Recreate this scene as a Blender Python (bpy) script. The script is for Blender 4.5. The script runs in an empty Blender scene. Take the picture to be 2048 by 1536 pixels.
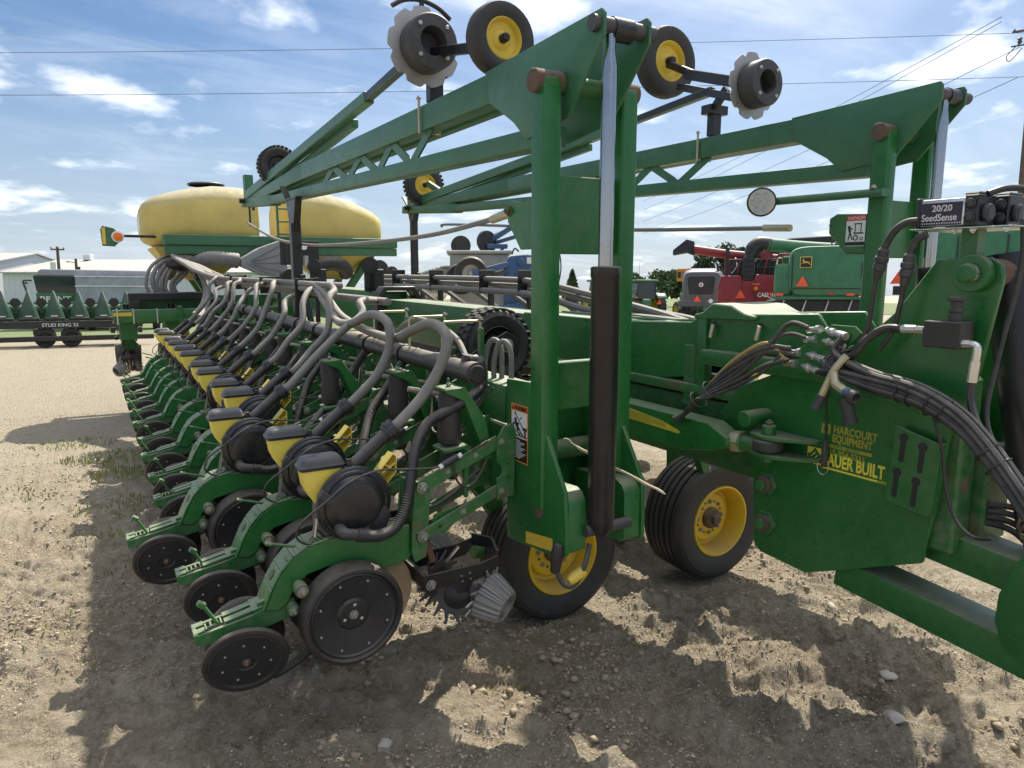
import bpy, bmesh, math, random
import numpy as np
from mathutils import Vector, Matrix, Euler
random.seed(7); rng = np.random.default_rng(7)
R = math.radians
scene = bpy.context.scene
C = scene.collection

# ------------------------------------------------------------------ camera
cam = bpy.data.cameras.new('camera'); camo = bpy.data.objects.new('camera', cam); C.objects.link(camo)
camo.location = (0, 0, 1.85)
camo.rotation_euler = (R(90 - 7.14), 0, R(-30.47))
cam.sensor_width = 36; cam.lens = 1420 / 2048 * 36; cam.clip_start = 0.05; cam.clip_end = 3000
scene.camera = camo
# ------------------------------------------------------------------ light
SUN_EL, SUN_AZ = 53.0, 49.0            # azimuth measured from +Y towards +X
sun = bpy.data.lights.new('sun', 'SUN'); suno = bpy.data.objects.new('sun', sun); C.objects.link(suno)
sun.energy = 3.1; sun.angle = R(0.6); sun.color = (1.0, 0.94, 0.83)
sd = Vector((math.cos(R(SUN_EL)) * math.sin(R(SUN_AZ)), math.cos(R(SUN_EL)) * math.cos(R(SUN_AZ)), math.sin(R(SUN_EL))))
suno.rotation_euler = sd.to_track_quat('Z', 'Y').to_euler(); suno.location = (0, 0, 30)
scene.view_settings.view_transform = 'Standard'; scene.view_settings.look = 'None'
scene.view_settings.exposure = 1.24; scene.view_settings.gamma = 1.0
scene.view_settings.use_curve_mapping = False
world = bpy.data.worlds.new('World'); scene.world = world; world.use_nodes = True

def build_world():
    nt = world.node_tree; N = nt.nodes; L = nt.links; N.clear()
    out = N.new('ShaderNodeOutputWorld'); bg = N.new('ShaderNodeBackground'); L.new(bg.outputs[0], out.inputs[0])
    sky = N.new('ShaderNodeTexSky'); sky.sky_type = 'NISHITA'; sky.sun_disc = False
    sky.sun_elevation = R(SUN_EL); sky.sun_rotation = R(SUN_AZ); sky.altitude = 300
    sky.air_density = 1.0; sky.dust_density = 1.0; sky.ozone_density = 1.6
    bg.inputs[1].default_value = 0.15
    tc = N.new('ShaderNodeTexCoord')
    sep = N.new('ShaderNodeSeparateXYZ'); L.new(tc.outputs['Generated'], sep.inputs[0])
    def math_(op, a, b=None, clamp=False):
        n = N.new('ShaderNodeMath'); n.operation = op; n.use_clamp = clamp
        for i, v in enumerate((a, b)):
            if v is None: continue
            if isinstance(v, (int, float)): n.inputs[i].default_value = v
            else: L.new(v, n.inputs[i])
        return n.outputs[0]
    zc = math_('MAXIMUM', sep.outputs[2], 0.0)
    den = math_('ADD', zc, 0.16)
    u = math_('DIVIDE', sep.outputs[0], den); v = math_('DIVIDE', sep.outputs[1], den)
    cmb = N.new('ShaderNodeCombineXYZ'); L.new(u, cmb.inputs[0]); L.new(v, cmb.inputs[1])
    def noise(scale, detail, rough, dist=0.0, sx=1, sy=1, off=(0, 0, 0), rot=0.0):
        mp = N.new('ShaderNodeMapping'); L.new(cmb.outputs[0], mp.inputs[0])
        mp.inputs['Scale'].default_value = (sx, sy, 1); mp.inputs['Location'].default_value = off
        mp.inputs['Rotation'].default_value = (0, 0, rot)
        n = N.new('ShaderNodeTexNoise'); L.new(mp.outputs[0], n.inputs['Vector'])
        n.inputs['Scale'].default_value = scale; n.inputs['Detail'].default_value = detail
        n.inputs['Roughness'].default_value = rough; n.inputs['Distortion'].default_value = dist
        return n.outputs[0]
    def ramp(x, a, b):
        m = N.new('ShaderNodeMapRange'); m.interpolation_type = 'SMOOTHSTEP'
        m.inputs['From Min'].default_value = a; m.inputs['From Max'].default_value = b
        L.new(x, m.inputs['Value']); return m.outputs['Result']
    cumulus = ramp(noise(2.3, 10, 0.53, 0.15, off=(3.1, 1.7, 0)), 0.53, 0.74)
    cirrus = ramp(noise(1.1, 7, 0.62, 0.9, sx=1.0, sy=2.6, off=(0.4, 5.2, 0), rot=0.5), 0.40, 0.80)
    veil = ramp(noise(0.7, 5, 0.55, 0.4, off=(7.7, 2.2, 0)), 0.42, 0.72)
    hi = ramp(sep.outputs[2], 0.22, 0.75)                     # thin cloud sheet, thickened overhead out of view to brighten the shade
    a1 = math_('MULTIPLY', cirrus, math_('ADD', 0.12, math_('MULTIPLY', hi, 0.8))); a2 = math_('MULTIPLY', veil, math_('ADD', 0.09, math_('MULTIPLY', hi, 1.1)))
    a3 = math_('MAXIMUM', math_('ADD', a1, a2), math_('MULTIPLY', cumulus, 0.74))
    # near the horizon the cloud deck closes up
    low = math_('SUBTRACT', 1.0, ramp(sep.outputs[2], -0.05, 0.34))
    a4 = math_('ADD', a3, 0.0, clamp=True)
    up = ramp(sep.outputs[2], -0.02, 0.015)
    a5 = math_('MULTIPLY', a4, up)
    hsv = N.new('ShaderNodeHueSaturation'); hsv.inputs['Saturation'].default_value = 1.22
    hsv.inputs['Value'].default_value = 0.31; L.new(sky.outputs[0], hsv.inputs['Color'])
    mix = N.new('ShaderNodeMix'); mix.data_type = 'RGBA'; L.new(a5, mix.inputs['Factor'])
    hz = N.new('ShaderNodeMix'); hz.data_type = 'RGBA'; L.new(math_('MULTIPLY', low, 0.85), hz.inputs['Factor'])
    L.new(hsv.outputs[0], hz.inputs['A']); hz.inputs['B'].default_value = (1.62, 1.90, 2.28, 1)
    L.new(hz.outputs['Result'], mix.inputs['A']); mix.inputs['B'].default_value = (4.9, 5.0, 5.2, 1)
    L.new(mix.outputs['Result'], bg.inputs[0])
build_world()

# ------------------------------------------------------------------ materials
MAT = {}
def newmat(name):
    m = bpy.data.materials.new(name); m.use_nodes = True; MAT[name] = m
    nt = m.node_tree; b = nt.nodes['Principled BSDF']
    return m, nt, nt.nodes, nt.links, b
def paint(name, col, rough=0.4, dust=0.5, dustcol=(0.42, 0.36, 0.28), metal=0.0, vary=0.12, spec=0.5, speck=0.0, speckcol=(0.42, 0.42, 0.34), bump=0.0, bscale=60, rust=0.0, film=0.06, scale=1.0, edge=0.0):
    m, nt, N, L, b = newmat(name)
    tc = N.new('ShaderNodeTexCoord'); geo = N.new('ShaderNodeNewGeometry')
    def noise(s, d=5, r=0.6):
        n = N.new('ShaderNodeTexNoise'); n.inputs['Scale'].default_value = s * scale; n.inputs['Detail'].default_value = d
        n.inputs['Roughness'].default_value = r; L.new(tc.outputs['Object'], n.inputs['Vector']); return n.outputs[0]
    def rmp(x, a, b2, c=0.0, d=1.0):
        q = N.new('ShaderNodeMapRange'); q.inputs['From Min'].default_value = a; q.inputs['From Max'].default_value = b2
        q.inputs['To Min'].default_value = c; q.inputs['To Max'].default_value = d; L.new(x, q.inputs['Value']); return q.outputs['Result']
    def mth(op, x, y):
        n = N.new('ShaderNodeMath'); n.operation = op; n.use_clamp = True
        for i, v in enumerate((x, y)):
            if isinstance(v, (int, float)): n.inputs[i].default_value = v
            else: L.new(v, n.inputs[i])
        return n.outputs[0]
    def mix(f, a, c):
        q = N.new('ShaderNodeMix'); q.data_type = 'RGBA'
        if isinstance(f, (int, float)): q.inputs['Factor'].default_value = f
        else: L.new(f, q.inputs['Factor'])
        for k, v in (('A', a), ('B', c)):
            if isinstance(v, tuple): q.inputs[k].default_value = (*v, 1)
            else: L.new(v, q.inputs[k])
        return q.outputs['Result']
    n1 = noise(3.2); n2 = noise(19, 6, 0.65)
    lo = tuple(c * (1 - vary) for c in col); hi = tuple(min(1, c * (1 + vary) + 0.004) for c in col)
    base = mix(rmp(n1, 0.35, 0.65), lo, hi)
    rg = mth('ADD', rmp(n2, 0.3, 0.7, rough - 0.07, rough + 0.1), 0.0)
    if rust > 0:
        rf = rmp(noise(7, 8, 0.7), 0.62 - rust, 0.70 - rust * .6)
        base = mix(rf, base, (0.14, 0.065, 0.035)); rg = mth('ADD', rg, mth('MULTIPLY', rf, 0.3))
    if edge > 0:
        ef = mth('MULTIPLY', mth('MULTIPLY', rmp(geo.outputs['Pointiness'], 0.515, 0.60), rmp(noise(26, 6, 0.7), 0.42, 0.62)), edge)
        base = mix(ef, base, (0.22, 0.20, 0.15))
        st = N.new('ShaderNodeMapping'); st.inputs['Scale'].default_value = (34, 34, 2.2); L.new(tc.outputs['Object'], st.inputs[0])
        sn = N.new('ShaderNodeTexNoise'); sn.inputs['Scale'].default_value = 1.0; sn.inputs['Detail'].default_value = 4; L.new(st.outputs[0], sn.inputs['Vector'])
        base = mix(mth('MULTIPLY', rmp(sn.outputs[0], 0.64, 0.82), 0.05), base, (0.20, 0.18, 0.13))
        base = mix(mth('MULTIPLY', rmp(noise(1.7, 4, 0.6), 0.50, 0.75), 0.02), base, (0.24, 0.21, 0.15))
    if speck > 0:
        sf = rmp(noise(210, 2, 0.5), 0.76 - speck, 0.79 - speck)
        base = mix(mth('MULTIPLY', sf, 0.8), base, speckcol)
    if dust > 0 or film > 0:
        sx = N.new('ShaderNodeSeparateXYZ'); L.new(geo.outputs['Normal'], sx.inputs[0])
        top = rmp(sx.outputs[2], 0.25, 0.95)
        df = mth('MULTIPLY', mth('MULTIPLY', top, rmp(n2, 0.25, 0.6, 0.45, 1.0)), dust)
        df = mth('ADD', df, mth('MULTIPLY', rmp(n2, 0.35, 0.75), film))
        base = mix(df, base, dustcol)
        rg = mth('ADD', rg, mth('MULTIPLY', df, 0.45))
    L.new(base, b.inputs['Base Color']); L.new(rg, b.inputs['Roughness'])
    b.inputs['Metallic'].default_value = metal; b.inputs['Specular IOR Level'].default_value = spec
    if bump > 0:
        bp = N.new('ShaderNodeBump'); bp.inputs['Strength'].default_value = bump; bp.inputs['Distance'].default_value = 0.004
        L.new(noise(bscale, 4, 0.6), bp.inputs['Height']); L.new(bp.outputs[0], b.inputs['Normal'])
    return m
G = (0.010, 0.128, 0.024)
paint('green', G, 0.32, dust=0.55, speck=0.035, film=0.012, edge=0.15)
paint('green_clean', G, 0.30, dust=0.40, speck=0.035, film=0.010, edge=0.15)
paint('green_arm', (0.026, 0.135, 0.060), 0.36, dust=0.35, film=0.03, speck=0.02, edge=0.15)
paint('green_worn', G, 0.42, dust=0.5, speck=0.04, rust=0.06, film=0.08, edge=0.3)
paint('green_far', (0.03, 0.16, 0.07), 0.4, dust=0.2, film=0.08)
paint('yellow', (0.70, 0.50, 0.05), 0.36, dust=0.25, vary=0.08, speck=0.012, speckcol=(0.2, 0.14, 0.05), film=0.05)
paint('yellow_plastic', (0.80, 0.64, 0.10), 0.42, dust=0.10, vary=0.07, speck=0.035, speckcol=(0.16, 0.11, 0.04), film=0.03)
paint('rim_yellow', (0.70, 0.45, 0.015), 0.42, dust=0.55, vary=0.1, film=0.14, dustcol=(0.36, 0.27, 0.15))
paint('tank', (0.60, 0.47, 0.12), 0.55, dust=0.95, dustcol=(0.40, 0.37, 0.29), vary=0.1, film=0.22, bump=0.15, bscale=25, scale=0.6)
paint('black', (0.010, 0.011, 0.013), 0.34, dust=0.32, film=0.025)
paint('dome_plastic', (0.016, 0.017, 0.019), 0.22, dust=0.10, film=0.015, speck=0.006)
paint('black_plastic', (0.026, 0.027, 0.030), 0.30, dust=0.12, speck=0.005, film=0.012, bump=0.05, bscale=120)
paint('lid_plastic', (0.018, 0.020, 0.023), 0.36, dust=0.36, film=0.03, dustcol=(0.34, 0.33, 0.31))
paint('grey_plastic', (0.085, 0.085, 0.085), 0.5, dust=0.3, film=0.1)
paint('fan_grey', (0.26, 0.27, 0.28), 0.55, dust=0.3, film=0.1)
paint('rubber', (0.018, 0.018, 0.018), 0.58, dust=0.26, film=0.12, dustcol=(0.26, 0.22, 0.17), bump=0.12, bscale=40)
paint('rubber_clean', (0.018, 0.018, 0.018), 0.55, dust=0.25, film=0.08)
paint('gauge_rubber', (0.022, 0.020, 0.018), 0.50, dust=0.40, film=0.12, dustcol=(0.24, 0.20, 0.155), bump=0.10, bscale=30)
paint('hose_grey', (0.165, 0.16, 0.15), 0.5, dust=0.62, film=0.10, dustcol=(0.46, 0.41, 0.34))
paint('hose_black', (0.014, 0.015, 0.017), 0.38, dust=0.5, film=0.04)
paint('hyd_hose', (0.018, 0.018, 0.019), 0.45, dust=0.6, film=0.14, dustcol=(0.36, 0.32, 0.26))
paint('cable_tan', (0.42, 0.27, 0.09), 0.5, dust=0.3)
paint('steel', (0.40, 0.38, 0.35), 0.42, dust=0.3, metal=0.7, rust=0.02, film=0.1)
paint('zinc', (0.62, 0.60, 0.55), 0.32, dust=0.2, metal=0.85, film=0.06)
paint('zinc_gold', (0.50, 0.44, 0.30), 0.4, dust=0.3, metal=0.6, film=0.1)
paint('chrome', (0.40, 0.40, 0.41), 0.2, dust=0.0, metal=1.0, vary=0.03, film=0.0)
paint('cast_alu', (0.24, 0.235, 0.225), 0.5, dust=0.25, metal=0.55, film=0.12, bump=0.2, bscale=80)
paint('blade', (0.42, 0.40, 0.39), 0.42, dust=0.1, metal=0.6, rust=0.03, film=0.12)
paint('disc_dusty', (0.36, 0.25, 0.15), 0.65, dust=0.2, metal=0.1, film=0.3, dustcol=(0.45, 0.34, 0.22))
paint('iron_grey', (0.040, 0.042, 0.045), 0.5, dust=0.2, film=0.07, bump=0.2, bscale=70)
paint('rusty', (0.060, 0.047, 0.041), 0.7, dust=0.45, rust=0.2, film=0.2, bump=0.3, bscale=60)
paint('white', (0.78, 0.78, 0.76), 0.5, dust=0.1, film=0.03, vary=0.03)
paint('print_white', (0.75, 0.75, 0.73), 0.5, dust=0.05, film=0.02, vary=0.03)
paint('print_black', (0.012, 0.012, 0.013), 0.5, dust=0.05, film=0.02)
paint('print_orange', (0.78, 0.25, 0.04), 0.5, dust=0.05, film=0.04, vary=0.05)
paint('print_red', (0.62, 0.03, 0.03), 0.5, dust=0.05, film=0.02, vary=0.05)
paint('print_purple', (0.030, 0.018, 0.045), 0.4, dust=0.05, film=0.01)
paint('print_yellow', (0.78, 0.66, 0.06), 0.5, dust=0.05, vary=0.06, speck=0.05, speckcol=(0.03, 0.10, 0.03), film=0.03)
paint('print_gold', (0.33, 0.30, 0.03), 0.5, dust=0.05, vary=0.1, speck=0.09, speckcol=(0.03, 0.10, 0.03), film=0.03)
paint('smv_red', (0.85, 0.10, 0.04), 0.5, dust=0.05, film=0.02)
paint('lens_orange', (0.85, 0.20, 0.02), 0.2, dust=0, film=0.03)
paint('lens_white', (0.40, 0.42, 0.43), 0.12, dust=0, film=0.03, metal=0.3)
paint('aluminium', (0.66, 0.66, 0.66), 0.30, dust=0.1, metal=0.8, film=0.04)
paint('blue', (0.025, 0.085, 0.20), 0.38, dust=0.3, film=0.08)
paint('bin_white', (0.36, 0.355, 0.32), 0.55, dust=0.2, film=0.12)
paint('red', (0.24, 0.012, 0.022), 0.35, dust=0.2, film=0.06)
paint('silver_grey', (0.075, 0.082, 0.09), 0.4, dust=0.2, film=0.08)
paint('cart_grey', (0.26, 0.30, 0.34), 0.5, dust=0.1, film=0.06)
paint('shed_white', (0.66, 0.68, 0.70), 0.55, dust=0.0, film=0.04, vary=0.03)
paint('shed_roof', (0.50, 0.48, 0.45), 0.45, dust=0.2, film=0.15, vary=0.08, metal=0.1)
paint('tarp', (0.30, 0.31, 0.34), 0.6, dust=0.2, film=0.05)
paint('wood_pole', (0.10, 0.075, 0.055), 0.85, dust=0.1, film=0.1, bump=0.4, bscale=20)
paint('wire', (0.07, 0.08, 0.10), 0.5, dust=0, film=0)
paint('orange', (0.62, 0.22, 0.02), 0.45, dust=0.2)
paint('stalk', (0.55, 0.45, 0.31), 0.8, dust=0.0, film=0.2, vary=0.3, bump=0.4, bscale=90)
paint('glass_dark', (0.03, 0.045, 0.05), 0.08, dust=0.1, film=0.02)
paint('bark', (0.09, 0.07, 0.05), 0.9, dust=0, film=0.1)

# ------------------------------------------------------------------ mesh building
def V(*a): return Vector(a)
class MB:
    def __init__(s): s.v = []; s.f = []; s.mi = []; s.mats = []
    def _m(s, mat):
        if mat not in s.mats: s.mats.append(mat)
        return s.mats.index(mat)
    def add(s, verts, faces, mat):
        o = len(s.v); k = s._m(mat)
        s.v.extend([tuple(x) for x in verts]); s.f.extend([tuple(i + o for i in f) for f in faces]); s.mi.extend([k] * len(faces)); return s
    def box(s, c, size, mat, rot=None):
        hx, hy, hz = [q / 2 for q in size]
        vs = [V(x, y, z) for x in (-hx, hx) for y in (-hy, hy) for z in (-hz, hz)]
        if rot is not None:
            M = rot if isinstance(rot, Matrix) else Euler(rot).to_matrix()
            vs = [M @ q for q in vs]
        c = V(*c)
        return s.add([q + c for q in vs], [(0, 1, 3, 2), (4, 6, 7, 5), (0, 4, 5, 1), (2, 3, 7, 6), (0, 2, 6, 4), (1, 5, 7, 3)], mat)
    def bb(s, x0, x1, y0, y1, z0, z1, mat):
        return s.box(((x0 + x1) / 2, (y0 + y1) / 2, (z0 + z1) / 2), (abs(x1 - x0), abs(y1 - y0), abs(z1 - z0)), mat)
    def beam(s, p0, p1, w, h, mat, up=(0, 0, 1), w2=None, h2=None):
        p0 = V(*p0); p1 = V(*p1); d = (p1 - p0).normalized(); u = V(*up)
        sx = d.cross(u); sx = sx.normalized() if sx.length > 1e-6 else V(1, 0, 0)
        uz = sx.cross(d); w2 = w if w2 is None else w2; h2 = h if h2 is None else h2
        vs = []
        for p, ww, hh in ((p0, w, h), (p1, w2, h2)):
            for a, b in ((-1, -1), (1, -1), (1, 1), (-1, 1)): vs.append(p + sx * a * ww / 2 + uz * b * hh / 2)
        return s.add(vs, [(3, 2, 1, 0), (4, 5, 6, 7), (0, 1, 5, 4), (1, 2, 6, 5), (2, 3, 7, 6), (3, 0, 4, 7)], mat)
    def prism(s, poly, plane, d0, d1, mat):
        # plane 'yz': poly (y,z) extruded along x ; 'xz': (x,z) along y ; 'xy': (x,y) along z
        def mk(a, b, d): return (d, a, b) if plane == 'yz' else (a, d, b) if plane == 'xz' else (a, b, d)
        n = len(poly); vs = [mk(a, b, d0) for a, b in poly] + [mk(a, b, d1) for a, b in poly]
        fs = [tuple(range(n)), tuple(range(2 * n - 1, n - 1, -1))] + [(i, i + n, (i + 1) % n + n, (i + 1) % n) for i in range(n)]
        return s.add(vs, fs, mat)
    def frame(s, axis):
        a = V(*axis).normalized(); t = V(0, 0, 1) if abs(a.z) < 0.9 else V(1, 0, 0)
        x = a.cross(t).normalized(); y = a.cross(x); return a, x, y
    def lathe(s, o, axis, prof, mat, n=24, cap=True, ph=0.0):
        o = V(*o); a, x, y = s.frame(axis); vs = []; fs = []
        for r, t in prof:
            for i in range(n):
                q = 2 * math.pi * i / n + ph; vs.append(o + a * t + (x * math.cos(q) + y * math.sin(q)) * r)
        for k in range(len(prof) - 1):
            for i in range(n):
                j = (i + 1) % n; fs.append((k * n + i, k * n + j, (k + 1) * n + j, (k + 1) * n + i))
        if cap:
            if prof[0][0] > 1e-5: fs.append(tuple(range(n - 1, -1, -1)))
            if prof[-1][0] > 1e-5: fs.append(tuple((len(prof) - 1) * n + i for i in range(n)))
        return s.add(vs, fs, mat)
    def cyl(s, p0, p1, r, mat, r2=None, n=16, cap=True):
        p0 = V(*p0); p1 = V(*p1); d = p1 - p0
        return s.lathe(p0, d, [(r, 0), (r if r2 is None else r2, d.length)], mat, n, cap)
    def bolt(s, p, axis, r, mat='steel', h=None, washer=True):
        h = r * 0.8 if h is None else h; a = V(*axis).normalized(); p = V(*p)
        if washer: s.lathe(p, a, [(r * 1.35, 0), (r * 1.35, r * .2)], mat, 14)
        s.lathe(p + a * r * .2, a, [(r, 0), (r, h * .8), (r * .85, h)], mat, 6)
        s.lathe(p + a * (r * .2 + h), a, [(r * .55, 0), (r * .5, r * .4)], mat, 8)
        return s
    def tube(s, pts, r, mat, n=8, sub=6, corr=0.0, pitch=0.0, closed=False, cap=True, smooth=True):
        P = [V(*p) for p in pts]
        if smooth and len(P) > 2: P = catmull(P, sub)
        if corr > 0: P = resample(P, pitch / 2)
        vs = []; fs = []; prev = None; m = len(P)
        for i, p in enumerate(P):
            t = (P[min(i + 1, m - 1)] - P[max(i - 1, 0)]).normalized()
            if prev is None:
                ref = V(0, 0, 1) if abs(t.z) < 0.9 else V(1, 0, 0); x = t.cross(ref).normalized()
            else:
                x = (prev - t * prev.dot(t)); x = x.normalized() if x.length > 1e-6 else t.orthogonal().normalized()
            prev = x; y = t.cross(x); rr = r[i * len(r) // m] if isinstance(r, (list, tuple)) else r
            if corr > 0: rr *= (1 + corr if i % 2 else 1 - corr)
            for k in range(n):
                q = 2 * math.pi * k / n; vs.append(p + (x * math.cos(q) + y * math.sin(q)) * rr)
        for i in range(m - 1):
            for k in range(n):
                j = (k + 1) % n; fs.append((i * n + k, i * n + j, (i + 1) * n + j, (i + 1) * n + k))
        if cap: fs.append(tuple(range(n - 1, -1, -1))); fs.append(tuple((m - 1) * n + k for k in range(n)))
        return s.add(vs, fs, mat)
    def torus(s, o, axis, R0, r, mat, n=28, k=10):
        o = V(*o); a, x, y = s.frame(axis); vs = []; fs = []
        for i in range(n):
            q = 2 * math.pi * i / n; d = x * math.cos(q) + y * math.sin(q)
            for j in range(k):
                w = 2 * math.pi * j / k; vs.append(o + d * (R0 + r * math.cos(w)) + a * r * math.sin(w))
        for i in range(n):
            for j in range(k):
                fs.append((i * k + j, ((i + 1) % n) * k + j, ((i + 1) % n) * k + (j + 1) % k, i * k + (j + 1) % k))
        return s.add(vs, fs, mat)
    def loft(s, rings, mat, cap=True):
        n = len(rings[0]); vs = [p for r_ in rings for p in r_]; fs = []
        for k in range(len(rings) - 1):
            for i in range(n):
                j = (i + 1) % n; fs.append((k * n + i, k * n + j, (k + 1) * n + j, (k + 1) * n + i))
        if cap: fs.append(tuple(range(n - 1, -1, -1))); fs.append(tuple((len(rings) - 1) * n + i for i in range(n)))
        return s.add(vs, fs, mat)
    def xform(s, M, start=0):
        s.v[start:] = [tuple(M @ Vector(q)) for q in s.v[start:]]; return s
    def mesh(s, name, bevel=0.0, angle=35, org=(0, 0, 0), seg=1):
        me = bpy.data.meshes.new(name)
        o = org; me.from_pydata([(x - o[0], y - o[1], z - o[2]) for x, y, z in s.v], [], s.f)
        for k in s.mats: me.materials.append(MAT[k])
        me.polygons.foreach_set('material_index', s.mi)
        bm = bmesh.new(); bm.from_mesh(me)
        bmesh.ops.recalc_face_normals(bm, faces=bm.faces)
        if bevel > 0:
            es = [e for e in bm.edges if len(e.link_faces) == 2 and e.calc_face_angle(0) > R(40)]
            bmesh.ops.bevel(bm, geom=es, offset=bevel, segments=seg, affect='EDGES', clamp_overlap=True, profile=0.6)
        bm.to_mesh(me); bm.free()
        me.polygons.foreach_set('use_smooth', [True] * len(me.polygons)); me.set_sharp_from_angle(angle=R(angle)); me.update()
        return me
    def build(s, name, parent=None, org=None, bevel=0.0, angle=35, seg=1):
        if org is None: org = WORG.get(parent.name, (0, 0, 0)) if parent is not None else (0, 0, 0)
        return place(name, s.mesh(name, bevel, angle, org, seg), parent, org)
WORG = {}
def place(name, me, parent=None, org=(0, 0, 0)):
    o = bpy.data.objects.new(name, me); C.objects.link(o)
    WORG[o.name] = tuple(org)
    if parent is not None:
        po = WORG[parent.name]; o.parent = parent; o.location = (org[0] - po[0], org[1] - po[1], org[2] - po[2])
    else: o.location = org
    return o
def thing(name, label, cat, loc=(0, 0, 0), group=None):
    o = bpy.data.objects.new(name, None); C.objects.link(o); o.location = loc; o.empty_display_size = 0.2
    WORG[o.name] = tuple(loc); return tag(o, label, cat, group)
def tag(o, label, cat, group=None):
    o['label'] = label; o['category'] = cat
    if group: o['group'] = group
    return o
def struct(o): o['kind'] = 'structure'; return o
def stuff(o): o['kind'] = 'stuff'; return o
def copy_tree(o, parent=None, loc=None, rotz=None):
    c = o.copy(); C.objects.link(c); c.parent = parent
    if loc is not None: c.location = loc
    if rotz is not None: c.rotation_euler = (0, 0, rotz)
    for ch in list(o.children): copy_tree(ch, c)
    return c
def catmull(P, sub):
    out = []; n = len(P)
    for i in range(n - 1):
        p0 = P[max(i - 1, 0)]; p1 = P[i]; p2 = P[i + 1]; p3 = P[min(i + 2, n - 1)]
        for k in range(sub):
            t = k / sub
            out.append(0.5 * ((2 * p1) + (p2 - p0) * t + (2 * p0 - 5 * p1 + 4 * p2 - p3) * t * t + (3 * p1 - p0 - 3 * p2 + p3) * t ** 3))
    out.append(P[-1]); return out
def resample(P, step):
    out = [P[0]]; acc = 0.0
    for a, b in zip(P, P[1:]):
        L = (b - a).length
        while acc + L >= step and L > 1e-9:
            t = (step - acc) / L; a = a.lerp(b, t); out.append(a.copy()); L = (b - a).length; acc = 0
        acc += L
    return out
def text(s, size, loc, right, up, mat, name, parent, ext=0.0008, align='LEFT', sx=1.0, bold=0.0, spacing=1.0):
    cu = bpy.data.curves.new(name, 'FONT'); cu.body = s; cu.size = size; cu.extrude = ext; cu.align_x = align; cu.space_character = spacing
    cu.offset = bold; cu.resolution_u = 3
    to = bpy.data.objects.new('tmp_text', cu); C.objects.link(to)
    me = bpy.data.meshes.new_from_object(to)
    bpy.data.objects.remove(to); bpy.data.curves.remove(cu)
    r = V(*right).normalized(); u = V(*up); u = (u - r * u.dot(r)).normalized(); n = r.cross(u)
    M = Matrix(((r.x * sx, u.x, n.x, loc[0]), (r.y * sx, u.y, n.y, loc[1]), (r.z * sx, u.z, n.z, loc[2]), (0, 0, 0, 1)))
    po = WORG[parent.name] if parent is not None else (0, 0, 0)
    me.transform(Matrix.Translation((-po[0], -po[1], -po[2])) @ M)
    me.materials.clear(); me.materials.append(MAT[mat]); me.name = name
    o = bpy.data.objects.new(name, me); C.objects.link(o); WORG[o.name] = po
    if parent is not None: o.parent = parent
    return o
# ------------------------------------------------------------------ ground
def vnoise(x, y, seed):
    xi = np.floor(x).astype(np.int64); yi = np.floor(y).astype(np.int64); xf = x - xi; yf = y - yi
    def h(a, b):
        n = (a * 374761393 + b * 668265263 + seed * 974711) & 0x7fffffff
        n = ((n ^ (n >> 13)) * 1274126177) & 0x7fffffff
        return ((n ^ (n >> 16)) & 0xffff) / 65535.0
    u = xf * xf * (3 - 2 * xf); v = yf * yf * (3 - 2 * yf)
    return (h(xi, yi) * (1 - u) + h(xi + 1, yi) * u) * (1 - v) + (h(xi, yi + 1) * (1 - u) + h(xi + 1, yi + 1) * u) * v - 0.5
def fbm(x, y, seed, octv=4, gain=0.5):
    t = 0; a = 1.0
    for k in range(octv): t = t + a * vnoise(x * 2 ** k + 17.3 * k, y * 2 ** k - 9.1 * k, seed + k); a *= gain
    return t
def smooth(a, b, x):
    t = np.clip((x - a) / (b - a), 0, 1); return t * t * (3 - 2 * t)
FOOT = [(2.05, 2.05, 0.5), (2.35, 1.9, 0.9), (1.75, 1.75, 0.3), (2.6, 2.2, 0.7), (1.9, 1.45, 1.0), (2.2, 1.55, 0.4), (2.9, 1.8, 0.8), (1.5, 1.6, 0.2), (1.2, 1.75, 0.6), (0.3, 1.9, -0.4), (2.75, 2.55, 0.5), (3.2, 2.2, 1.1), (1.65, 2.15, 0.7)]
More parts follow.
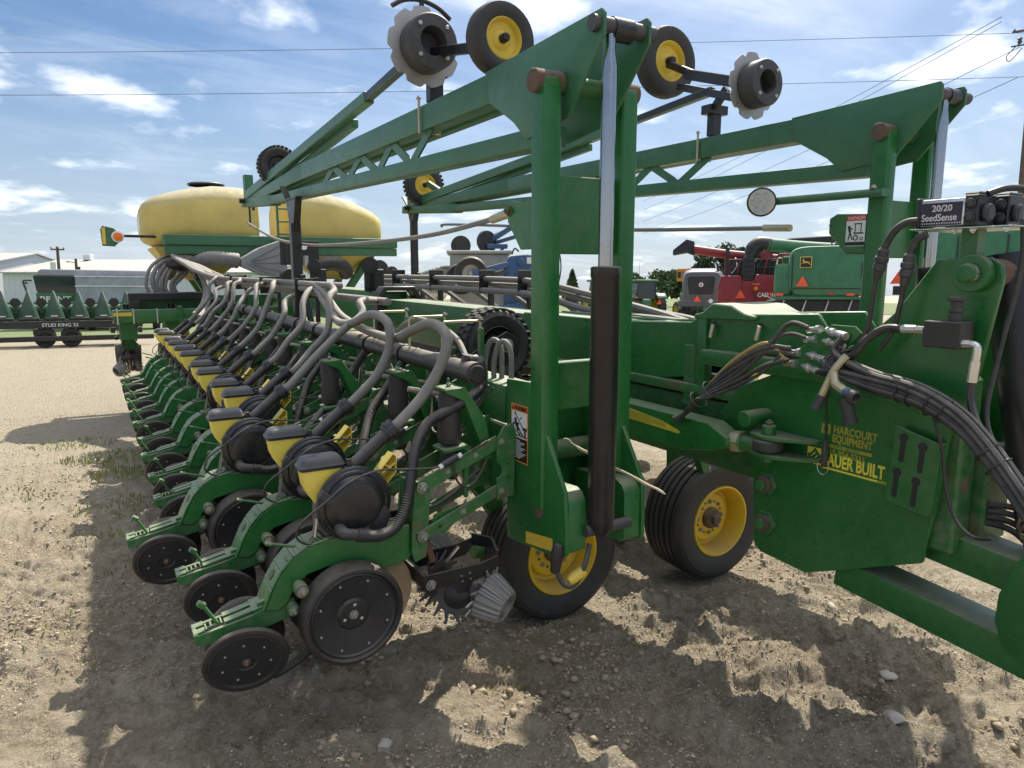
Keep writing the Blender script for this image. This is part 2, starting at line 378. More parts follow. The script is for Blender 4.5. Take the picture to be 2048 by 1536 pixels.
def height(x, y):
    near = 1 - smooth(4.5, 10, np.hypot(x - 1, y - 2.5))
    wx = x + 0.35 * fbm(x * 0.9, y * 0.9, 71, 3); wy = y + 0.35 * fbm(x * 0.9, y * 0.9, 83, 3)
    a = wx * 0.90 - wy * 0.43; b = wx * 0.43 + wy * 0.90
    h = 0.060 * fbm(x * 0.55, y * 0.55, 3, 3)
    h += 0.060 * fbm(a * 0.55, b * 2.6, 11, 3) * (0.4 + 1.2 * np.clip(fbm(x * .6, y * .6, 31, 2) + .5, 0, 1))
    rg = 1 - np.abs(fbm(a * 0.8, b * 3.4, 15, 3)) * 2.4
    h += 0.030 * np.clip(rg, 0, 1) ** 2
    r2 = 1 - np.abs(fbm(wx * 4.2, wy * 4.2, 19, 3)) * 2.2
    h += 0.030 * np.clip(r2, 0, 1) ** 2
    # trodden prints with squeezed-up rims
    for fx, fy, fa in FOOT:
        u = (x - fx) * math.cos(fa) + (y - fy) * math.sin(fa); v = -(x - fx) * math.sin(fa) + (y - fy) * math.cos(fa)
        d = np.hypot(u / 0.17, v / 0.075) + 0.25 * fbm(x * 9, y * 9, 57, 2)
        h += -0.026 * np.exp(-d ** 4) + 0.012 * np.exp(-((d - 1.35) / 0.28) ** 2)
    m = np.clip(fbm(x * 1.1, y * 1.1, 23, 3) * 2.0 + 0.60, 0.12, 1)         # cloddy against smooth ground
    h += m * (0.060 * fbm(x * 7, y * 7, 29, 5, 0.64) + 0.020 * np.abs(fbm(x * 24, y * 24, 37, 3, .6)))
    h += 0.012 * fbm(x * 38, y * 38, 41, 2)
    r3 = 1 - np.abs(fbm(a * 7.0, b * 13.0, 45, 3)) * 2.6
    h += 0.026 * np.clip(r3, 0, 1) ** 3
    for r0, ph, wd in ((2.05, .3, .075), (2.55, 1.4, .06), (3.05, 2.2, .08), (3.55, .9, .065), (4.1, 2.9, .07), (1.75, 3.4, .06)):   # wheel ruts with raised lips
        c = b - r0 - 0.10 * np.sin(a * 1.3 + ph) - 0.05 * fbm(a * 1.4, b * 0.3, 61, 2); k_ = 0.35 + 0.65 * np.clip(fbm(a * .7 + ph, b * .7, 67, 2) * 2 + .5, 0, 1)
        h += k_ * (-0.026 * np.exp(-(c / wd) ** 4) + 0.016 * np.exp(-((np.abs(c) - wd * 1.55) / (wd * .42)) ** 2) + 0.004 * np.sin(a * 2 * math.pi / 0.075) * np.exp(-(c / wd) ** 6))
    # crawler track print crossing on the left, lugs across it
    t = (y - 2.75) - 0.10 * (x - 0.0); s = x
    band = np.exp(-(t / 0.16) ** 6) * (x < 0.55)
    h += band * (-0.014 + 0.009 * np.clip(2.2 * np.sin(s * 2 * math.pi / 0.085), -1, 1))
    # flat under the wheels so that they stand on it
    for wx0, wy0 in ((2.23, 3.33), (3.43, 3.28)):
        w = np.exp(-((x - wx0) / 0.42) ** 4 - ((y - wy0) / 0.35) ** 4); h = h * (1 - w) + (-0.012) * w
        dd = np.hypot((x - wx0) / .5, (y - wy0) / .40); h += 0.018 * np.exp(-((dd - 1.15) / .2) ** 2) * near
    h = h * (0.02 + 0.98 * near) + 0.03 * fbm(x * 0.3, y * 0.3, 5, 2) * (1 - near) - 0.004
    return h
def axis(a, b, step, lo, hi, g=1.10):
    c = list(np.arange(a, b, step)); s = step; x = a
    left = []
    while x > lo: s *= g; x -= s; left.append(x)
    s = step; x = c[-1]; right = []
    while x < hi: s *= g; x += s; right.append(x)
    return np.array(left[::-1] + c + right)
def grid_mesh(name, xs, ys, zf):
    X, Y = np.meshgrid(xs, ys); Z = zf(X, Y); nx, ny = len(xs), len(ys)
    co = np.stack([X.ravel(), Y.ravel(), Z.ravel()], 1)
    i = np.arange(nx * ny).reshape(ny, nx); q = np.stack([i[:-1, :-1], i[:-1, 1:], i[1:, 1:], i[1:, :-1]], -1).reshape(-1, 4)
    me = bpy.data.meshes.new(name); me.vertices.add(len(co)); me.vertices.foreach_set('co', co.ravel().astype(np.float32))
    me.loops.add(q.size); me.loops.foreach_set('vertex_index', q.ravel().astype(np.int32))
    me.polygons.add(len(q)); me.polygons.foreach_set('loop_start', np.arange(0, q.size, 4, dtype=np.int32))
    me.update(calc_edges=True); me.polygons.foreach_set('use_smooth', [True] * len(q)); return me
def ground_mat():
    m, nt, N, L, b = newmat('dirt')
    geo = N.new('ShaderNodeNewGeometry')
    def noise(s, d=6, r=0.6, dist=0.0):
        n = N.new('ShaderNodeTexNoise'); n.inputs['Scale'].default_value = s; n.inputs['Detail'].default_value = d
        n.inputs['Roughness'].default_value = r; n.inputs['Distortion'].default_value = dist; L.new(geo.outputs['Position'], n.inputs['Vector']); return n.outputs[0]
    def rmp(x, a, b2, c=0.0, d=1.0):
        q = N.new('ShaderNodeMapRange'); q.inputs['From Min'].default_value = a; q.inputs['From Max'].default_value = b2
        q.inputs['To Min'].default_value = c; q.inputs['To Max'].default_value = d; L.new(x, q.inputs['Value']); return q.outputs['Result']
    def mix(f, a, c, bl='MIX'):
        q = N.new('ShaderNodeMix'); q.data_type = 'RGBA'; q.blend_type = bl
        if isinstance(f, float): q.inputs['Factor'].default_value = f
        else: L.new(f, q.inputs['Factor'])
        for k, v in (('A', a), ('B', c)):
            if isinstance(v, tuple): q.inputs[k].default_value = (*v, 1)
            else: L.new(v, q.inputs[k])
        return q.outputs['Result']
    def mth(op, x, y):
        n = N.new('ShaderNodeMath'); n.operation = op
        for i, v in enumerate((x, y)):
            if isinstance(v, (int, float)): n.inputs[i].default_value = v
            else: L.new(v, n.inputs[i])
        return n.outputs[0]
    c1 = mix(rmp(noise(1.3, 5, .6, .5), 0.36, 0.64), (0.345, 0.278, 0.195), (0.51, 0.44, 0.33))
    c2 = mix(rmp(noise(9, 6, .7), 0.40, 0.68), c1, (0.235, 0.188, 0.132))
    c3 = mix(rmp(noise(55, 5, .7), 0.45, 0.75), c2, (0.52, 0.455, 0.335))
    vo = N.new('ShaderNodeTexVoronoi'); vo.inputs['Scale'].default_value = 60; L.new(geo.outputs['Position'], vo.inputs['Vector'])
    sx = N.new('ShaderNodeSeparateColor'); L.new(vo.outputs['Color'], sx.inputs[0])
    # fine gravel: more of it further out on the lot
    sp = N.new('ShaderNodeSeparateXYZ'); L.new(geo.outputs['Position'], sp.inputs[0])
    far = rmp(sp.outputs[1], 5.0, 11.0)
    gv = mth('MULTIPLY', rmp(sx.outputs[0], 0.45, 0.55), rmp(noise(2.2, 4, .6), 0.45, 0.6))
    gv = mth('MAXIMUM', mth('MULTIPLY', gv, 0.6), mth('MULTIPLY', far, 0.75))
    stone = mix(sx.outputs[1], (0.36, 0.31, 0.225), (0.60, 0.53, 0.40))
    c4 = mix(gv, c3, stone)
    L.new(c4, b.inputs['Base Color']); b.inputs['Roughness'].default_value = 0.95; b.inputs['Specular IOR Level'].default_value = 0.15
    h = mth('ADD', mth('MULTIPLY', noise(45, 7, .72), 1.0), mth('MULTIPLY', noise(160, 4, .7), 0.5))
    h = mth('SUBTRACT', h, mth('MULTIPLY', vo.outputs['Distance'], mth('MULTIPLY', gv, 1.2)))
    bp = N.new('ShaderNodeBump'); bp.inputs['Strength'].default_value = 1.0; bp.inputs['Distance'].default_value = 0.03
    L.new(h, bp.inputs['Height']); L.new(bp.outputs[0], b.inputs['Normal'])
ground_mat()
xs = axis(-1.3, 4.6, 0.0145, -700, 900); ys = axis(1.15, 5.7, 0.0145, -60, 1400)
gme = grid_mesh('ground', xs, ys, height); gme.materials.append(MAT['dirt'])
ground = bpy.data.objects.new('ground', gme); C.objects.link(ground); struct(ground)

def stone_soup(name, pts, sizes, mats, flat=0.62, tiny=False):
    t = (1 + 5 ** .5) / 2
    bv = np.array([(-1, t, 0), (1, t, 0), (-1, -t, 0), (1, -t, 0), (0, -1, t), (0, 1, t), (0, -1, -t), (0, 1, -t), (t, 0, -1), (t, 0, 1), (-t, 0, -1), (-t, 0, 1)]) / 1.902
    bf = np.array([(0, 11, 5), (0, 5, 1), (0, 1, 7), (0, 7, 10), (0, 10, 11), (1, 5, 9), (5, 11, 4), (11, 10, 2), (10, 7, 6), (7, 1, 8), (3, 9, 4), (3, 4, 2), (3, 2, 6), (3, 6, 8), (3, 8, 9), (4, 9, 5), (2, 4, 11), (6, 2, 10), (8, 6, 7), (9, 8, 1)])
    if tiny:
        bv = np.array([(1, 0, 0), (-1, 0, 0), (0, 1, 0), (0, -1, 0), (0, 0, 1), (0, 0, -1)]) * 1.1; bf = np.array([(0, 2, 4), (2, 1, 4), (1, 3, 4), (3, 0, 4), (2, 0, 5), (1, 2, 5), (3, 1, 5), (0, 3, 5)])
    K = len(bv); n = len(pts); vv = np.repeat(bv[None], n, 0) * (1 + 0.5 * (rng.random((n, K, 1)) - .5))
    vv *= (np.array([1, 1, flat])[None, None] * (0.75 + 0.5 * rng.random((n, 1, 3)))) * sizes[:, None, None]
    ang = rng.random(n) * 6.283; ca, sa = np.cos(ang)[:, None], np.sin(ang)[:, None]
    tilt = (rng.random((n, 1)) - .5) * 0.9
    x = vv[..., 0]; z = vv[..., 2]; vv[..., 0], vv[..., 2] = x * np.cos(tilt) - z * np.sin(tilt), x * np.sin(tilt) + z * np.cos(tilt)
    x = vv[..., 0].copy(); y = vv[..., 1].copy(); vv[..., 0] = x * ca - y * sa; vv[..., 1] = x * sa + y * ca
    vv += pts[:, None, :]
    f = (bf[None] + (np.arange(n) * K)[:, None, None]).reshape(-1, 3)
    me = bpy.data.meshes.new(name); me.vertices.add(n * K); me.vertices.foreach_set('co', vv.ravel().astype(np.float32))
    me.loops.add(f.size); me.loops.foreach_set('vertex_index', f.ravel().astype(np.int32))
    me.polygons.add(len(f)); me.polygons.foreach_set('loop_start', np.arange(0, f.size, 3, dtype=np.int32)); me.update(calc_edges=True)
    for k in mats: me.materials.append(MAT[k])
    me.polygons.foreach_set('material_index', np.repeat(rng.integers(0, len(mats), n), len(bf)).astype(np.int32))
    me.polygons.foreach_set('use_smooth', np.full(len(f), not tiny))
    return me
paint('pebble_a', (0.46, 0.40, 0.30), 0.9, dust=0, film=0.1, vary=0.25)
paint('pebble_b', (0.36, 0.29, 0.20), 0.9, dust=0, film=0.1, vary=0.25)
paint('pebble_c', (0.47, 0.43, 0.36), 0.85, dust=0, film=0.1, vary=0.2)
paint('clod', (0.36, 0.28, 0.186), 1.0, dust=0, film=0.2, vary=0.2, bump=0.6, bscale=120)
def scatter(n, x0, x1, y0, y1, smin, smax, pw, seed, th=-0.1):
    x = x0 + (x1 - x0) * rng.random(n); y = y0 + (y1 - y0) * rng.random(n)
    k = fbm(x * 1.3, y * 1.3, seed, 3) + 0.5 * fbm(x * 4, y * 4, seed + 9, 2) > th
    x, y = x[k], y[k]; s = smin + (smax - smin) * rng.random(len(x)) ** pw
    return np.stack([x, y, height(x, y) + s * 0.12], 1), s
p1, s1 = scatter(14000, -1.2, 4.8, 1.2, 5.2, 0.004, 0.012, 6, 101, 0.02)
p2, s2 = scatter(16000, -2.5, 3.0, 4.5, 13, 0.005, 0.016, 3, 131, -0.15)
gv = bpy.data.objects.new('gravel', stone_soup('gravel', np.concatenate([p1, p2]), np.concatenate([s1, s2]), ['pebble_a', 'pebble_b', 'pebble_c', 'pebble_b', 'clod', 'pebble_a']))
C.objects.link(gv); stuff(gv); tag(gv, 'loose pale gravel strewn over the churned dirt', 'gravel')
p4, s4 = scatter(120000, -1.1, 4.7, 1.2, 5.0, 0.002, 0.0068, 3, 211, -0.12)
gr = bpy.data.objects.new('grit', stone_soup('grit', p4, s4, ['clod', 'pebble_b', 'clod', 'pebble_a', 'clod', 'pebble_c'], .7, True))
C.objects.link(gr); stuff(gr); tag(gr, 'fine crumbs of dirt and grit between the pebbles', 'grit')
p3, s3 = scatter(22000, -1.0, 4.6, 1.2, 4.8, 0.005, 0.022, 7, 171, 0.08)
cl = bpy.data.objects.new('dirt_clods', stone_soup('dirt_clods', p3, s3, ['clod', 'clod', 'pebble_b'], 0.7))
C.objects.link(cl); stuff(cl); tag(cl, 'crumbled brown dirt clods heaped along the ruts', 'clods')
def rock(x, y, sx, sy, sz, label, seed, rot):
    random.seed(seed); bm = bmesh.new(); bmesh.ops.create_icosphere(bm, subdivisions=3, radius=1)
    for v in bm.verts:
        c = v.co; k = 1 + 0.22 * (math.sin(c.x * 3.1 + seed) * math.cos(c.y * 2.7 + seed * 2) + 0.6 * math.sin(c.z * 4 + seed)) + 0.05 * random.random()
        v.co = Vector((c.x * sx * k, c.y * sy * k, c.z * sz * k))
    me = bpy.data.meshes.new('stone'); bm.to_mesh(me); bm.free(); me.materials.append(MAT['pebble_c' if seed % 2 else 'pebble_a'])
    me.polygons.foreach_set('use_smooth', [True] * len(me.polygons)); me.set_sharp_from_angle(angle=R(28))
    o = bpy.data.objects.new('stone', me); C.objects.link(o)
    o.location = (x, y, float(height(np.array([x]), np.array([y]))[0]) + sz * 0.35); o.rotation_euler = (0.15, 0.1, rot)
    tag(o, label, 'stone', 'loose stones on the dirt')
# ------------------------------------------------------------------ stones that can be told apart
rock(3.20, 1.86, .040, .032, .022, 'pale rounded stone right of centre, the nearer of two side by side', 1, .4)
rock(3.24, 1.97, .036, .026, .018, 'flat tan stone touching the far side of a pale rounded one', 2, 1.1)
rock(2.79, 1.59, .062, .035, .020, 'wide flat grey stone in shade near the bottom right corner', 3, .2)
rock(0.93, 2.62, .040, .032, .026, 'pale stone sunk in dirt at the bottom edge left of centre', 5, .9)
rock(3.61, 2.46, .036, .030, .024, 'brown stone below the lower drawbar tube', 4, .3)

# ------------------------------------------------------------------ planter
PL = thing('planter', 'folded green row-crop planter with yellow seed tanks and raised marker arms', 'planter', (2.8, 7.0, 0))
ROW = 0.59; Y1 = 2.72
NX = (-1, 0, 0); NY = (0, -1, 0); PZ = (0, 0, 1)

# ---- wing toolbars
for nm, x0, x1, y0 in (('wing', 1.56, 1.73, 2.72), ('wing', 3.88, 4.05, 2.72)):
    b = MB(); b.bb(x0, x1, y0, 10.6, 1.31, 1.485, 'green'); b.build('wing_toolbar', PL, (x0, 6.5, 1.4), bevel=.012, seg=2)
    b = MB(); b.bb(x0 + .01, x1 - .01, y0 + .06, 10.6, .98, 1.12, 'green_worn')
    for k in range(8): b.bb(x0 + .02, x1 - .02, 3.6 + k * .95, 3.66 + k * .95, 1.12, 1.31, 'green_worn')
    b.build('lower_rail', PL, (x0, 6.5, 1.05), bevel=.008)
    for k in range(12):
        y = y0 + 0.55 + k * ROW; b = MB()
        b.bb(x0 - .006, x1 + .006, y, y + .018, 1.30, 1.495, 'zinc_gold'); b.build('toolbar_strap', PL, (x0, y, 1.4))

# ---- one row unit, local coordinates: x and z absolute, y from the row's middle plane
def row_unit():
    f = MB()
    body = [(1.07, .80), (1.07, .945), (.70, .945), (.645, .932), (.59, .900), (.545, .852), (.508, .79), (.475, .715), (.52, .70), (.56, .725), (.585, .775), (.64, .822), (.72, .838), (.82, .812), (.92, .785), (1.0, .78)]
    for y0, y1 in ((-.062, -.045), (.045, .062)): f.prism(body, 'xz', y0, y1, 'green')
    f.bb(.70, 1.06, -.044, .044, .915, .938, 'green'); f.bb(.98, 1.06, -.044, .044, .80, .914, 'green')
    arch = [(.73, .951), (.645, .938), (.586, .905), (.539, .856), (.501, .792), (.466, .712)]
    for (xa, za), (xb, zb) in zip(arch, arch[1:]):
        d = Vector((xb - xa, 0, zb - za)); L_ = d.length; n = Vector((d.z, 0, -d.x)).normalized() * -1
        f.beam((xa, 0, za), (xb, 0, zb), .132, .010, 'green', up=tuple(n))
    for k in range(9):                                            # notched rack on the arch
        t = k / 8; x = .70 - .13 * t; z = .952 - .050 * t - .018 * t * t
        f.box((x, -.032, z + .005), (.0085, .052, .022), 'black', (0, R(-35 * t - 8), 0))
    f.lathe((.519, -.0, .826), (-.87, 0, .5), [(.0, 0), (.024, .0065)], 'black', 14); 
    f.beam((.595, -.075, .952), (.50, -.085, .985), .012, .009, 'green', up=(0, 1, 0)); f.box((.495, -.085, .987), (.026, .03, .012), 'green', (0, .35, 0))
    fr = f.build('row_unit', PL, (0, 0, 0), bevel=.004)
    fr.parent = None
    o3 = (0, 0, 0)
    # front shank with its mounting ears
    s = MB()
    for y0, y1 in ((-.085, -.067), (.067, .085)):
        s.prism([(1.085, 1.135), (1.145, 1.135), (1.155, 1.09), (1.14, .86), (1.13, .80), (1.08, .785), (1.065, .83), (1.075, 1.0)], 'xz', y0, y1, 'green_worn')
    s.bb(1.085, 1.125, -.066, .066, .82, 1.12, 'green')
    for z in (1.109, .896):
        for sg in (-1, 1): s.bolt((1.112, sg * .099, z), (0, sg, 0), .019, 'steel')
    s.build('shank', fr, o3, bevel=.003)
    # parallel arms
    for sg in (-1, 1):
        a = MB(); a.beam((1.10, sg * .091, 1.107), (1.475, sg * .091, 1.258), .011, .058, 'green_worn'); 
        for t in (.35, .7): a.bolt((1.10 + .375 * t, sg * .097, 1.107 + .151 * t), (0, sg, 0), .010)
        a.build('parallel_arm', fr, o3, bevel=.003)
        a = MB(); a.beam((1.095, sg * .091, .890), (1.475, sg * .091, 1.040), .011, .050, 'green_worn')
        a.bolt((1.30, sg * .097, .972), (0, sg, 0), .012); a.lathe((1.19, sg * .0985, .928), (0, sg, 0), [(.009, -.004), (.009, .0005)], 'black', 10)
        a.build('parallel_arm', fr, o3, bevel=.003)
    m = MB()
    for sg in (-1, 1):
        y0, y1 = (sg * .098, sg * .110)
        m.prism([(1.462, 1.0), (1.545, 1.012), (1.556, 1.30), (1.535, 1.335), (1.495, 1.325), (1.462, 1.275), (1.462, 1.17), (1.482, 1.155), (1.487, 1.13), (1.480, 1.105), (1.462, 1.095)], 'xz', y0, y1, 'green_worn')
        m.bolt((1.483, sg * .111, 1.262), (0, sg, 0), .013); m.bolt((1.483, sg * .111, 1.038), (0, sg, 0), .013)
        for z in (1.10, 1.16): m.lathe((1.515, sg * .111, z), (0, sg, 0), [(.007, -.004), (.007, .0006)], 'black', 8)
    m.bb(1.535, 1.56, -.097, .097, 1.0, 1.31, 'green')
    m.build('mount_bracket', fr, o3, bevel=.003)
    # lower-link web
    w = MB(); w.prism([(1.16, .93), (1.33, .985), (1.33, 1.0), (1.18, .975)], 'xz', -.075, -.067, 'green'); w.prism([(1.14, .93), (1.30, .95), (1.22, .88)], 'xz', -.078, -.07, 'green_worn')
    w.build('link_gusset', fr, o3)
    # down-force air spring and its bracket
    s = MB(); s.prism([(1.245, 1.50), (1.335, 1.506), (1.43, 1.36), (1.475, 1.18), (1.43, 1.17), (1.39, 1.30), (1.33, 1.445), (1.245, 1.487)], 'xz', -.060, -.048, 'green')
    s.prism([(1.245, 1.50), (1.335, 1.506), (1.43, 1.36), (1.475, 1.18), (1.43, 1.17), (1.39, 1.30), (1.33, 1.445), (1.245, 1.487)], 'xz', .048, .060, 'green')
    s.bb(1.245, 1.335, -.0475, .0475, 1.489, 1.503, 'green'); s.lathe((1.285, 0, 1.505), PZ, [(.012, 0), (.012, .012), (.006, .016), (.006, .035)], 'zinc', 8)
    s.build('spring_bracket', fr, o3, bevel=.003)
    s = MB(); s.lathe((1.285, 0, 1.255), PZ, [(.040, 0), (.050, .012), (.054, .04), (.050, .10), (.046, .15), (.047, .20), (.040, .228), (.030, .232)], 'rubber', 20)
    s.build('air_spring', fr, o3)
    s = MB(); s.box((1.29, 0, 1.240), (.115, .12, .018), 'green', (0, -.1, 0)); s.prism([(1.33, 1.245), (1.352, 1.23), (1.345, 1.02), (1.325, 1.02)], 'xz', -.062, -.045, 'green')
    s.lathe((1.285, 0, 1.10), PZ, [(.030, 0), (.042, .03), (.042, .13)], 'rubber', 16); s.build('spring_seat', fr, o3, bevel=.003)
    # opener discs
    for sg in (-1, 1):
        d = MB(); ax = Vector((.10, sg, .04)).normalized(); d.lathe((.905, sg * .014, .655), ax, [(.0, .012), (.06, .012), (.07, .003), (.172, .003), (.190, 0), (.172, -.003), (.0, -.003)], 'disc_dusty', 40, cap=False)
        d.build('opener_disc', fr, o3, angle=25)
    # gauge wheels
    for sg in (-1, 1):
        ax = Vector((.03, sg, -.04)).normalized(); o = Vector((.790, sg * .062, .655)); g = MB()
        g.lathe(o, ax, [(.165, 0), (.195, .003), (.204, .014), (.2065, .035), (.2065, .080), (.2035, .094), (.196, .104), (.186, .106), (.180, .098), (.176, .085)], 'gauge_rubber', 44, cap=False)
        gw = g.build('gauge_wheel', fr, o3, angle=40)
        h = MB(); h.lathe(o, ax, [(.178, .004), (.178, .092), (.170, .097), (.163, .090), (.110, .080), (.066, .072), (.056, .079), (.030, .080), (.0, .080)], 'black_plastic', 40, cap=False)
        a, x, y = h.frame(ax)
        for k in range(8):
            q = 2 * math.pi * (k + .5) / 8; h.lathe(o + a * .087 + (x * math.cos(q) + y * math.sin(q)) * .146, ax, [(.006, 0), (.006, .005), (.004, .007)], 'steel', 6)
        for k in range(3):
            q = 2 * math.pi * k / 3 + .4; h.lathe(o + a * .072 + (x * math.cos(q) + y * math.sin(q)) * .040, ax, [(.0075, 0), (.0075, .009), (.004, .011)], 'zinc', 6)
        h.bolt(o + a * .079, ax, .014, 'steel'); h.build('wheel_disc', fr, o3, angle=30)
        q = MB(); q.cyl((.60, sg * .02, .79), (.60, sg * .118, .79), .021, 'rusty', n=14); q.cyl((.60, sg * .082, .79), (.60, sg * .132, .79), .027, 'green_worn', n=14)
        q.bolt((.60, sg * .133, .79), (0, sg, 0), .016); q.beam((.605, sg * .075, .785), (.80, sg * .05, .63), .022, .035, 'iron_grey', up=(0, 1, 0)); q.build('gauge_arm', fr, o3, bevel=.002)
    # closing frame, wheels and lever
    t = MB()
    tail = [(.585, .735), (.60, .69), (.575, .665), (.50, .648), (.38, .630), (.27, .625), (.225, .635), (.222, .668), (.30, .682), (.42, .702), (.50, .728)]
    for y0, y1 in ((-.052, -.036), (.036, .052)): t.prism(tail, 'xz', y0, y1, 'green_worn')
    def top(x): return .668 + (x - .222) * .213
    for xa, xb, w in ((.222, .262, .035), (.33, .50, .035)):
        for sg in (-1, 1): t.beam((xa, sg * .026, top(xa) + .003), (xb, sg * .026, top(xb) + .003), .034 if xa > .3 else .034, .010, 'green')
    t.beam((.222, 0, top(.222)), (.236, 0, top(.236)), .10, .012, 'green'); t.beam((.43, 0, top(.43) + .004), (.52, 0, top(.52) + .004), .10, .012, 'green')
    t.beam((.24, 0, top(.24) - .02), (.50, 0, top(.5) - .02), .065, .006, 'black'); 
    for k in range(4): t.beam((.265 + k * .018, 0, top(.265 + k * .018) - .004), (.272 + k * .018, 0, top(.272 + k * .018) - .004), .05, .012, 'green_worn')
    t.box((.475, -.03, top(.475) + .016), (.05, .022, .02), 'green', (0, -.2, 0))
    for sg in (-1, 1): t.cyl((.575, sg * .05, .70), (.575, sg * .085, .70), .026, 'green_worn', n=16); t.bolt((.575, sg * .086, .70), (0, sg, 0), .016)
    t.build('closing_frame', fr, o3, bevel=.003)
    l = MB(); l.beam((.31, -.012, .685), (.262, -.03, .775), .022, .010, 'green', up=(1, 0, 0)); l.box((.256, -.032, .782), (.03, .026, .02), 'green', (0, .6, 0)); l.build('closing_lever', fr, o3, bevel=.003)
    for sg in (-1, 1):
        ax = Vector((-.10, sg * .93, -.33)).normalized(); o = Vector((.392 + (0 if sg < 0 else .03), sg * .072, .558)); g = MB()
        g.lathe(o, ax, [(.120, -.004), (.142, .0), (.153, .008), (.1565, .018), (.154, .028), (.145, .034), (.134, .033)], 'gauge_rubber', 40, cap=False)
        cw = g.build('closing_wheel', fr, o3, angle=40)
        h = MB(); h.lathe(o, ax, [(.0, -.012), (.05, -.006), (.135, .002), (.136, .032), (.128, .035), (.120, .030), (.075, .029), (.038, .034), (.033, .030), (.0, .030)], 'black_plastic', 40, cap=False)
        a, x, y = h.frame(ax)
        for k in range(7):
            q = 2 * math.pi * k / 7 + .3; h.lathe(o + a * .0295 + (x * math.cos(q) + y * math.sin(q)) * .088, ax, [(.005, 0), (.005, .004), (.003, .006)], 'steel', 6)
        h.bolt(o + a * .030, ax, .012, 'rusty'); h.cyl(o - a * .01, o - a * .05, .015, 'steel'); h.build('closing_hub', fr, o3, angle=30)
    # meter: grey housing and black vacuum dome
    mt = MB(); mt.prism([(.72, .952), (.96, .952), (.975, 1.05), (.93, 1.19), (.80, 1.22), (.70, 1.13), (.695, 1.0)], 'xz', -.045, .055, 'grey_plastic')
    mt.bb(.70, .975, -.06, .06, .944, .958, 'black_plastic'); mt.beam((.685, -.055, 1.045), (.672, -.055, .965), .012, .016, 'zinc', up=(1, 0, 0)); mt.beam((.665, -.055, .975), (.65, -.055, .955), .010, .008, 'zinc', up=(1, 0, 0))
    mt.build('seed_meter', fr, o3, bevel=.005)
    dm = MB(); dc = Vector((.838, -.046, 1.077))
    dm.lathe(dc, NY, [(.152, 0), (.153, .012), (.149, .020), (.141, .022), (.136, .030), (.128, .033), (.122, .030), (.112, .040), (.100, .050), (.080, .055), (.0, .056)], 'dome_plastic', 48, cap=False)
    for x, z, rr in ((.86, 1.10, .010), (.875, 1.12, .006), (.855, 1.04, .008), (.885, 1.085, .005), (.90, 1.10, .007), (.84, 1.065, .005)): dm.torus((x, -.1015, z), NY, rr, .0012, 'lid_plastic', 12, 5)
    dm.prism([(.905, 1.03), (.955, 1.06), (.975, 1.02), (.955, .965), (.91, .955), (.885, .985)], 'xz', -.092, -.07, 'black_plastic')
    dome = dm.build('vacuum_dome', fr, o3, bevel=0, angle=28)
    c = MB(); c.box((.715, -.075, 1.13), (.05, .03, .034), 'iron_grey', (0, R(40), 0)); c.box((.742, -.090, 1.112), (.032, .012, .036), 'iron_grey', (0, R(40), 0)); c.build('dome_clip', fr, o3, bevel=.003)
    e = MB(); e.tube([(.765, -.085, .998), (.765, -.128, .995), (.775, -.142, .990), (.80, -.146, .984), (.835, -.146, .975)], .022, 'iron_grey', 12, 5)
    e.cyl((.815, -.146, .979), (.858, -.146, .969), .027, 'black_plastic', n=16); e.build('vacuum_elbow', fr, o3)
    # hopper and lid
    hp = MB(); rings = []
    for z, x0, x1, hw in ((1.262, .618, .812, .050), (1.235, .621, .809, .049), (1.19, .628, .800, .048), (1.15, .648, .79, .046), (1.11, .680, .78, .048), (1.07, .715, .775, .04)):
        cr = .018; pts = []
        for sx, sy, a0 in ((1, 1, 0), (-1, 1, 90), (-1, -1, 180), (1, -1, 270)):
            for k in range(4):
                an = R(a0 + k * 30); cx = (x1 - cr) if sx > 0 else (x0 + cr); cyy = .022 + sy * (hw - cr)
                pts.append((cx + cr * math.cos(an), cyy + cr * math.sin(an), z))
        rings.append(pts)
    hp.loft(rings, 'yellow_plastic'); hp.v = [(.815 + (x - .815) * .86, y, z - .028) for x, y, z in hp.v]; hp.build('hopper', fr, o3, angle=30)
    ld = MB(); rings = []
    for z, gx, hw in ((1.252, .006, .054), (1.265, .008, .056), (1.270, .002, .053), (1.281, -.004, .049), (1.296, -.014, .040), (1.302, -.026, .030)):
        cr = .02; x0, x1 = .615 - gx, .815 + gx; pts = []
        for sx, sy, a0 in ((1, 1, 0), (-1, 1, 90), (-1, -1, 180), (1, -1, 270)):
            for k in range(4):
                an = R(a0 + k * 30); cx = (x1 - cr) if sx > 0 else (x0 + cr); cyy = .022 + sy * (hw - cr)
                pts.append((cx + cr * math.cos(an), cyy + cr * math.sin(an), z))
        rings.append(pts)
    ld.loft(rings, 'lid_plastic'); 
    for k in range(4): ld.box((.662 + k * .010, .01, 1.3025), (.004, .022, .003), 'black_plastic')
    ld.box((.645, .01, 1.3010), (.012, .028, .003), 'black_plastic', (0, -.25, .4))
    ld.box((.83, -.03, 1.268), (.022, .025, .030), 'black_plastic'); ld.v = [(.815 + (x - .815) * .86, y, z - .028) for x, y, z in ld.v]; ld.build('hopper_lid', fr, o3, angle=30)
    # feed pipe and yellow ribbed bracket
    fp = MB(); fp.cyl((.86, .0, 1.215), (1.02, .0, 1.345), .030, 'hose_black', n=16); fp.cyl((1.0, .0, 1.329), (1.035, .0, 1.357), .040, 'black_plastic', n=18); fp.cyl((1.012, 0, 1.338), (1.02, 0, 1.345), .046, 'black_plastic', n=18)
    fp.build('feed_pipe', fr, o3)
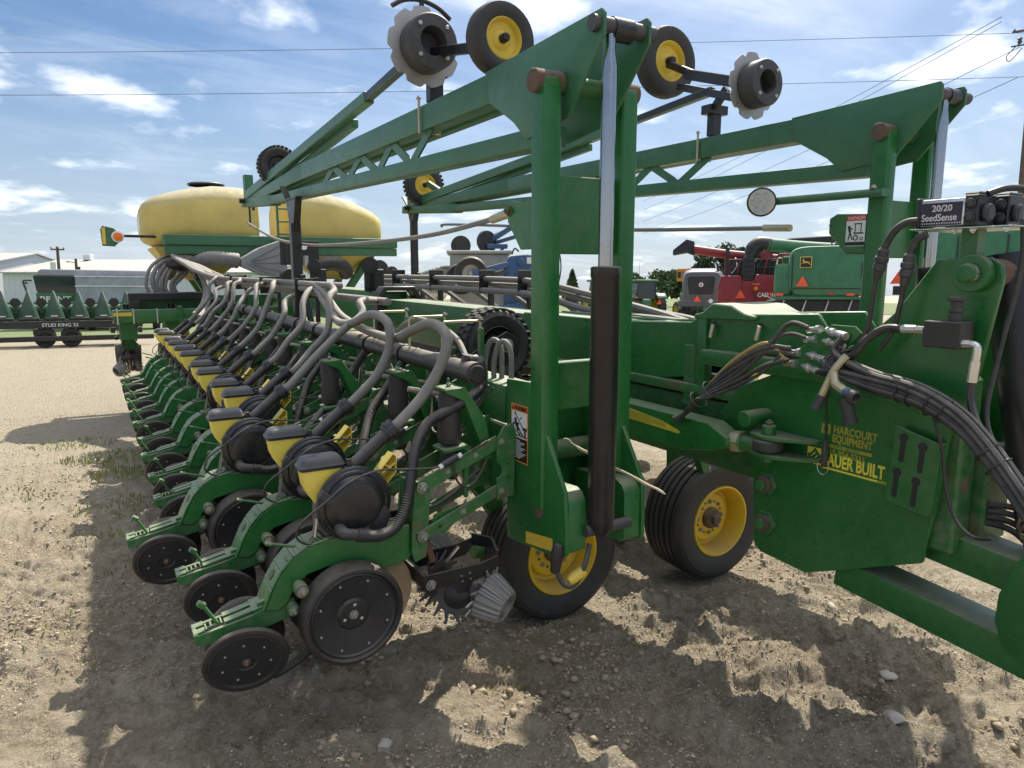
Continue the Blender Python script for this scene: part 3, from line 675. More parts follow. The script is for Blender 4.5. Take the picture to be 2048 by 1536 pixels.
    yb = MB(); yb.prism([(.93, 1.16), (1.035, 1.275), (1.06, 1.262), (1.055, 1.165), (.985, 1.085), (.95, 1.11)], 'xz', .045, .05, 'yellow_plastic')
    for p, q in (((.935, 1.165), (1.04, 1.28)), ((1.04, 1.28), (1.062, 1.262)), ((1.062, 1.262), (1.058, 1.165)), ((1.058, 1.165), (.985, 1.083)), ((.985, 1.22), (1.055, 1.17)), ((.965, 1.165), (1.06, 1.222))):
        yb.beam((p[0], 0, p[1]), (q[0], 0, q[1]), .088, .006, 'yellow_plastic')
    yb.v = [(.99 + (x - .995) * .66, y * .62 + .01, 1.18 + (z - 1.18) * .66) for x, y, z in yb.v]; yb.build('pipe_bracket', fr, o3)
    # row cleaner: black fork, toothed wheel, ribbed cone
    rc = MB()
    for y0, y1 in ((-.128, -.118), (.118, .128)): rc.prism([(1.10, .665), (1.10, .735), (1.37, .735), (1.455, .752), (1.465, .72), (1.42, .675), (1.33, .665), (1.31, .62), (1.26, .62), (1.23, .665)], 'xz', y0, y1, 'black')
    rc.beam((1.455, -.122, .745), (1.49, 0, .76), .012, .055, 'black'); rc.beam((1.49, 0, .76), (1.455, .122, .745), .012, .055, 'black'); rc.bb(1.10, 1.125, -.117, .117, .67, .73, 'black')
    for x, z in ((1.27, .70), (1.31, .705), (1.275, .675), (1.315, .678)): rc.bolt((x, -.129, z), NY, .007, 'zinc', washer=False)
    rc.bolt((1.13, -.129, .69), NY, .018, 'steel'); rc.beam((1.24, -.04, .735), (1.30, -.05, .80), .012, .012, 'zinc'); rc.beam((1.19, -.02, .74), (1.14, -.02, .90), .03, .012, 'rusty', up=(0, 1, 0))
    rc.build('cleaner_fork', fr, o3, bevel=.002)
    for sg in (-1, 1):
        ax = Vector((-.42, sg * .88, .12)).normalized(); o = Vector((1.265, sg * .10, .60)); tw = MB()
        tw.lathe(o, ax, [(.055, -.004), (.088, -.004), (.088, .004), (.055, .004), (.055, -.004)], 'iron_grey', 28, cap=False); tw.lathe(o, ax, [(.0, -.008), (.058, -.006), (.058, .008), (.03, .02), (.0, .02)], 'black', 20, cap=False)
        a, x, y = tw.frame(ax)
        for k in range(13):
            q = 2 * math.pi * k / 13; d = x * math.cos(q) + y * math.sin(q); e2 = x * math.cos(q + .22) + y * math.sin(q + .22)
            tw.beam(o + d * .08, o + e2 * .135, .024, .008, 'iron_grey', up=tuple(a), w2=.006)
        tw.build('cleaner_wheel', fr, o3, bevel=0)
    cn = MB(); ax = Vector((.50, -.80, -.32)).normalized(); o = Vector((1.395, -.105, .578)); n = 80; rings = []
    a, x, y = cn.frame(ax)
    def ring(r0, t0, am): return [tuple(o + a * t0 + (x * math.cos(2 * math.pi * k / n) + y * math.sin(2 * math.pi * k / n)) * (r0 + am * (1 if k % 4 in (0, 1) else -1))) for k in range(n)]
    for r0, t0, am in ((.050, -.002, 0), (.090, -.004, .004), (.100, .004, .006), (.102, .022, .006), (.090, .070, .0045), (.077, .112, .003), (.071, .122, .001), (.064, .124, 0), (.057, .119, 0), (.050, .085, 0), (.046, .03, 0)): rings.append(ring(r0, t0, am))
    cn.loft(rings, 'cast_alu', cap=True)
    for k in range(13):
        q = 2 * math.pi * k / 13; d = x * math.cos(q) + y * math.sin(q); e2 = x * math.cos(q + .12) + y * math.sin(q + .12)
        cn.beam(o + d * .096 - a * .002, o + e2 * .132 - a * .010, .016, .008, 'steel', up=tuple(a), w2=.005)
    cn.build('cleaner_cone', fr, o3, angle=24)
    # seed firmer behind the discs
    sf = MB(); sf.tube([(.68, 0, .50), (.62, 0, .455), (.56, 0, .425), (.50, 0, .408)], .017, 'rubber_clean', 8, 4); sf.build('seed_firmer', fr, o3)
    # sensor cable looping over the dome and a connector on the upper arm
    k = MB(); k.tube([(1.42, -.10, 1.27), (1.28, -.105, 1.215), (1.18, -.11, 1.19), (1.05, -.11, 1.20), (.92, -.115, 1.215), (.80, -.12, 1.185), (.70, -.125, 1.12), (.615, -.12, 1.06), (.595, -.10, 1.0), (.63, -.07, .955), (.66, -.06, .945)], .0045, 'hyd_hose', 6, 6)
    k.cyl((1.20, -.112, 1.195), (1.27, -.110, 1.222), .015, 'black_plastic', n=10); k.cyl((1.185, -.112, 1.188), (1.20, -.112, 1.195), .011, 'white', n=8); k.cyl((1.27, -.11, 1.222), (1.288, -.11, 1.229), .011, 'white', n=8)
    k.tube([(1.25, -.112, 1.20), (1.26, -.115, 1.13), (1.30, -.11, 1.085), (1.36, -.10, 1.10), (1.42, -.09, 1.18)], .005, 'hyd_hose', 6, 5); k.build('sensor_cable', fr, o3)
    return fr
unit = row_unit()
def put_unit(u, x, y, rotz=0.0):
    u.parent = PL; u.location = (x - 2.8, y - 7.0, 0); u.rotation_euler = (0, 0, rotz)
rows = []
for k in range(13):
    u = unit if k == 0 else copy_tree(unit)
    put_unit(u, -0.17 if k == 2 else 0.0, Y1 + k * ROW); rows.append(u)
    if k > 2: u.location.z += random.uniform(-.012, .012); u.rotation_euler = (0, R(random.uniform(-.5, .5)), R(random.uniform(-.5, .5)))
    for ch in u.children:
        if ch.name.startswith('closing_lever') and k > 0: ch.rotation_euler = (0, R(random.uniform(-3, 3)), R(random.uniform(-3, 3)))
for x in (0.42, 1.01, 1.60): u = copy_tree(unit); put_unit(u, x, 13.04, R(-90))
for k in range(10): u = copy_tree(unit); put_unit(u, 5.61, 4.2 + k * ROW, R(180))            # far wing, facing the other way

# ---- vacuum manifold along the wing, with sleeves
b = MB(); b.lathe((1.405, 2.68, 1.553), (0, 1, 0), [(.0, 0), (.036, 0), (.041, .006), (.050, .008), (.050, .06)], 'hose_black', 28, cap=False)
b.cyl((1.405, 2.72, 1.553), (1.42, 10.4, 1.575), .047, 'hose_black', n=28); vm = b.build('vacuum_manifold', PL)
for k in range(14):
    y = 2.95 + k * .55; b = MB(); b.cyl((1.406, y, 1.5535 + .002 * k), (1.406, y + .16, 1.5535 + .002 * k), .051, 'hose_black', n=28); b.torus((1.406, y, 1.5535 + .002 * k), (0, 1, 0), .0505, .004, 'black', 28, 6); b.build('sleeve', vm, WORG[vm.name])
for k in range(7):
    b = MB(); b.prism([(1.46, 1.40), (1.49, 1.40), (1.49, 1.55), (1.45, 1.60), (1.42, 1.50)], 'xz', 3.1 + k * 1.1, 3.14 + k * 1.1, 'black'); b.build('manifold_bracket', PL)
# vacuum hoses from each dome to the manifold
for k in range(13):
    y = Y1 + k * ROW; dx = -.17 if k == 2 else 0
    near = k < 4
    if k == 0: pts = [(.83, y - .146, .976), (.90, y - .15, .960), (.97, y - .14, .975), (1.03, y - .115, 1.04), (1.07, y - .085, 1.16), (1.11, y - .05, 1.27), (1.18, y - .02, 1.36), (1.28, y - .03, 1.41), (1.38, y - .03, 1.455), (1.455, y + .02, 1.50), (1.475, y + .045, 1.555), (1.45, y + .05, 1.60), (1.415, y + .06, 1.60)]
    else: pts = [(.83 + dx, y - .146, .976), (.90 + dx, y - .15, .960), (.97 + dx, y - .14, .975), (1.02 + dx, y - .11, 1.03), (1.07 + dx * .6, y - .06, 1.14), (1.16, y + .06, 1.28), (1.26, y + .12, 1.38), (1.33, y + .16, 1.45), (1.38, y + .16, 1.52)]
    b = MB(); b.tube(pts, .0235, 'hose_black', 10 if near else 8, 8, corr=.07 if near else 0.0, pitch=.011); b.build('vacuum_hose', PL, angle=60 if near else 35)
b = MB(); b.cyl((1.44, 2.75, 1.605), (1.475, 2.78, 1.56), .030, 'black_plastic', n=14); b.cyl((1.405, 2.80, 1.56), (1.415, 2.79, 1.625), .026, 'black_plastic', n=12); b.build('manifold_elbow', PL)

# ---- seed delivery hoses: a bundle above the toolbar, one dropping to every row
BX = [1.48, 1.53, 1.58]; BZ = [1.885, 1.845, 1.80]
def seed_hose(pts, near): 
    b = MB(); b.tube(pts, .0225, 'hose_grey', 12 if near else 9, 8, corr=.05 if near else 0.0, pitch=.0115); b.build('seed_hose', PL, angle=60 if near else 35)
for k in range(13):
    y = Y1 + k * ROW; dx = -.17 if k == 2 else 0
    j = k % 3
    if k == 0:
        pts = [(1.03, y, 1.352), (1.08, y, 1.392), (1.16, y - .005, 1.47), (1.23, y - .02, 1.58), (1.265, y - .03, 1.68), (1.27, y + .0, 1.74), (1.26, y + .12, 1.765), (1.27, y + .35, 1.72), (1.30, y + .65, 1.655), (1.34, y + 1.05, 1.645), (1.38, y + 1.5, 1.66), (1.42, y + 1.95, 1.70), (1.44, y + 2.25, 1.78), (1.46, y + 2.55, 1.85), (1.48, y + 3.0, 1.885), (1.48, 7.5, 1.885), (1.48, 10.2, 1.885)]
    elif k == 1:
        pts = [(1.03, y, 1.352), (1.08, y, 1.392), (1.17, y - .005, 1.48), (1.235, y - .01, 1.60), (1.25, y + .0, 1.70), (1.245, y + .06, 1.755), (1.24, y + .25, 1.765), (1.26, y + .6, 1.70), (1.33, y + 1.1, 1.67), (1.39, y + 1.45, 1.70), (1.42, y + 1.75, 1.77), (1.45, y + 2.0, 1.83), (1.48, y + 2.4, 1.845), (1.50, 7.5, 1.845), (1.50, 10.2, 1.845)]
    else:
        top = BZ[j]; yb = y + .75 if k < 5 else y + .62
        e = lambda s_=.022: random.uniform(-s_, s_)
        pts = [(1.03 + dx, y, 1.352), (1.08 + dx, y, 1.392), (1.18 + dx * .7 + e(), y + .02 + e(.03), 1.50 + e()), (1.27 + dx * .4 + e(.03), y + .07 + e(.04), 1.63 + e()), (1.34 + e(), y + .16 + e(.04), top - .08 + e()), (1.40 + e(), y + .27 + e(.05), top - .01 + e()), (BX[j] - .03, y + .45, top), (BX[j], yb, top)]
        if k < 12: pts += [(BX[j], max(yb + .4, 9.6), top), (BX[j] - .02, 10.4, top)]
    seed_hose(pts, k < 7)
for k, y in enumerate((4.75, 5.95, 7.35, 9.1, 10.3)):
    b = MB(); b.bb(1.44, 1.635, y, y + .012, 1.76, 1.925, 'black'); b.bb(1.60, 1.635, y - .02, y - .001, 1.49, 1.93, 'black')
    if k == 0: continue
    b.build('hose_bracket', PL, bevel=.003)
for y in (3.02, 3.42, 3.95):                                     # bent wire hose guides
    b = MB(); b.tube([(1.60, y, 1.485), (1.60, y, 1.745), (1.59, y, 1.755), (1.40, y - .02, 1.757), (1.39, y - .02, 1.745), (1.39, y - .02, 1.60), (1.40, y - .02, 1.59), (1.44, y - .02, 1.59)], .0065, 'zinc_gold', 8, 2, smooth=False)
    b.bb(1.592, 1.612, y - .015, y + .015, 1.486, 1.72, 'green'); b.bolt((1.60, y, 1.76), PZ, .011); b.build('hose_guide', PL)
# far bundle arching over from the tank outlets
for k in range(7):
    o = k * .07; e = lambda s_=.03: random.uniform(-s_, s_)
    b = MB(); b.tube([(1.30 + .05 * k, 12.7, 1.95), (1.15 + o + e(), 12.4, 2.16 - o * .3 + e()), (.98 + o + e(), 12.15, 2.19 - o * .4 + e()), (.80 + o + e(.02), 12.0, 2.05 - o * .4 + e()), (.73 + o * .9 + e(.02), 11.92, 1.82 - o * .2 + e()), (.78 + o * .8 + e(), 11.9, 1.60), (.90 + o * .8, 11.9, 1.35), (.95 + o * .8, 12.0, 1.15)], .026 + .006 * (k % 2), 'hose_grey', 10, 8); b.build('supply_hose', PL)
for k in range(7):
    o = k * .05; b = MB(); b.tube([(1.45 + .04 * k, 12.5, 1.98), (1.20 + o * .6, 12.25, 2.20 - o * .2), (1.10 + o * .8, 11.9, 2.19 - o * .3), (1.16 + o * .9, 11.4, 2.10 - o * .25), (1.28 + o * .7, 10.9, 1.98 - o * .08), (1.42 + o * .4, 10.4, 1.90 - .04 * (k % 3)), (1.48 + .05 * (k % 3), 9.9, 1.885 - .04 * (k % 3))], .030, 'hose_grey', 10, 8); b.build('supply_hose', PL)
for k in range(2):
    b = MB(); b.tube([(1.22, 12.0, 2.16), (1.36 + .05 * k, 11.5, 2.0), (1.40, 11.0 - .2 * k, 1.75), (1.30, 10.5 - .5 * k, 1.55), (1.12, 10.0 - .55 * k, 1.42)], .028, 'hose_grey', 10, 8); b.build('supply_hose', PL)
# ---- drive shafts, plates and wiring among the row units
for k in range(13):
    y = Y1 + k * ROW
    b = MB(); b.lathe((1.22, y + .30, 1.455), (.36, -.06, -.075), [(.013, 0), (.013, .36)], 'steel', 6); b.build('drive_shaft', PL)
    b = MB(); b.prism([(1.40, 1.47), (1.47, 1.50), (1.54, 1.49), (1.55, 1.25), (1.48, 1.22), (1.42, 1.33)], 'xz', y + .245, y + .257, 'green'); b.bolt((1.47, y + .244, 1.42), NY, .016, 'rusty'); b.bolt((1.50, y + .244, 1.30), NY, .010); b.bolt((1.445, y + .244, 1.45), NY, .008, 'zinc'); b.lathe((1.47, y + .244, 1.36), NY, [(.022, 0), (.022, .04), (.014, .042), (.014, .075)], 'rusty', 12); b.build('drive_plate', PL, bevel=.002)
    for j in range(3):
        e = lambda s_: random.uniform(-s_, s_)
        b = MB(); b.tube([(1.50 + e(.03), y + e(.05), 1.46 + e(.04)), (1.42 + e(.05), y + .14 + e(.05), 1.30 + e(.06)), (1.40 + e(.05), y + .30 + e(.05), 1.20 + e(.07)), (1.44 + e(.05), y + .45 + e(.05), 1.27 + e(.06)), (1.50 + e(.03), y + ROW + e(.04), 1.44 + e(.04))], (.0055, .004, .007)[j], ('hyd_hose', 'hyd_hose', 'hose_grey')[j], 6, 5); b.build('wiring_loop', PL)
    b = MB(); b.tube([(1.40, y - .06, 1.14), (1.28, y - .05, 1.05 + .01 * (k % 3)), (1.18, y - .04, 1.00), (1.10, y - .03, 1.02)], .008, 'hyd_hose', 6, 5); b.tube([(1.40, y - .03, 1.12), (1.27, y - .04, 1.03), (1.16, y - .02, .985)], .006, 'hyd_hose', 6, 5); b.build('wiring_loop', PL)
for y in (2.83, 2.92):                                            # short hoses standing behind the bar end
    b = MB(); b.tube([(1.66, y, 1.48), (1.66, y, 1.60), (1.655, y + .03, 1.66), (1.64, y + .08, 1.65), (1.63, y + .11, 1.56), (1.63, y + .11, 1.48)], .013, 'hose_grey', 9, 5); b.build('loop_hose', PL)
b = MB(); b.tube([(1.44, 2.86, 1.61), (1.46, 3.0, 1.68), (1.45, 3.2, 1.73), (1.44, 3.45, 1.74), (1.45, 3.7, 1.66), (1.48, 3.8, 1.52)], .013, 'hose_grey', 9, 6); b.build('loop_hose', PL)
# ------------------------------------------------------------------ marker masts and arms
def pictogram(parent, X, y0, z0, sc, zs):
    # warning plate facing -x: local u runs towards -y, v up; (y0,z0) is its far top corner
    def P(u, v, e=.0): return (X - e, y0 - u * sc, z0 - v * zs)
    def quad(b, u0, v0, u1, v1, mat, e): b.bb(X - e, X - e + .0008, y0 - u0 * sc, y0 - u1 * sc, z0 - v0 * zs, z0 - v1 * zs, mat)
    b = MB(); quad(b, 0, 0, 1, 3.12, 'print_orange', .0012); quad(b, .05, .38, .95, 1.78, 'print_white', .0021); quad(b, .05, 1.81, .95, 3.05, 'print_black', .0021)
    tri = [(y0 - .06 * sc, z0 - .31 * zs), (y0 - .20 * sc, z0 - .31 * zs), (y0 - .13 * sc, z0 - .08 * zs)]
    b.prism(tri, 'yz', X - .0021, X - .0013, 'print_black')
    def stick(u0, v0, u1, v1, w): b.beam(P(u0, v0, .0026), P(u1, v1, .0026), .0009, w * sc, 'print_black', up=(0, -(v1 - v0), -(u1 - u0)) if abs(u1 - u0) + abs(v1 - v0) > 0 else (0, 0, 1))
    b.lathe(P(.28, .85, .0022), NX, [(.07 * sc, 0), (.07 * sc, .0008)], 'print_black', 12)
    for s in ((.28, .93, .42, 1.25, .13), (.30, 1.0, .12, 1.12, .06), (.12, 1.12, .16, 1.3, .05), (.40, 1.22, .38, 1.45, .08), (.38, 1.45, .58, 1.62, .06), (.42, 1.22, .52, 1.36, .08), (.52, 1.36, .72, 1.62, .06), (.36, 1.0, .50, 1.05, .05),
              (.25, .48, .72, 1.22, .035), (.22, .50, .30, .46, .05), (.70, 1.24, .95, 1.24, .09), (.84, 1.30, .84, 1.68, .10), (.05, 1.66, .95, 1.68, .04), (.55, .75, .66, .62, .03)): stick(*s)
    for k in range(11): quad(b, .10, 1.92 + k * .095, .10 + (.45 + .38 * ((k * 37) % 10) / 10), 1.955 + k * .095, 'print_white', .0030)
    d = b.build('warning_plate', parent, WORG[parent.name]); 
    text('WARNING', .36 * zs, (X - .0022, y0 - .22 * sc, z0 - .31 * zs), (0, -1, 0), (0, 0, 1), 'print_black', 'warning_word', parent, bold=.0004, sx=.74)
def build_mast(dx, first):
    X0, X1 = 1.57 + dx, 1.965 + dx; cx = 1.767 + dx; org = (cx, 2.45, .8); W0 = len(bpy.data.objects)
    b = MB()
    foot = [(2.70, 1.52), (2.51, 1.53), (2.24, 1.115), (2.228, .96), (2.228, .855), (2.30, .825), (2.70, .782)]
    for x in (X0, X1): b.prism(foot, 'yz', x - .010, x + .010, 'green')
    b.bb(X0 + .011, X1 - .011, 2.66, 2.695, .80, 1.50, 'green')
    ear = [(2.60, 1.09), (2.30, 1.115), (2.262, 1.10), (2.24, 1.07), (2.236, .865), (2.27, .845), (2.60, .83)]
    b.prism(ear, 'yz', X0 + .012, X0 + .098, 'green'); b.prism(ear, 'yz', X1 - .098, X1 - .012, 'green')
    root = b.build('marker_mast', PL, org, bevel=.006, seg=2)
    b = MB(); b.cyl((X0 + .012, 2.60, 1.19), (X1 - .012, 2.60, 1.19), .046, 'green_worn', n=20); b.build('torque_tube', root, org)
    for xc in (X0 + .012, X1 - .004):
        b = MB(); b.bb(xc - .042, xc + .042, 2.375, 2.475, 1.0, 2.70, 'green_clean'); b.cyl((xc - .042, 2.425, 2.70), (xc + .042, 2.425, 2.70), .050, 'green_worn', n=20); b.build('post', root, org, bevel=.018, seg=3)
    b = MB(); b.cyl((X0 - .055, 2.425, 2.712), (X0 + .075, 2.425, 2.712), .045, 'rusty', n=24); b.cyl((X1 - .07, 2.425, 2.712), (X1 + .055, 2.425, 2.712), .045, 'rusty', n=24); b.cyl((X0 + .07, 2.425, 2.712), (X1 - .07, 2.425, 2.712), .036, 'green_worn', n=20)
    b.build('pivot_tube', root, org, bevel=.004)
    b = MB(); b.bb(X0 + .055, X1 - .047, 2.43, 2.45, 2.06, 2.37, 'green_clean'); b.build('cross_plate', root, org, bevel=.003)
    b = MB(); b.bb(X0 + .055, X1 - .047, 2.40, 2.45, 1.42, 1.62, 'green_clean'); b.build('cross_plate', root, org, bevel=.004)
    br = [(2.60, 2.275), (2.69, 2.29), (2.705, 2.265), (2.705, 2.20), (2.60, 2.08), (2.475, 2.08), (2.475, 2.275)]
    b = MB(); b.prism(br, 'yz', X0 + .0, X0 + .016, 'green_clean'); b.bolt((X0 - .001, 2.69, 2.245), NX, .018, 'rusty'); b.build('rod_bracket', root, org, bevel=.003)
    # hydraulic lift cylinder
    b = MB(); b.lathe((cx - .045, 2.212, .985), PZ, [(.030, -.06), (.050, -.03), (.054, 0), (.056, .01), (.056, .98), (.059, .985), (.059, 1.02), (.050, 1.025), (.03, 1.025)], 'black', 28)
    b.build('cylinder_barrel', root, org)
    b = MB(); b.lathe((cx - .048, 2.212, 2.0), PZ, [(.0285, 0), (.0285, .74), (.022, .80), (.022, .86)], 'chrome', 24); b.build('cylinder_rod', root, org)
    b = MB(); b.cyl((cx - .115, 2.225, .945), (cx + .115, 2.225, .945), .024, 'iron_grey', n=18); b.build('cylinder_pin', root, org)
    b = MB(); b.cyl((X0 + .06, 2.205, 2.875), (X1 - .05, 2.205, 2.875), .030, 'iron_grey', n=18); b.cyl((cx - .045, 2.212, 2.87), (cx + .045, 2.212, 2.87), .042, 'black', n=18)
    b.build('cylinder_pin', root, org)
    # wear patch
    b = MB(); b.lathe((X0 - .011, 2.43, 1.02), NX, [(.045, 0), (.038, .0015), (.0, .002)], 'rusty', 18, cap=False); b.v = [(x, y, 1.02 + (z - 1.02) * 1.45) for x, y, z in b.v]; b.build('wear_spot', root, org)
    b = MB(); b.prism([(2.53, .812), (2.32, .845), (2.32, .900), (2.53, .865)], 'yz', X0 - .0115, X0 - .0102, 'yellow'); b.build('reflector', root, org)
    if first:
        pictogram(root, X0 - .0105, 2.655, 1.42, .140, .082)
        b = MB(); b.lathe((X0 - .03, 2.268, .80), (.05, -.12, 1), [(.0, -.03), (.020, -.02), (.024, .03), (.026, .075), (.018, .10), (.0, .108)], 'rubber', 14, cap=False)
        b.tube([(X0 - .03, 2.268, .80), (X0 - .01, 2.24, .735), (X0 + .03, 2.22, .73), (X0 + .08, 2.22, .80), (X0 + .12, 2.24, .88)], .011, 'hyd_hose', 8, 5)
        b.lathe((X0 + .01, 2.23, .745), (.8, 0, .35), [(.016, 0), (.024, .02), (.026, .07), (.02, .08)], 'yellow', 14); b.build('cable_plug', root, org)
    else:
        def quad(b, u0, v0, u1, v1, mat, e): b.bb(X0 - .02 - e, X0 - .02 - e + .0008, 2.70 - u0 * .13, 2.70 - u1 * .13, 2.36 - v0 * .13, 2.36 - v1 * .13, mat)
        b = MB(); b.prism([(2.70, 2.282), (2.655, 2.305), (2.475, 2.295), (2.475, 2.08), (2.60, 2.10), (2.70, 2.20)], 'yz', X0 - .024, X0 - .008, 'green_clean'); b.build('rod_plate', root, org, bevel=.003)
        b = MB(); Xp = X0 - .0245; a0, a1 = 2.59, 2.475
        b.bb(Xp - .001, Xp, a0, a1, 2.125, 2.292, 'print_white'); b.bb(Xp - .002, Xp - .0011, a0, a1, 2.262, 2.292, 'print_red'); b.bb(Xp - .002, Xp - .0011, a0, a1, 2.128, 2.148, 'print_black')
        for p, q, w in (((2.575, 2.235), (2.565, 2.20), .014), ((2.565, 2.20), (2.575, 2.155), .007), ((2.565, 2.20), (2.55, 2.16), .007), ((2.572, 2.23), (2.55, 2.215), .006), ((2.54, 2.245), (2.495, 2.245), .006), ((2.535, 2.245), (2.535, 2.20), .005), ((2.50, 2.245), (2.50, 2.20), .005), ((2.545, 2.195), (2.485, 2.195), .008)):
            b.beam((Xp - .0016, *p), (Xp - .0016, *q), .001, w, 'print_black', up=(0, q[1] - p[1], -(q[0] - p[0])))
        b.torus((Xp - .0016, 2.53, 2.17), NX, .013, .003, 'print_black', 14, 5); b.torus((Xp - .0016, 2.495, 2.165), NX, .008, .002, 'print_black', 12, 5); b.build('danger_plate', root, org)
        text('DANGER', .026, (Xp - .0022, 2.582, 2.268), (0, -1, 0), (0, 0, 1), 'print_white', 'danger_word', root)
    return root
mast1 = build_mast(0.0, True); mast2 = build_mast(2.11, False); mast2.location.y -= .05

def notched(o, r, mb, mat, n=96, k=9):
    vs = []; 
    for t in (-.003, .003):
        for i in range(n):
            q = 2 * math.pi * i / n; w = (q * k / (2 * math.pi)) % 1.0
            rr = r * (1 - (.11 * math.sin(math.pi * (w - .62) / .38) if w > .62 else 0))
            vs.append((o[0] + rr * math.cos(q), o[1] + t, o[2] + rr * math.sin(q)))
    mb.add(vs, [tuple(range(n)), tuple(range(2 * n - 1, n - 1, -1))] + [(i, i + n, (i + 1) % n + n, (i + 1) % n) for i in range(n)], mat)
def small_wheel(o, r, w, parent, org, rim='yellow', tread=False):
    g = MB(); o = Vector(o); p = [(r * .56, -w * .36), (r * .66, -w * .46), (r * .84, -w * .5), (r * .95, -w * .42), (r, -w * .22), (r, w * .22), (r * .95, w * .42), (r * .84, w * .5), (r * .66, w * .46), (r * .56, w * .36)]
    g.lathe(o, (0, 1, 0), p, 'rubber', 36, cap=False)
    if tread:
        for k in range(30):
            q = 2 * math.pi * k / 30
            for j in (-1, 0, 1):
                qq = q + (j % 2) * .1; d = Vector((math.cos(qq), 0, math.sin(qq)))
                g.box(tuple(o + d * (r + .004) + Vector((0, j * w * .3, 0))), (.012, w * .26, r * .14), 'rubber', Matrix(((d.x, 0, -d.z), (0, 1, 0), (d.z, 0, d.x))))
    wh = g.build('marker_tyre' if not tread else 'turf_tyre', parent, org, angle=40)
    h = MB(); h.lathe(o, NY, [(r * .57, -w * .38), (r * .58, w * .36), (r * .54, w * .40), (r * .50, w * .30), (r * .47, w * .12), (r * .30, w * .10), (r * .22, w * .2), (r * .16, w * .22), (.0, w * .22)], rim, 32, cap=False)
    h.lathe(o, NY, [(r * .13, 0), (r * .13, w * .5), (r * .09, w * .6), (0, w * .6)], 'black', 12)
    h.build('wheel_rim', parent, org)
def build_arm(dx, s):
    X = 1.715 + dx; org = (X, 6.0, 2.8); b = MB()
    for x in (1.662 + dx, 1.872 + dx): b.prism([(3.06, 2.90), (2.18, 2.925), (2.165, 2.905), (2.165, 2.83), (2.39, 2.58), (2.70, 2.545), (2.80, 2.63), (3.02, 2.755)], 'yz', x - .007, x + .007, 'green_arm')
    b.beam((X, 3.0, 2.826), (X, 6.5, 2.842), .095, .135, 'green_arm'); b.beam((X, 6.5, 2.842), (X, 9.0, 2.80), .095, .135, 'green_arm', w2=.08, h2=.08)
    b.beam((X, 2.55, 2.545), (X, 7.7, 2.70), .10, .085, 'green_arm'); b.beam((X, 7.7, 2.70), (X, 9.35, 2.79), .10, .11, 'green_arm', h2=.09)
    b.beam((X + .155, 2.95, 2.83), (X + .10, 8.6, 2.80), .06, .10, 'green_arm'); b.bb(X - .05, X + .05, 9.05, 9.16, 2.73, 3.10, 'green_arm')
    root = b.build('marker_arm', PL, org, bevel=.008, seg=2)
    ys = [3.75, 4.05, 4.35, 4.62, 4.95, 5.25, 5.6, 5.9]
    for i, (ya, yb) in enumerate(zip(ys, ys[1:])):
        za = 2.775 if i % 2 == 0 else 2.60 + (ya - 3.7) * .03; zb = 2.775 if i % 2 else 2.60 + (yb - 3.7) * .03
        b = MB(); b.beam((X - .02, ya, za), (X - .02, yb, zb), .012, .055, 'green_arm', up=(0, 0, 1)); b.build('web_brace', root, org)
    # folded outer section
    b = MB(); b.beam((X - .02, 9.05, 2.86), (X - .02, 4.75, 3.125), .07, .10, 'green_arm', h2=.075); b.beam((X + .06, 8.8, 2.80), (X + .03, 5.2, 3.04), .05, .06, 'green_arm'); b.beam((X - .02, 4.85, 3.12), (X - .05, 3.72, 3.19), .055, .052, 'black')
    b.build('outer_section', root, org, bevel=.006)
    b = MB(); b.cyl((X - .11, 9.12, 2.80), (X + .11, 9.12, 2.80), .03, 'black', n=14); b.cyl((X - .02, 9.0, 2.77), (X - .02, 9.0, 2.50), .012, 'black', n=8); b.build('fold_hinge', root, org)
    # resting post on the top chord with its U-bolt
    b = MB(); yp = 3.74; b.bb(X - .045, X + .035, yp - .03, yp + .03, 2.90, 3.06, 'black'); b.bb(X - .09, X + .08, yp - .045, yp + .045, 3.04, 3.10, 'black'); b.build('rest_post', root, org, bevel=.004)
    b = MB(); b.tube([(X - .062, 3.83, 2.93), (X - .062, 3.83, 2.75), (X + .062, 3.83, 2.75), (X + .062, 3.83, 2.93)], .008, 'zinc_gold', 8, smooth=False); b.bolt((X - .062, 3.83, 2.93), PZ, .012); b.build('u_bolt', root, org)
    # disc, depth band, wheel
    if s == 0: dc = (1.615, 3.66, 3.152); wc = (1.765, 3.11, 3.068); wr = .168; ry = .2
    else: dc = (3.69, 3.345, 3.135); wc = (3.80, 4.27, 3.505); wr = .25; ry = .19
    b = MB(); notched(dc, .202, b, 'blade'); b.lathe(dc, (0, 1, 0), [(.06, .004), (.06, .03), (.03, .06), (.03, .12)], 'black', 16); b.build('marker_disc', root, org, angle=50)
    b = MB(); b.lathe(Vector(dc), NY, [(.138, .004), (.140, .02), (.140, .115), (.132, .125), (.074, .128), (.070, .118), (.066, .03), (.0, .03)], 'iron_grey', 36, cap=False)
    for q in (45, 135, 225, 315): b.bolt((dc[0] + .105 * math.cos(R(q)), dc[1] - .124, dc[2] + .105 * math.sin(R(q))), NY, .012, 'zinc', washer=False)
    b.build('depth_band', root, org, angle=40)
    if s == 0:
        b = MB(); b.tube([(1.45, 3.68, 3.335), (1.52, 3.68, 3.375), (1.615, 3.68, 3.388), (1.71, 3.68, 3.365), (1.78, 3.68, 3.32)], .012, 'black', 8, 4); b.bb(1.605, 1.625, 3.67, 3.69, 3.16, 3.385, 'black'); b.build('disc_scraper', root, org)
    small_wheel(wc, wr, .11 if s == 0 else .15, root, org)
    b = MB()
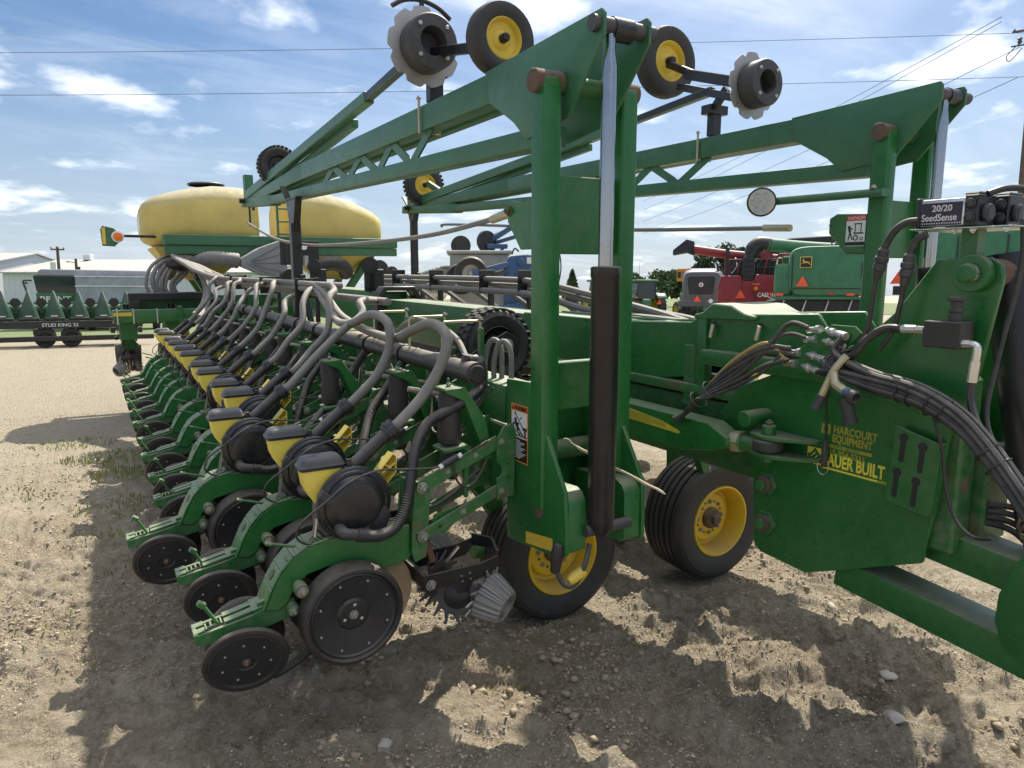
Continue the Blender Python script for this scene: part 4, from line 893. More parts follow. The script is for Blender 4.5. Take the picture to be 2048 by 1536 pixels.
    if s == 0: b.beam((1.64, 3.72, 3.14), (1.70, 3.30, 3.07), .03, .05, 'black'); b.beam((1.70, 3.30, 3.07), (1.765, 3.12, 3.068), .03, .04, 'black')
    else: b.beam((3.70, 3.42, 3.17), (3.76, 4.0, 3.36), .04, .07, 'black'); b.beam((3.76, 3.9, 3.33), (3.80, 4.27, 3.505), .04, .05, 'black'); b.beam((3.70, 3.50, 3.10), (3.78, 4.1, 3.30), .04, .05, 'black'); b.beam((3.74, 3.60, 3.18), (3.74, 3.70, 3.08), .04, .05, 'black')
    b.build('wheel_bracket', root, org, bevel=.004)
    # far tyre riding on the arm near the hinge
    if s == 0: small_wheel((1.80, 7.9, 3.06), .20, .16, root, org, 'black', True)
    else:
        small_wheel((3.80, 8.75, 3.06), .25, .16, root, org, 'yellow', True)
        b = MB(); b.beam((3.80, 8.6, 3.07), (X + .03, 7.9, 2.80), .05, .07, 'green_arm'); b.build('wheel_arm', root, org, bevel=.004)
    return root
arm1 = build_arm(0.0, 0); arm2 = build_arm(2.07, 1); arm2.location.y -= .05
# black rest posts standing on the wings under the arms
for X, Y, zt in ((1.60, 6.5, 2.62), (3.82, 9.1, 2.86)):
    b = MB(); b.beam((X, Y, 1.49), (X, Y, zt - .22), .085, .085, 'black', up=(0, 1, 0)); b.prism([(Y - .045, zt - .30), (Y - .17, zt - .02), (Y + .17, zt - .02), (Y + .045, zt - .30)], 'yz', X - .03, X + .03, 'black')
    b.beam((X + .07, Y - .16, 1.49), (X + .03, Y - .05, 1.95), .05, .04, 'black', up=(0, 1, 0)); b.bb(X - .03, X + .03, Y - .19, Y + .19, zt - .02, zt + .0, 'black'); b.beam((X, Y + .18, zt - .01), (X - .02, Y + .30, zt + .12), .06, .02, 'black'); b.build('arm_rest_post', PL, (X, Y, 1.5), bevel=.006)
# marker fold rods
b = MB(); b.tube([(1.66, 8.98, 2.54), (1.66, 7.6, 2.31), (1.66, 6.25, 2.205), (1.66, 4.93, 2.178), (1.66, 3.8, 2.185), (1.64, 3.13, 2.217), (1.60, 2.80, 2.236)], .013, 'hose_grey', 10, 8); b.cyl((1.62, 2.93, 2.226), (1.59, 2.69, 2.243), .02, 'zinc_gold', n=10); b.build('fold_rod', PL)
b = MB(); b.tube([(3.70, 7.95, 2.50), (3.70, 7.8, 2.52), (3.68, 6.2, 2.42), (3.66, 4.6, 2.31), (3.65, 2.95, 2.245)], .014, 'hose_grey', 10, 6); b.cyl((3.645, 3.1, 2.252), (3.64, 2.90, 2.242), .022, 'zinc_gold', n=10); b.build('fold_rod', PL)
# round work light on mast two
b = MB(); b.cyl((3.52, 2.93, 2.393), (3.60, 2.30, 2.395), .022, 'green_arm', n=12); b.bb(3.58, 3.66, 2.30, 2.40, 2.375, 2.415, 'green_arm'); b.bolt((3.585, 2.35, 2.418), PZ, .014)
wl = b.build('light_arm', PL)
ax = Vector((-.55, -.55, -.05)).normalized(); o = Vector((3.44, 2.955, 2.388)); b = MB(); b.lathe(o, ax, [(.03, -.07), (.06, -.05), (.068, -.03), (.080, -.02), (.084, .0), (.084, .014), (.076, .018)], 'black', 28)
for k in range(9): b.torus(o - ax * (.015 + k * .0055), tuple(ax), .078 - k * .002, .0018, 'black', 24, 4)
b.build('work_light', PL); lw = MB(); lw.lathe(o, ax, [(.0, .0185), (.074, .0185)], 'lens_white', 24, cap=False); a_, x_, y_ = lw.frame(ax)
for q, rr in [(k * 60, .044) for k in range(6)] + [(0, 0)]: lw.lathe(o + ax * .018 + (x_ * math.cos(R(q)) + y_ * math.sin(R(q))) * rr, ax, [(.019, 0), (.017, .004), (.006, .003), (.0, .001)], 'lens_white', 12, cap=False)
lw.build('lens', wl)

# ------------------------------------------------------------------ transport wheels
def transport_wheel(x, y, label=None):
    o = Vector((x, y, .3915)); org = (x, y, .3915); r = .3935; w = .335
    g = MB(); prof = [(.225, -.145), (.25, -.160), (.32, -.170), (.365, -.162), (.383, -.145)]
    t = -.145
    ribs = 6; step = .29 / ribs
    for k in range(ribs):
        a = -.145 + k * step; rr = r - .006 * abs(k - 2.5) / 2.5
        prof += [(rr, a + .006), (rr, a + step - .010)]
        if k < ribs - 1: prof += [(rr - .015, a + step - .008), (rr - .015, a + step + .002)]
    prof += [(.383, .145), (.365, .162), (.352, .165), (.346, .170), (.32, .170), (.25, .160), (.225, .145)]
    g.lathe(o, NY, prof, 'rubber', 64, cap=False)
    h = MB(); h.lathe(o, NY, [(.226, -.15), (.228, .135), (.236, .150), (.232, .160), (.222, .162), (.214, .15), (.205, .12), (.194, .085), (.190, .03), (.168, .02), (.162, .045), (.150, .052), (.10, .052), (.085, .06), (.0, .06)], 'rim_yellow', 48, cap=False)
    wheel = h.build('transport_wheel', PL, org, angle=30)
    g.build('rib_tyre', wheel, org, angle=30)
    q = MB(); q.lathe(o, NY, [(.070, .05), (.070, .085), (.060, .10), (.034, .108), (.034, .125), (.03, .13), (.0, .13)], 'rusty', 24, cap=False)
    for k in range(8):
        a = 2 * math.pi * k / 8; q.bolt((x + .105 * math.cos(a), y - .052, .3915 + .105 * math.sin(a)), NY, .012, 'steel', h=.018)
        q.lathe((x + .105 * math.cos(a + .39), y - .0525, .3915 + .105 * math.sin(a + .39)), NY, [(.0085, -.002), (.0085, .001)], 'black', 8)
    q.build('hub', wheel, org)
    return wheel
transport_wheel(2.195, 3.31); transport_wheel(3.385, 3.25); transport_wheel(3.0, 4.0)
b = MB(); b.cyl((1.75, 3.42, .42), (2.2, 3.42, .40), .05, 'green_worn', n=16); b.beam((1.70, 3.2, 1.2), (2.05, 3.55, .42), .09, .13, 'green'); b.cyl((2.19, 3.35, .3915), (2.19, 3.65, .3915), .04, 'iron_grey'); b.beam((2.10, 3.6, .42), (1.68, 3.55, 1.05), .07, .11, 'green'); b.build('wheel_strut', PL, bevel=.005)
b = MB(); b.beam((3.385, 3.50, .40), (3.45, 3.6, 1.1), .09, .12, 'green', up=(0, 1, 0)); b.beam((3.45, 3.6, 1.1), (3.9, 3.6, 1.35), .1, .12, 'green'); b.cyl((3.385, 3.25, .3915), (3.385, 3.56, .3915), .04, 'iron_grey'); b.prism([(3.05, 1.15), (3.12, 1.15), (3.28, .74), (3.22, .72)], 'xz', 3.10, 3.16, 'green'); b.build('wheel_strut', PL, bevel=.005)
# turf gauge wheel tucked behind the bar, on its black plate
org = (2.13, 3.95, 1.52); b = MB(); b.prism([(1.80, 1.42), (2.20, 1.62), (2.30, 1.56), (2.28, 1.46), (2.0, 1.36), (1.80, 1.36)], 'xz', 3.80, 3.815, 'black'); b.lathe((2.20, 3.80, 1.53), NY, [(.045, 0), (.045, .01), (.03, .012), (.03, .03), (.0, .03)], 'steel', 20, cap=False)
tw = b.build('turf_wheel_plate', PL, org, bevel=.003); small_wheel((2.17, 3.93, 1.52), .232, .20, tw, org, 'black', True)
# ------------------------------------------------------------------ tongue
b = MB(); b.bb(2.63, 2.95, 7.25, 12.6, 1.36, 1.765, 'green'); b.build('tongue_beam', PL, (2.8, 10, 1.6), bevel=.012, seg=2)
b = MB(); b.bb(2.64, 2.94, 3.2, 7.05, 1.40, 1.69, 'green'); b.build('tongue_beam', PL, (2.8, 5, 1.55), bevel=.012, seg=2)
b = MB(); b.prism([(2.54, 1.36), (2.54, 1.70), (2.62, 1.82), (2.96, 1.82), (3.04, 1.70), (3.04, 1.36), (2.97, 1.36), (2.97, 1.72), (2.93, 1.775), (2.65, 1.775), (2.61, 1.72), (2.61, 1.36)], 'xz', 7.06, 7.24, 'black'); b.build('tongue_collar', PL, bevel=.006)
b = MB(); head = [(4.3, 1.70), (3.25, 1.705), (2.66, 1.735), (2.60, 1.775), (1.925, 1.815), (1.875, 1.75), (1.97, 1.62), (2.53, 1.60), (2.56, 1.40), (2.64, 1.455), (3.25, 1.36), (4.3, 1.36)]
for x0, x1 in ((2.625, 2.645), (2.945, 2.965)): b.prism(head, 'yz', x0, x1, 'green_clean')
b.bb(2.646, 2.944, 2.0, 3.2, 1.68, 1.70, 'green'); th = b.build('tongue_head', PL, (2.8, 2.6, 1.5), bevel=.005)
b = MB(); b.prism([(2.62, 1.775), (2.56, 1.79), (2.50, 1.835), (2.38, 1.83), (2.30, 1.795), (2.24, 1.785), (2.24, 1.765), (2.62, 1.755)], 'yz', 2.60, 2.99, 'green'); b.build('tongue_saddle', th, WORG[th.name], bevel=.006)
b = MB(); b.bb(2.605, 2.66, 2.535, 2.60, 1.36, 1.765, 'green'); b.build('tongue_stop', th, WORG[th.name], bevel=.015, seg=2)
for y, z in ((2.50, 1.69), (2.22, 1.70)):
    b = MB(); b.cyl((2.60, y, z - .02), (2.60, y - .015, z + .045), .011, 'zinc', n=10); b.lathe((2.624, y, z + .04), NX, [(.018, 0), (.018, .001)], 'black', 12); b.build('lock_pin', th, WORG[th.name])
b = MB(); b.bb(2.56, 2.72, 1.65, 2.53, 1.535, 1.61, 'green'); b.build('slide_tube', PL, (2.6, 2.3, 1.55), bevel=.012, seg=2)
for z0, z1, x0, y1 in ((1.37, 1.42, 2.60, 4.2), (1.22, 1.345, 2.66, 4.2), (.98, 1.20, 2.74, 4.0)):
    b = MB(); b.bb(x0, 3.0, 2.15 if z1 > 1.3 else 2.3, y1, z0, z1, 'green_worn'); b.build('tongue_frame', PL, (2.8, 3, 1.2), bevel=.01, seg=2)
b = MB(); b.bb(2.62, 2.70, 2.62, 2.70, 1.30, 1.62, 'green_worn'); b.build('frame_strut', PL, bevel=.006)
# draft link with its stripe, turnbuckle and clevis
b = MB(); b.prism([(3.30, 1.30), (2.50, 1.298), (2.32, 1.295), (2.20, 1.245), (2.20, 1.20), (2.30, 1.165), (2.50, 1.125), (3.30, 1.11)], 'yz', 2.42, 2.53, 'green_clean'); dl = b.build('draft_link', PL, (2.48, 2.8, 1.2), bevel=.014, seg=3)
b = MB(); b.prism([(3.25, 1.275), (2.85, 1.270), (2.62, 1.248), (2.505, 1.222), (2.495, 1.212), (2.51, 1.206), (2.65, 1.210), (3.25, 1.222)], 'yz', 2.4175, 2.4192, 'yellow')
b.build('side_stripe', dl, WORG[dl.name])
for k in range(5):
    b = MB(); b.beam((2.4168, 3.22, 1.267 - k * .009), (2.4168, 2.70 - (.10 if 0 < k < 4 else 0), 1.250 - k * .009 + abs(k - 2) * .001), .0006, .0014, 'print_black', up=(0, 0, 1)); b.build('stripe_line', dl, WORG[dl.name])
b = MB(); b.cyl((2.475, 2.20, 1.222), (2.485, 2.05, 1.24), .034, 'green_worn', n=16); b.lathe((2.48, 2.215, 1.224), (.06, -1, .1), [(.052, 0), (.052, .055), (.046, .06)], 'zinc_gold', 6); b.lathe((2.49, 2.03, 1.222), PZ, [(.062, 0), (.066, .008), (.066, .04), (.06, .048), (0.0, .048)], 'iron_grey', 24); b.build('turnbuckle', PL, bevel=.003)
b = MB()
for z in (1.275, 1.195): b.prism([(2.45, 2.10), (2.43, 2.03), (2.45, 1.965), (2.53, 1.86), (2.588, 1.83), (2.588, 2.12), (2.53, 2.14)], 'xy', z, z + .016, 'green')
b.cyl((2.49, 2.03, 1.17), (2.49, 2.03, 1.33), .030, 'green', n=18); b.bolt((2.49, 2.03, 1.33), PZ, .018, 'rusty'); b.build('clevis', PL, bevel=.004)
b = MB(); b.cyl((2.44, 2.13, 1.345), (2.60, 2.13, 1.345), .036, 'green', n=24); b.build('stub_pin', PL, bevel=.004)

# ------------------------------------------------------------------ hitch plates
out = [(1.434, 2.035), (1.265, 2.040), (1.225, 2.015), (1.215, 1.965), (1.234, 1.832), (1.257, 1.66), (1.335, 1.40), (1.361, 1.102), (1.388, .915), (1.877, .688), (2.125, .70), (2.165, .735), (2.195, 1.123), (2.42, 1.30), (2.29, 1.455), (1.971, 1.60), (1.703, 1.715), (1.572, 1.84)]
hp = None
for x0, x1 in ((2.59, 2.612), (2.988, 3.01)):
    b = MB(); b.prism(out, 'yz', x0, x1, 'green_clean'); o = b.build('hitch_plate', PL, (2.8, 1.7, 1.3), bevel=.004); hp = hp or o
HO = WORG[hp.name]
b = MB(); b.bb(2.613, 2.987, 1.45, 1.47, .92, 1.5, 'green_clean'); b.bb(2.613, 2.987, 1.45, 2.0, 1.48, 1.50, 'green'); b.build('hitch_web', hp, HO)
b = MB(); b.bb(2.613, 2.72, 1.30, 1.42, .97, 1.62, 'green_worn'); b.bb(2.73, 2.90, 1.26, 1.40, 1.0, 1.36, 'green_worn'); b.build('hitch_flange', hp, HO, bevel=.01)
for y, z in ((2.105, 1.033), (2.10, .85)):
    b = MB(); b.lathe((2.589, y, z), NX, [(.060, 0), (.060, .010), (.052, .014)], 'green', 6); b.lathe((2.575, y, z), NX, [(.040, 0), (.040, .018), (.034, .022)], 'rusty', 20); b.lathe((2.555, y, z), NX, [(.028, 0), (.028, .018), (.02, .021)], 'green_worn', 8); b.build('hitch_bolt', hp, HO)
b = MB(); b.cyl((2.588, 1.30, 1.985), (2.55, 1.30, 1.985), .062, 'green', n=30); b.cyl((2.551, 1.30, 1.985), (2.525, 1.30, 1.985), .036, 'steel', n=8); b.lathe((2.526, 1.30, 1.985), NX, [(.031, 0), (.031, .008), (.025, .011)], 'green', 20)
b.cyl((2.613, 1.30, 1.985), (2.988, 1.30, 1.985), .050, 'rusty', n=24); b.build('hitch_pin', hp, HO, bevel=.003)
# slotted bracket standing proud of the plate
b = MB(); sb = [(1.500, 1.425), (1.345, 1.388), (1.333, 1.375), (1.350, 1.125), (1.365, 1.108), (1.515, 1.128), (1.525, 1.142), (1.506, 1.415)]
b.prism(sb, 'yz', 2.545, 2.553, 'green'); b.prism([(1.348, 1.385), (1.340, 1.385), (1.355, 1.112), (1.363, 1.112)], 'yz', 2.5535, 2.60, 'green'); sbo = b.build('slotted_bracket', hp, HO, bevel=.003)
for ya, za, zb in ((1.470, 1.385, 1.30), (1.398, 1.365, 1.275), (1.485, 1.250, 1.160), (1.412, 1.232, 1.142)):
    b = MB(); b.lathe((2.5448, ya, za), NX, [(.017, 0), (.017, .0008)], 'print_black', 18); b.prism([(ya - .010, za), (ya + .010, za), (ya + .014, zb), (ya - .006, zb)], 'yz', 2.5441, 2.5449, 'print_black'); b.lathe((2.5448, ya + .004, zb), NX, [(.010, 0), (.010, .0008)], 'print_black', 14); b.build('keyhole_slot', hp, HO)
# lettering on the plate
RT = (0, -1, 0.0); UPV = (0, 0, 1); XP = 2.5893
text('HARCOURT', .044, (XP, 1.790, 1.335), RT, UPV, 'print_gold', 'dealer_name', hp, bold=.0016, sx=.80)
text('EQUIPMENT', .044, (XP, 1.792, 1.297), RT, UPV, 'print_gold', 'dealer_name', hp, bold=.0016, sx=.73)
b = MB(); b.bb(XP - .001, XP, 1.850, 1.615, 1.270, 1.284, 'print_gold'); b.prism([(1.845, 1.325), (1.845, 1.365), (1.803, 1.365), (1.803, 1.325)], 'yz', XP - .001, XP, 'print_gold'); b.prism([(1.835, 1.333), (1.835, 1.357), (1.826, 1.347), (1.815, 1.357), (1.813, 1.340), (1.824, 1.332)], 'yz', XP - .0018, XP - .0011, 'green'); b.build('dealer_bar', hp, HO)
text('SALES · PARTS · SERVICE', .014, (XP - .0012, 1.842, 1.2725), RT, UPV, 'green', 'dealer_line', hp, sx=1.15)
text('515-354-5331', .034, (XP, 1.820, 1.240), RT, UPV, 'print_gold', 'dealer_phone', hp, bold=.0008, sx=.93)
b = MB(); sq = .072; y0, z0 = 1.905, 1.183
b.bb(XP - .001, XP, y0, y0 - sq, z0, z0 + sq, 'print_yellow'); c0 = (y0 - sq / 2, z0 + sq / 2)
b.prism([(c0[0] + sq * .5, c0[1]), (c0[0], c0[1] + sq * .5), (c0[0] - sq * .5, c0[1]), (c0[0], c0[1] - sq * .5)], 'yz', XP - .0019, XP - .0011, 'green')
for t in (-.017, -.0057, .0057, .017):
    b.beam((XP - .0024, c0[0] + t + .010, c0[1] + t - .010), (XP - .0024, c0[0] + t - .010, c0[1] + t + .010), .0008, .0045, 'print_yellow', up=(0, 1, 1))
b.bb(XP - .001, XP, 1.830, 1.583, 1.176, 1.184, 'print_yellow'); b.build('maker_mark', hp, HO)
text('BAUER BUILT', .072, (XP, 1.832, 1.194), RT, UPV, 'print_yellow', 'maker_name', hp, bold=.0022, sx=.64)
text('MFG.', .017, (XP, 1.580, 1.174), RT, UPV, 'print_yellow', 'maker_suffix', hp)
# drawbar tubes and end plate
b = MB(); b.beam((2.735, 1.50, .985), (2.755, .85, .925), .17, .125, 'green'); b.build('drawbar_tube', PL, (2.7, 1.2, .9), bevel=.010, seg=2)
b = MB(); b.beam((2.69, 1.75, .745), (2.725, .85, .655), .17, .12, 'green'); b.build('drawbar_tube', PL, (2.7, 1.2, .7), bevel=.010, seg=2)
b = MB(); b.prism([(1.03, 1.11), (1.085, 1.03), (1.128, .90), (1.132, .80), (1.10, .715), (.98, .655), (.70, .60), (.70, 1.12)], 'yz', 2.60, 2.622, 'green_clean'); b.build('drawbar_head', PL, bevel=.006, seg=2)
# lift cylinder between the plates
b = MB(); b.cyl((2.80, 1.30, 1.985), (2.80, 1.10, 1.10), .078, 'black', n=24); b.cyl((2.80, 1.318, 2.05), (2.80, 1.30, 1.95), .07, 'black', n=20); b.cyl((2.92, 1.30, 1.90), (2.93, 1.12, 1.10), .045, 'black', n=18); b.build('hitch_cylinder', PL)
# valve block with knob and elbows
b = MB(); b.bb(2.47, 2.56, 1.272, 1.395, 1.735, 1.825, 'black'); vb = b.build('valve_block', PL, (2.5, 1.33, 1.78), bevel=.003)
VO = WORG[vb.name]
b = MB(); b.lathe((2.51, 1.312, 1.825), PZ, [(.020, 0), (.022, .02), (.018, .024), (.018, .030), (.024, .034), (.024, .042), (.017, .046), (.017, .066), (.030, .070), (.031, .080), (.02, .084), (.0, .084)], 'iron_grey', 20, cap=False); b.build('valve_knob', vb, VO)
b = MB(); b.cyl((2.49, 1.40, 1.79), (2.49, 1.43, 1.79), .014, 'zinc', n=6); b.cyl((2.49, 1.43, 1.79), (2.49, 1.48, 1.788), .015, 'zinc', n=12); b.build('valve_fitting', vb, VO); b = MB(); b.cyl((2.49, 1.272, 1.755), (2.49, 1.245, 1.755), .014, 'zinc', n=6); b.build('valve_fitting', vb, VO); b = MB(); b.tube([(2.49, 1.245, 1.755), (2.49, 1.228, 1.75), (2.49, 1.224, 1.73), (2.49, 1.226, 1.70)], .013, 'zinc', 10, 4); b.cyl((2.49, 1.226, 1.70), (2.49, 1.23, 1.63), .016, 'zinc', n=12); b.build('valve_fitting', vb, VO)
def hose(name, pts, r, mat='hyd_hose', n=8, sub=7): b = MB(); b.tube(pts, r, mat, n, sub); return b.build(name, PL)
hose('hydraulic_hose', [(2.49, 1.48, 1.788), (2.48, 1.54, 1.785), (2.47, 1.60, 1.74), (2.46, 1.64, 1.68), (2.47, 1.70, 1.655), (2.50, 1.80, 1.655)], .015)
hose('hydraulic_hose', [(2.49, 1.23, 1.63), (2.485, 1.225, 1.57), (2.47, 1.19, 1.50), (2.46, 1.13, 1.42), (2.44, 1.06, 1.35), (2.42, .98, 1.28), (2.40, .85, 1.2)], .0135)
# bulkhead plate with fittings
b = MB(); b.prism([(1.905, 1.675), (1.76, 1.785), (1.66, 1.785), (1.63, 1.76), (1.80, 1.585), (1.905, 1.575)], 'yz', 2.485, 2.495, 'green_clean'); bk = b.build('hose_bulkhead', PL, (2.49, 1.78, 1.68), bevel=.002)
ends = [(1.84, 1.655), (1.86, 1.605), (1.76, 1.755), (1.77, 1.715), (1.81, 1.635)]
for y, z in ends[:4]:
    b = MB(); b.lathe((2.50, y + .03, z + .005), (-.35, -1, -.12), [(.014, 0), (.014, .03), (.019, .032), (.019, .052), (.013, .055), (.014, .075), (.015, .078), (.0155, .12)], 'zinc', 10); b.build('hose_fitting', bk, WORG[bk.name])
    b = MB(); b.lathe((2.49, y + .05, z + .008), (.2, 1, -.12), [(.018, 0), (.018, .02), (.013, .022), (.013, .07)], 'zinc', 10); b.build('hose_fitting', bk, WORG[bk.name])
random.seed(3)
for k in range(7):                                             # bundle coming up from the frame to the bulkhead
    y, z = ends[k % 5]; o = (k - 3) * .012
    hose('hydraulic_hose', [(2.40 + .3 * o, 2.50 + o, 1.265 + abs(o) * .5), (2.39 + .4 * o, 2.40 + o, 1.36 - o), (2.385 + .3 * o, 2.28, 1.46 + o), (2.40, 2.14 + o * .3, 1.56 + o * 1.6), (2.43, 2.02, 1.635 + o * 1.6 + (.05 if z > 1.7 else 0)), (2.47, 1.95, z + .02), (2.49, y + .11, z + .01)], .0105 if k % 3 else .008, 'cable_tan' if k == 6 else 'hyd_hose')
for k in range(15):                                            # bundle running on to the hitch
    y, z = ends[k % 4]; q = k * 2.399; rr = .010 + .026 * math.sqrt(k / 12); ox, oz = rr * math.cos(q), rr * math.sin(q)
    hose('hydraulic_hose', [(2.46, y - .07, z - .01), (2.45 + ox, 1.70, 1.62 + (z - 1.65) * .35 + oz * .8), (2.45 + ox, 1.55, 1.59 + oz), (2.45 + ox, 1.38, 1.565 + oz), (2.445 + ox, 1.235, 1.505 + oz), (2.43 + ox, 1.12, 1.415 + oz), (2.40 + ox, 1.0, 1.30 + oz), (2.36 + ox, .84, 1.13 + oz)], .0125 if k % 3 else .0095)
for (x, y, z), ax in (((2.45, 1.44, 1.575), (0, 1, .12)), ((2.45, 1.40, 1.567), (0, 1, .15)), ((2.447, 1.33, 1.545), (0, 1, .3)), ((2.445, 1.28, 1.525), (0, 1, .45)), ((2.43, 1.13, 1.42), (0, 1, .8)), ((2.42, 1.09, 1.385), (0, 1, .85)), ((2.395, 2.36, 1.40), (0, 1, -1.0)), ((2.39, 2.28, 1.46), (0, 1, -.9))):
    b = MB(); b.torus((x, y, z), ax, .043, .003, 'black', 18, 5); b.build('cable_tie', PL)
# thin cables, hanging plugs
hose('control_cable', [(2.50, 1.465, 2.165), (2.49, 1.50, 2.16), (2.48, 1.535, 2.13), (2.48, 1.568, 2.07)], .013)
hose('control_cable', [(2.52, 1.44, 2.12), (2.515, 1.47, 2.10), (2.51, 1.488, 2.05)], .014)
for (x, y, z), (x2, y2, z2) in (((2.48, 1.565, 2.075), (2.49, 1.592, 1.965)), ((2.51, 1.487, 2.055), (2.515, 1.503, 1.94))):
    b = MB(); p = Vector((x, y, z)); q = Vector((x2, y2, z2)); d = (q - p)
    b.lathe(p, d, [(.014, 0), (.020, .008), (.020, .03), (.024, .034), (.024, .05), (.019, .054), (.023, .060), (.023, .08), (.018, .085), (.014, d.length)], 'iron_grey', 14); b.build('cable_connector', PL)
hose('control_cable', [(2.49, 1.592, 1.965), (2.495, 1.605, 1.87), (2.495, 1.618, 1.77), (2.49, 1.66, 1.70)], .0095)
hose('control_cable', [(2.515, 1.503, 1.94), (2.52, 1.515, 1.86), (2.525, 1.54, 1.77), (2.52, 1.58, 1.70)], .0095)
for k in range(5): hose('control_cable', [(2.49, 1.66 + .01 * k, 1.70 - .008 * k), (2.45 - .005 * k, 1.70, 1.68 - .012 * k), (2.43, 1.73 - .012 * k, 1.655 - .006 * k), (2.42, 1.70 - .02 * k, 1.62 - .01 * k), (2.43, 1.60 - .02 * k, 1.60 - .006 * k), (2.44, 1.45, 1.60 - .005 * k)], .006)
b = MB(); b.tube([(2.42, 1.64, 1.68), (2.40, 1.67, 1.63), (2.395, 1.70, 1.56), (2.39, 1.725, 1.49)], .014, 'zinc_gold', 10, 5); b.cyl((2.395, 1.715, 1.52), (2.385, 1.735, 1.465), .019, 'iron_grey', n=12)
b.build('hanging_coupler', PL)
b = MB(); b.tube([(2.40, 1.675, 1.61), (2.385, 1.655, 1.575), (2.375, 1.62, 1.56), (2.365, 1.575, 1.545)], .017, 'zinc_gold', 10, 5); b.cyl((2.372, 1.60, 1.553), (2.367, 1.585, 1.548), .020, 'blue', n=14); b.lathe((2.366, 1.578, 1.546), (-.25, -1, -.3), [(.024, 0), (.026, .02), (.022, .03), (.018, .03), (.016, .01), (0, .01)], 'iron_grey', 16, cap=False); b.cyl((2.37, 1.60, 1.53), (2.375, 1.575, 1.44), .024, 'rubber_clean', n=12); b.cyl((2.375, 1.58, 1.455), (2.376, 1.575, 1.435), .029, 'rubber_clean', n=12); b.build('hanging_coupler', PL)
hose('tether_cord', [(2.42, 1.70, 1.54), (2.53, 1.79, 1.47), (2.56, 1.803, 1.36), (2.565, 1.806, 1.26)], .005)
b = MB(); b.lathe((2.565, 1.806, 1.19), PZ, [(.010, 0), (.014, .01), (.013, .05), (.008, .075)], 'iron_grey', 10); b.torus((2.567, 1.812, 1.19), (1, .2, 0), .024, .0016, 'zinc', 14, 4); b.v = [(x, y, 1.19 + (z - 1.19) * 1.5) for x, y, z in b.v]; b.build('tether_clip', PL)
hose('control_cable', [(2.52, 1.37, 1.52), (2.53, 1.325, 1.38), (2.535, 1.30, 1.24), (2.535, 1.26, 1.14), (2.52, 1.19, 1.10), (2.50, 1.12, 1.12)], .006)
hose('control_cable', [(2.62, 1.19, 2.16), (2.62, 1.18, 2.0), (2.60, 1.21, 1.7), (2.55, 1.20, 1.5), (2.50, 1.10, 1.36), (2.42, .98, 1.22)], .009)
for k in range(4): hose('hydraulic_hose', [(2.75, 1.30, 1.14 - .02 * k), (2.80, 1.18, 1.15 - .03 * k), (2.83, 1.05, 1.06 - .05 * k), (2.83, .97, .92 - .06 * k), (2.80, .86, .85 - .06 * k)], .012)
# safety chain
for k in range(13):
    t = k / 12; p = (2.70 + .02 * math.sin(k), 1.16 - .13 * t, 1.26 - .36 * t); b = MB(); b.torus((0, 0, 0), (1, 0, 0) if k % 2 else (.3, 1, .2), .017, .0055, 'rusty', 14, 6); b.v = [(p[0] + x, p[1] + y * (.75 if k % 2 else 1), p[2] + z * 1.35) for x, y, z in b.v]; b.build('chain_link', PL)

# ------------------------------------------------------------------ monitor modules on their stand
b = MB(); b.bb(2.605, 2.66, 1.315, 1.37, 2.0, 2.135, 'green_clean'); b.bb(2.52, 2.80, 1.17, 1.505, 2.133, 2.139, 'aluminium'); ms = b.build('module_stand', PL, (2.6, 1.34, 2.1), bevel=.002)
def module(x0, y0, y1, s):
    b = MB(); b.bb(x0, x0 + .10, y0, y1, 2.145, 2.238, 'aluminium'); m = b.build('control_module', PL, (x0, (y0 + y1) / 2, 2.19), bevel=.008, seg=2)
    MO = WORG[m.name]
    b = MB(); b.bb(x0 - .004, x0 + .104, y1 - .001, y1 + .016, 2.141, 2.245, 'black'); b.build('module_end_cap', m, MO, bevel=.004)
    b = MB(); b.bb(x0 - .004, x0 + .104, y0 - .045, y0 + .001, 2.141, 2.245, 'black')
    b.bb(x0 + .01, x0 + .09, y0 - .04, y0 + .01, 2.244, 2.254, 'black')
    for z in (2.17, 2.215): b.lathe((x0 - .003, y0 - .02, z), NX, [(.018, 0), (.018, .006), (.015, .010), (.0, .012)], 'iron_grey', 14)
    b.lathe((x0 + .04, y0 - .045, 2.185), NY, [(.028, 0), (.030, .015), (.026, .022), (.0, .022)], 'iron_grey', 16)
    b.build('module_end_cap', m, MO, bevel=.004)
    return m
m1 = module(2.545, 1.335, 1.485, 0); m2 = module(2.665, 1.30, 1.45, 1); b = MB(); b.tube([(2.57, 1.28, 2.245), (2.62, 1.25, 2.262), (2.68, 1.22, 2.258), (2.70, 1.19, 2.22)], .011, 'black', 8, 5); b.build('module_lead', PL)
b = MB(); b.bb(2.5435, 2.5445, 1.342, 1.480, 2.148, 2.225, 'print_purple'); b.build('module_label', m1, WORG[m1.name])
text('20/20', .030, (2.5430, 1.443, 2.196), RT, UPV, 'print_white', 'module_word', m1, bold=.0003)
text('SeedSense', .0335, (2.5430, 1.477, 2.164), RT, UPV, 'print_white', 'module_word', m1, sx=.85, bold=.0003)
for k in range(16):
    y = 1.476 - k * .0085; b = MB(); b.prism([(y, 2.1575), (y - .006, 2.1575), (y - .003, 2.152)], 'yz', 2.5422, 2.5430, 'print_white'); b.build('label_mark', m1, WORG[m1.name])
for y in (1.20, 1.30, 1.36, 1.47): 
    b = MB(); b.bolt((2.54, y, 2.132), (0, 0, -1), .010, 'zinc'); b.build('stand_bolt', ms, WORG[ms.name])

